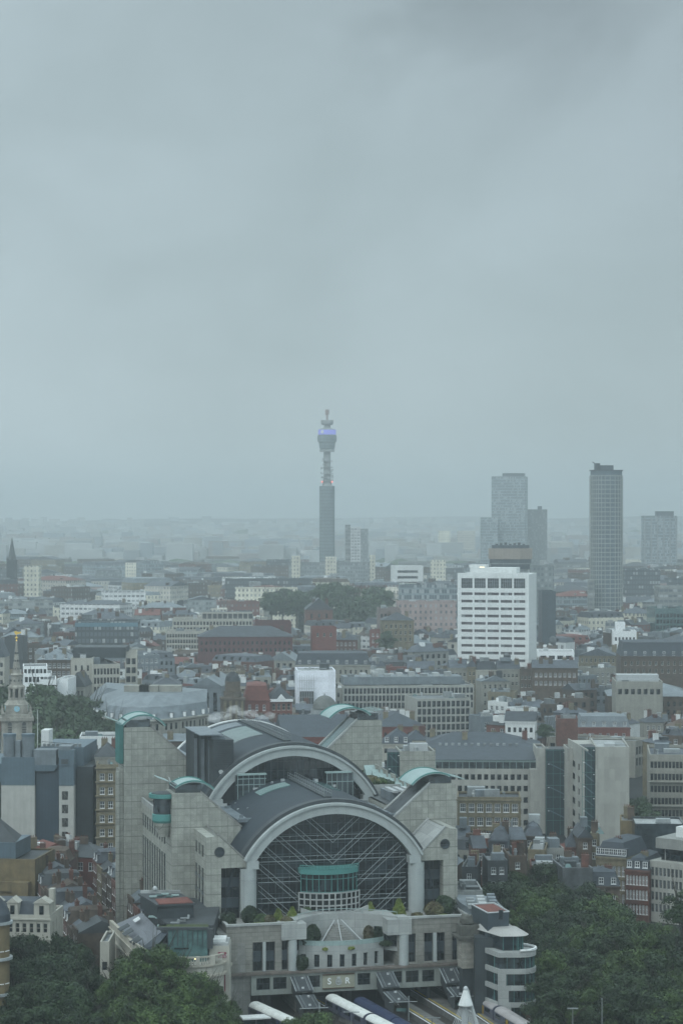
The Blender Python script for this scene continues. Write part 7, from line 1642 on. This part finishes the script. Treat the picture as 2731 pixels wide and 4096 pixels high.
for i, (px, py, Y, wd) in enumerate(TT):
    tree(xa(px, Y), Y, zp(py, Y), wd, 'bright', ['tallest', 'broad', 'rounded', 'low', 'bushy', 'spreading', 'leafy', 'small', 'lowest', 'full', 'wide', 'dense', 'slim'][i] + ' green tree screening the cream theatre, ' + ['at its centre', 'left of the centre', 'under the balustrade', 'by the narrow house end', 'under the curved corner', 'below the tallest one', 'before the curved corner', 'below the maroon board', 'at the bottom edge', 'at the bottom middle', 'at the bottom under the corner', 'beside the train', 'against the station wall'][i], 'trees in front of the theatre')
tree(xa(1265, 405), 405, zp(4062, 405), 9, 'bright', 'single tree top showing between the two nearest trains at the bottom edge', 'trees in front of the theatre')
tree(xa(1180, 404), 404, zp(4086, 404), 7, 'bright', 'small tree top touching the cream roofed train at the bottom edge', 'trees in front of the theatre')
# garden trees on the right
GT = []
rows_g = [(3478, 556, [2010, 2090, 2180, 2265]), (3530, 535, [1980, 2060, 2150, 2240, 2330]), (3590, 518, [2040, 2130, 2225, 2320, 2400]), (3640, 503, [2140, 2230, 2330, 2420, 2500]), (3690, 488, [2180, 2280, 2370, 2460, 2550, 2640]),
          (3745, 474, [2200, 2300, 2400, 2500, 2600, 2690]), (3810, 461, [2190, 2290, 2390, 2500, 2600, 2700]), (3890, 448, [2230, 2330, 2430, 2540, 2640, 2730]), (3970, 437, [2260, 2370, 2480, 2590, 2700])]
fills = ['crown', 'top', 'canopy']
for j, (py, Y, ps) in enumerate(rows_g):
    for i, px in enumerate(ps):
        yy = Y + rnd.uniform(-4, 4); p2 = px + rnd.uniform(-14, 14); w_ = rnd.uniform(10.5, 15)
        tree(xa(p2, yy), yy, zp(py + rnd.uniform(-16, 22), yy), w_, 'near' if (i + j) % 3 else 'bright', f"dark garden tree, {side_words(i)} from the station in the {['farthest', 'second', 'third', 'fourth', 'fifth', 'sixth', 'seventh', 'eighth', 'nearest'][j]} row", 'plane trees of the riverside garden')
tree(xa(2742, 452), 452, zp(3560, 452), 9, 'near', 'tall dark tree at the right edge in front of the grey office', 'plane trees of the riverside garden')
# square and middle distance trees
for i, (px, py, Y, wd) in enumerate([(30, 2745, 830, 20), (165, 2745, 835, 16), (215, 2800, 810, 22), (290, 2790, 820, 20), (350, 2785, 830, 17), (150, 2840, 790, 20), (225, 2860, 780, 21), (295, 2860, 790, 18), (180, 2900, 760, 18), (250, 2930, 750, 18), (310, 2900, 770, 14), (360, 2835, 800, 12), (440, 2875, 770, 10)]):
    tree(xa(px, Y), Y, zp(py, Y), wd, 'far', ['round', 'tall', 'broad', 'spreading', 'upright', 'full', 'dense', 'wide', 'low', 'nearest', 'bushy', 'slim', 'small'][i] + ' green tree of the square, ' + ['left of the steeple', 'right of the gilded vane', 'below the ribbon windows', 'below the gothic gable', 'before the stepped cream block', 'behind the clock stage', 'in the middle of the mass', 'left of the curved block', 'above the roof housing', 'above the clad block rail', 'above the white house', 'at the curved block corner', 'before the curved block front'][i], 'trees of the square by the steeple')
for i, (px, py, Y, wd) in enumerate([(1085, 2372, 1560, 18), (1130, 2362, 1580, 22), (1185, 2368, 1560, 22), (1215, 2392, 1540, 14), (1300, 2340, 1620, 22), (1345, 2335, 1640, 20), (1400, 2345, 1600, 19), (1330, 2395, 1500, 20), (1390, 2405, 1490, 21), (1450, 2395, 1500, 19), (1490, 2350, 1560, 22), (1530, 2362, 1540, 20), (1430, 2430, 1460, 22)]):
    tree(xa(px, Y), Y, zp(py, Y), wd, 'far', ['first', 'second', 'third', 'fourth'][i % 4] + ' tree ' + ['of the small left clump in the hazy square', 'of the taller middle clump in the hazy square', 'of the right hand clump in the hazy square', 'at the near edge of the hazy square'][i // 4], 'trees of the hazy square')
for i, (px, py, Y, wd, lb) in enumerate([(1548, 2530, 1220, 12, 'small round tree between red roofs left of the white tower'), (2560, 3215, 676, 10, 'dark street tree at the foot of the right side street'), (2545, 3190, 700, 9, 'dark street tree further up the right side street'), (1560, 3130, 545, 0, ''), (2650, 3330, 500, 0, 'low shrubby tree on the terrace above the grey office'), (2180, 2900, 800, 6, 'small tree on the terrace right of the glazed grey office')]):
    if wd: tree(xa(px, Y), Y, zp(py, Y), wd, 'far', lb, None)
KEEP.append((1070, 1560, 2470, 1440)); KEEP.append((100, 360, 3000, 740))
# terrace shrubs on the station: clipped and loose bushes in view on the upper and lower terraces
def bush_mesh(seed, r_, h_, mt, conic=False, n=900, leaf=.28):
    r = random.Random(seed); v = []; f = []
    for j in range(n):
        d = Vector((r.gauss(0, 1), r.gauss(0, 1), r.gauss(0, 1))).normalized(); k = r.uniform(.7, 1.05); z = (d.z * .5 + .5) * h_
        w_ = (1 - (z / h_) ** 1.5) * .9 + .12 if conic else math.sqrt(max(0, 1 - d.z ** 2)) * (1 + .25 * math.sin(d.x * 5 + seed) * math.cos(d.y * 4))
        hh = Vector((d.x, d.y, 0)); hh = hh.normalized() if hh.length > .01 else Vector((1, 0, 0)); p = hh * r_ * w_ * k + Vector((0, 0, z * (.9 + .1 * k)))
        nrm = (d + Vector((r.gauss(0, .5), r.gauss(0, .5), r.gauss(.2, .5)))).normalized(); a = nrm.orthogonal().normalized(); b = nrm.cross(a); s = leaf * r.uniform(.6, 1.3)
        o = len(v); v += [p - a * s, p + b * s * .8, p + a * s, p - b * s * .8]; f.append((o, o + 1, o + 2, o + 3))
    me = bpy.data.meshes.new('foliage'); me.from_pydata([tuple(x) for x in v], [], f); me.materials.append(mt); me.update(); return me
LY = leaf_material('leaves_yellow', (.07, .10, .015), (.15, .17, .03)); LR = leaf_material('leaves_russet', (.05, .04, .02), (.09, .09, .035))
def shrub(px, py, yl, r_, h_, mt, conic, zb, label):
    x, z = L(px, py, yl); X = OX + x * OC - yl * OS; Y = OY + x * OS + yl * OC
    root = empty('terrace_shrub', (X, Y, zb), 0, label, 'shrub', 'shrubs on the station terraces'); k = int(px * 7 + py)
    o = bpy.data.objects.new('foliage', bush_mesh(k, r_, h_, mt, conic, int(500 + 260 * r_ * h_))); col.objects.link(o); o.parent = root
    m = MB(); m.tube((0, 0, -.1), (0, 0, h_ * .6), .1, 6); m.build('stem', 'bark', root)
ft = 25.22
for a in [(912, 3680, -8, 1.6, 3.0, LG, False, ft, 'dark round shrub at the far left end of the upper terrace'), (1000, 3670, -6, 1.7, 3.8, LG, False, ft, 'dark loose bush in front of the left column'), (1045, 3690, -8, 1.5, 2.4, LB, False, ft, 'low leafy bush right of the left column'),
          (1075, 3690, -9, 1.4, 2.2, LR, False, ft, 'dull russet bush between two green shrubs on the left terrace'), (1112, 3675, -8, 1.3, 3.3, LY, True, ft, 'pointed yellow green topiary left of the terrace wall'), (1168, 3660, -6, 1.3, 3.2, LY, True, ft, 'pointed yellow green topiary left of the white stone grid'),
          (1225, 3665, -2.6, 1.3, 2.4, LB, False, ft, 'rounded bush against the corner of the white stone grid'), (1480, 3650, -3, 1.3, 3.0, LY, True, ft, 'pointed yellow green topiary just right of the drum bay'), (1595, 3640, -5, 1.5, 3.8, LY, True, ft, 'tall yellow green cone topiary left of the right column'),
          (1735, 3640, -7, 2.0, 3.2, LR, False, ft, 'dark brown green spreading bush right of the right column'), (1775, 3625, -6, 2.2, 4.2, LG, False, ft, 'large dark bush at the right end of the upper terrace'), (1145, 3700, -9.5, 1.3, 1.8, LR, False, ft, 'low dark shrub at the inner edge of the left terrace'),
          (1668, 3660, -8, 1.2, 1.2, LR, False, ft, 'low russet planting before the right column'), (1030, 3705, -10.5, 1.4, 1.1, LY, False, ft, 'bright ground planting along the left terrace coping'), (1775, 3665, -10, 1.3, 1.0, LY, False, ft, 'bright ground planting along the right terrace coping'),
          (1222, 3760, -9.5, 1.7, 4.0, LG, False, 20.5, 'dark bush in the left corner of the curved balcony'), (1250, 3755, -8.5, 1.6, 4.6, LG, False, 20.5, 'taller dark bush beside the fan of steps, left side'), (1474, 3755, -9, 1.0, 3.9, LR, False, 20.5, 'brown columnar clipped shrub right of the fan of steps'),
          (1512, 3755, -9, 1.0, 3.6, LG, False, 20.5, 'dark bush between the columnar shrub and the terrace opening'), (1300, 3785, -11.6, 1.5, .6, LY, False, 20.5, 'low yellow green planting along the curved rail'), (1395, 3785, -11.6, 1.9, .6, LY, False, 20.5, 'bright yellow green planting at the middle of the curved rail'),
          (1540, 3768, -10.5, 1.5, 1.0, LG, False, 20.5, 'low dark planting at the right end of the curved rail'), (1205, 3865, -13.3, 1.2, 3.0, LG, False, 16.8, 'dark creeper clump in the slot left of the curved balcony wall')]:
    shrub(*a)
for k in range(3):
    x, z = L(1480 + k * 32, 3118 + k * 8, 46); yl = 46; X = OX + x * OC - yl * OS; Y = OY + x * OS + yl * OC
    o = bpy.data.objects.new('roof_shrub', bush_mesh(k, 2.2, 1.8, [LR, LB, LG][k], False, 1200)); col.objects.link(o); o.location = (X, Y, z - 1.0); tag(o, ['russet', 'mid green', 'dark green'][k] + ' planting on the sloping terrace right of the rear arch', 'shrub', 'planting right of the rear arch')
for k in range(4):
    x, z = L(655 + k * 14, 3085 + k * 4, 50); X = OX + x * OC - 50 * OS; Y = OY + x * OS + 50 * OC
    o = bpy.data.objects.new('roof_shrub', bush_mesh(k + 9, 1.5, 2.0, [LR, LG, LB, LG][k], False, 900)); col.objects.link(o); o.location = (X, Y, 42.7); tag(o, ['first', 'second', 'third', 'fourth'][k] + ' low shrub along the roof behind the round turquoise turret', 'shrub', 'roof planting left of the rear arch')

# ------------------------------------------------------------------ the rest of the town: every house on its own
LM = [(66, 2800, 700, 'the church steeple'), (420, 2700, 900, 'the stepped cream block'), (580, 2850, 800, 'the curved slate block'), (930, 2740, 830, 'the domed corner tower'), (1265, 2740, 930, 'the white wrapped building'), (1298, 2800, 790, 'the ribbed dome'),
      (1650, 2800, 850, 'the long glazed grey office'), (1990, 2480, 1040, 'the white tower'), (2424, 2200, 1550, 'the round sided tower'), (1308, 2000, 2420, 'the telecom tower'), (2050, 2050, 2900, 'the hazy glass tower'), (48, 2230, 1900, 'the far spire'), (1140, 2420, 1570, 'the small tree clump'),
      (1400, 2400, 1560, 'the tall tree clump'), (2220, 2640, 1010, 'the low white annexe'), (2448, 3150, 556, 'the blank stone tower'), (2640, 2150, 2600, 'the hospital tower'), (200, 3150, 640, 'the blue grey clad block'), (2600, 2820, 850, 'the long brown warehouse'), (220, 2750, 850, 'the ribbon windowed block'), (1600, 3000, 720, 'the dark slate hall')]
colw = {'w_stone': 'buff stone', 'w_cream': 'cream', 'w_white': 'white', 'w_brick': 'red brick', 'w_brown': 'brown brick', 'w_yellow': 'yellow brick', 'w_conc': 'concrete', 'w_blue': 'blue glass', 'w_grey': 'grey', 'w_dark': 'dark glass', 'w_pink': 'pink', 'white': 'white rendered', 'whitep': 'bright white',
        'stone': 'buff stone', 'creamw': 'cream stone', 'brick': 'red brick', 'brown': 'brown brick', 'yellow': 'yellow brick', 'red': 'scarlet brick', 'conc': 'weathered concrete', 'slateo': 'slate hung', 'lead': 'lead grey', 'pink': 'pink rendered'}
roofw = {'flat': 'flat roof', 'hip': 'hipped slate roof', 'gable': 'ridged slate roof', 'gabley': 'gable end facing out', 'mansard': 'mansard roof'}
extraw = ['and two chimneys', 'and roof plant', 'and pale parapet', 'and a small rooflight', 'and tall stacks', 'and darker side wall', 'and narrow front', 'and wide front', 'and low eaves', 'and a stepped end']
def place_label(px, py, Y, base, wd):
    c = sorted(LM, key=lambda l: abs(l[0] - px) + abs(l[2] - Y) * .45 + abs(l[1] - py) * .15)[:5]
    size = 'small' if wd < 15 else ('long' if wd > 34 else '')
    for q in range(5):
        l = c[q]; dx = px - l[0]; dy = Y - l[2]
        lr = 'left of' if dx < -60 else ('right of' if dx > 60 else '')
        fb = 'beyond' if dy > 60 else ('in front of' if dy < -60 else '')
        far_ = 'well ' if abs(dx) > 260 else ''
        if lr and fb: r_ = f"{far_}{'beyond and to the' if dy > 60 else 'before and to the'} {'left' if dx < 0 else 'right'} of"
        else: r_ = (far_ + lr) if lr else (fb or 'close to')
        for s_ in ([size] if size else ['']) + ['']:
            t = ' '.join((s_ + ' ' + base + ' ' + r_ + ' ' + l[3]).split())
            if t not in LABELS and len(t.split()) <= 16: return t
    l1, l2 = c[0], c[1]
    for k in range(3000):
        pos = 'left' if px < l1[0] else 'right'
        if k % 2: l1 = c[(k // 2) % 5]
        t = f"{base.replace(' with', ',')}, {['nearest', 'next', 'third', 'fourth', 'fifth', 'sixth', 'seventh', 'eighth', 'ninth', 'tenth', 'eleventh', 'twelfth'][k % 12]} such one {pos} of {l1[3]}{['', ' towards ' + l2[3]][min(1, k // 12)]}"
        if t not in LABELS and len(t.split()) <= 16: return t
    return base + ' ' + str(len(LABELS))
fr = random.Random(5)
def fill_house(X, Y, near):
    g = gz(Y); rot = fr.choice([-.55, -.3, .1, .3, .5]) + fr.uniform(-.12, .12)
    if near: W, D, h = fr.uniform(6, 15), fr.uniform(7, 11.5), fr.uniform(11, 19)
    elif Y < 1500: W, D, h = fr.uniform(9, 26), fr.uniform(10, 19), fr.uniform(12, 23)
    else: W, D, h = fr.uniform(18, 48), fr.uniform(16, 30), fr.uniform(14, 30)
    px, py = proj(X + W / 2 * math.cos(rot), Y, g + h); hw = W * F / Y / 2 * 1.1
    for (k0, k1, kb, kY) in KEEP:
        if Y < kY and px + hw > k0 and px - hw < k1 and Y > 560:
            hm = zp(kb, Y) - g - (3.0 if near else 1.5)
            if hm < 6.5: return None
            h = min(h, hm)
    if px + hw < -40 or px - hw > 2770: return None
    if py < 2235: return None
    if near or Y < 1300: wm_ = fr.choices(['brown', 'brick', 'yellow', 'stone', 'creamw', 'white', 'red', 'conc', 'lead', 'slateo'], [26, 16, 7, 9, 7, 8, 6, 6, 9, 8])[0]
    else: wm_ = fr.choices(['w_brown', 'w_brick', 'w_yellow', 'w_stone', 'w_cream', 'w_white', 'w_conc', 'w_grey', 'w_blue', 'w_dark', 'w_pink'], [22, 16, 7, 12, 9, 8, 8, 9, 7, 9, 2])[0]
    rf = fr.choices(['flat', 'hip', 'gable', 'mansard', 'gabley'], [34, 20, 18, 20, 8])[0]
    if W > 34: rf = fr.choice(['flat', 'flat', 'hip', 'mansard'])
    kind = 'house' if (wm_ in ('brown', 'brick', 'yellow', 'red', 'w_brown', 'w_brick', 'w_yellow') and W < 26) else ('office block' if rf == 'flat' else 'building')
    noun = {'house': 'house', 'office block': 'office block', 'building': 'building'}[kind]
    lb = place_label(px, py, Y, f"{colw[wm_]} {noun} with {roofw[rf]}", W)
    root = empty({'house': 'town_house', 'office block': 'flat_roofed_block', 'building': 'town_building'}[kind], (X, Y, g), rot, lb, kind, {'house': 'brick houses of the town', 'office block': 'flat roofed blocks of the town', 'building': 'pitched roofed buildings of the town'}[kind])
    wmat = PW(wm_) if wm_.startswith('w_') else P(wm_)
    m = MB()
    if wm_.startswith('w_'):
        m.box(0, W, 0, D, -3, h)
        m.build('wall', wmat, root)
    else:
        ww, wh = fr.choice([(1.1, 1.9), (1.3, 1.8), (1.6, 2.2)]); n = max(2, int(W / (ww * 2.1))); rws = max(1, min(4, int((h - 3) / 3.5))); xs = spans(W, n, ww); zs = [(h - 1.3 - i * 3.5 - wh, h - 1.3 - i * 3.5) for i in range(rws)]
        m.holed(0, 0, 1, 0, W, -3, h, xs, zs, .22); m.holed(W, 0, 0, 1, D, -3, h, [], []); m.holed(0, D, 0, -1, D, -3, h, [], []); m.holed(W, D, -1, 0, W, -3, h, [], []); m.quad((0, 0, h - .2), (W, 0, h - .2), (W, D, h - .2), (0, D, h - .2))
        m.build('wall', wmat, root); st_ = fr.choice(['sash', 'sash', 'plain', 'cream', 'dark'])
        put_windows(root, [(ww, wh, st_, x[0], 0, z[0], 0) for z in zs for x in xs], cap=60)
    rm = fr.choices(['slateo', 'lead', 'darkgrey', 'redroof', 'brown'], [60, 18, 12, 5, 5])[0]
    if rf == 'flat': flat_roof(root, W, D, h, fr.choices(['flat', 'flatpale', 'lead'], [70, 18, 12])[0], wmat, fr.uniform(.4, 1.0)); clutter(root, W, D, h, fr.randint(2, 6) if Y < 1700 else fr.randint(2, 4), fr, 1.0 if Y < 1200 else 1.8)
    else:
        q = MB(); rh = min(fr.uniform(2.2, 4.4), min(W, D) * .3)
        {'hip': lambda: roof_hip(q, W, D, h, rh), 'gable': lambda: roof_gable(q, W, D, h, rh), 'gabley': lambda: roof_gable(q, W, D, h, rh, along='y'), 'mansard': lambda: roof_mansard(q, W, D, h, rh * .8)}[rf]()
        q.build('roof', rm, root)
        if rf == 'mansard' and Y < 1500:
            for i in range(int(W / 4.5)): dormer(root, 1.6 + i * 4.5, h + .5, 1.3, 1.5, .35, style='plain')
        if Y < 1700:
            for i in range(fr.randint(1, 3)): chimney(root, fr.uniform(0, W - 2), fr.uniform(.5, D - 1.5), h + rh * .45, fr.uniform(1.8, 3.2), fr.uniform(1.4, 2.6), fr.choice(['brown', 'yellow', 'brick', 'white']), 3)
        elif fr.random() < .5: m = MB(); a = fr.uniform(0, W - 8); m.box(a, a + fr.uniform(4, 8), D * .3, D * .7, h, h + rh + fr.uniform(.5, 3)); m.build('roof_housing', fr.choice(['plant', 'whitem', 'flatpale', 'brown']), root)
    if Y < 2300:      # loose bits on the roof: stair heads, tanks, ducts, party walls
        for i in range(fr.randint(2, 5)):
            a, b, c = fr.uniform(.8, 3.2), fr.uniform(.8, 2.5), fr.uniform(.6, 2.2); x, y = fr.uniform(0, max(.1, W - a)), fr.uniform(D * .1, max(.2, D - b)); zz = h + (0 if rf == 'flat' else rh * (1 - abs(y + b / 2 - D / 2) / (D / 2)) * .9)
            q = MB(); q.box(x, x + a, y, y + b, zz - 1.2, zz + c); q.build(fr.choice(['stair_head', 'water_tank', 'roof_housing']), fr.choices(['whitep', 'white', 'flatpale', 'plant', 'darkgrey', 'brown', 'brick', 'lead'], [14, 14, 12, 16, 12, 12, 8, 12])[0], root)
    OCC.append((X, Y, rot, W, D)); return root
cnt = {'n': 0}
def scatter(Y0, Y1, sp, lim, near=False):
    Y = Y0; n = 0
    while Y < Y1 and n < lim:
        hw = 1400 / F * Y + 20; X = -hw + fr.uniform(0, sp)
        while X < hw and n < lim:
            x, y = X + fr.uniform(-.2, .2) * sp, Y + fr.uniform(-.3, .3) * sp * .8
            ok = all(free(x + a, y + b, 1.5) for a, b in ((0, 0), (sp * .55, 0), (0, sp * .45), (sp * .55, sp * .45), (sp * .28, sp * .2)))
            if ok and fill_house(x, y, near): n += 1
            X += sp
        Y += sp * .8
    cnt['n'] += n; return n
EXCL = [(xa(1900, 480) - 5, 432, 0, 75, 128), (xa(-20, 450), 430, 0, 58, 60)]
OCC += EXCL; OCC.append((xa(90, 790), 745, 0, 26, 90)); OCC.append((xa(1070, 1500), 1440, 0, 84, 200))
for args in ((560, 780, 13, 170, True), (780, 1080, 15.5, 380, True), (1080, 1500, 22, 330), (1500, 2150, 38, 260), (2150, 3100, 80, 120)): print('fill', args, scatter(*args))
# drifting vapour from the plant behind the rear arch
sv = bpy.data.materials.new('vapour'); sv.use_nodes = True; t = sv.node_tree; t.nodes.clear(); pv = t.nodes.new('ShaderNodeVolumePrincipled'); pv.inputs['Color'].default_value = (1, 1, 1, 1); pv.inputs['Density'].default_value = .16; ou = t.nodes.new('ShaderNodeOutputMaterial'); t.links.new(pv.outputs[0], ou.inputs['Volume'])
m = MB(); p = Vector((xa(975, 640), 640, zp(2870, 640)))
for k in range(7): m.blob((-8 + k * 2.6, (k % 3) - 1, (k * 37 % 5) * .3 + (1 if k in (2, 3) else 0)), 1.9 - .12 * k, 12, (1.3, 1, .75), k * 3.1, .9)
tag(m.build('steam', sv, loc=tuple(p)), 'white wisp of steam drifting over the roofs behind the dark plant house', 'steam', kind='stuff')
# beyond that the town is a mass nobody could count
m = MB(); r9 = random.Random(3); mats9 = [mat('faint_' + n_, c_, var=.15, vs=.02) for n_, c_ in (('stone', (.25, .265, .265)), ('grey', (.205, .23, .245)), ('white', (.33, .35, .355)), ('blue', (.215, .25, .275)), ('cream', (.275, .28, .265)), ('rose', (.235, .225, .22)))]  # pale, close tones put part of the haze into the colours
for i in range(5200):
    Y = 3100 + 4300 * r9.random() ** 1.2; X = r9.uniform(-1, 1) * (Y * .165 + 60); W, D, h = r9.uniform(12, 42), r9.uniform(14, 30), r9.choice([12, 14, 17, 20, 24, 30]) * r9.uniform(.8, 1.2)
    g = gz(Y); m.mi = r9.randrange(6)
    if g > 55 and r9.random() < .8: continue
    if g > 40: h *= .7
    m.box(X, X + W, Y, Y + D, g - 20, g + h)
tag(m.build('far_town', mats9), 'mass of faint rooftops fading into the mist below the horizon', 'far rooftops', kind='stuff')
m = MB(); r9 = random.Random(8)
for i in range(900):
    Y = 2600 + 2900 * r9.random(); X = r9.uniform(-1, 1) * (Y * .165 + 60); s = r9.uniform(8, 20); m.blob((X, Y, gz(Y) + 4), s, 8, (1.4, 1, .6), i, .5)
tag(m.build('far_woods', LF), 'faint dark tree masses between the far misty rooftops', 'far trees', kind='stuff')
# the town goes on to both sides of what the photograph shows
m = MB(); r9 = random.Random(21); sm = [P(k) for k in ('brown', 'stone', 'yellow', 'conc', 'brick', 'creamw', 'slateo')]
Y = 470.0
while Y < 3100:
    st_ = 16 + (Y - 470) * .03
    for s in (-1, 1):
        X = s * (Y * .154 + 12)
        while abs(X) < Y * .34 + 60:
            x, y = X + r9.uniform(-3, 3), Y + r9.uniform(-4, 4); W, D, h = st_ * r9.uniform(.45, .8), st_ * r9.uniform(.4, .6), r9.uniform(11, 22)
            px = proj(x + (W if s < 0 else 0), y, 20)[0]
            if (px < -45 or px > 2780) and free(x, y, 2) and free(x + W, y + D, 2):
                g = gz(y); m.mi = r9.randrange(6); m.box(x, x + W, y, y + D, g - 3, g + h); m.mi = 6
                (roof_hip if r9.random() < .5 else roof_gable)(m, W, D, g + h + .01, min(W, D) * .28, .1, x, y)
            X += s * st_
    Y += st_ * .8
tag(m.build('side_town', sm), 'rest of the town beyond both edges of the view', 'side rooftops', kind='stuff')
# roads and pavements near the foreground
m = MB(); m.box(-60, -20, 415, 440, 5.35, 5.4); m.box(20, 95, 405, 425, 5.35, 5.4); tag(m.build('road', 'asphalt'), kind='structure')
def bus(px, py, Y, colr, label, rot=0):
    root = empty('bus', (xa(px, Y), Y, 5.4), rot, label, 'bus'); m = MB(); m.box(-5.4, 5.4, -1.2, 1.2, .35, 4.3); m.build('body', colr, root)
    for z in (1.3, 3.0): m = MB(); m.box(-5.0, 5.0, -1.24, 1.24, z, z + .9); m.build('window_band', 'glass', root)
    m = MB()
    for x in (-3.4, 3.4):
        for s in (-1, 1): m.tube((x, s * 1.0, .5), (x, s * 1.27, .5), .5, 12)
    m.build('wheels', 'darkgrey', root); m = MB(); m.box(-5.2, 5.2, -1.1, 1.1, 4.31, 4.42); m.build('roof', 'redroof', root)
bus(2650, 4080, 400, 'red', 'red double deck bus half hidden under the trees in the bottom corner', .3)

# ------------------------------------------------------------------ the wet misty air
hz = MB(); hz.box(-7600, 7600, -300, 14500, -25, 236); ho = hz.build('haze', [])
vm_ = bpy.data.materials.new('haze'); vm_.use_nodes = True; t = vm_.node_tree; t.nodes.clear()
pv = t.nodes.new('ShaderNodeVolumePrincipled'); pv.inputs['Color'].default_value = (.93, .985, 1, 1); pv.inputs['Density'].default_value = HAZE = .00026; pv.inputs['Anisotropy'].default_value = .78
out = t.nodes.new('ShaderNodeOutputMaterial'); t.links.new(pv.outputs[0], out.inputs['Volume']); ho.data.materials.append(vm_)
tag(ho, 'wet grey mist lying over the whole town', 'haze', kind='stuff')
print('objects', len(col.objects), 'fill', cnt)
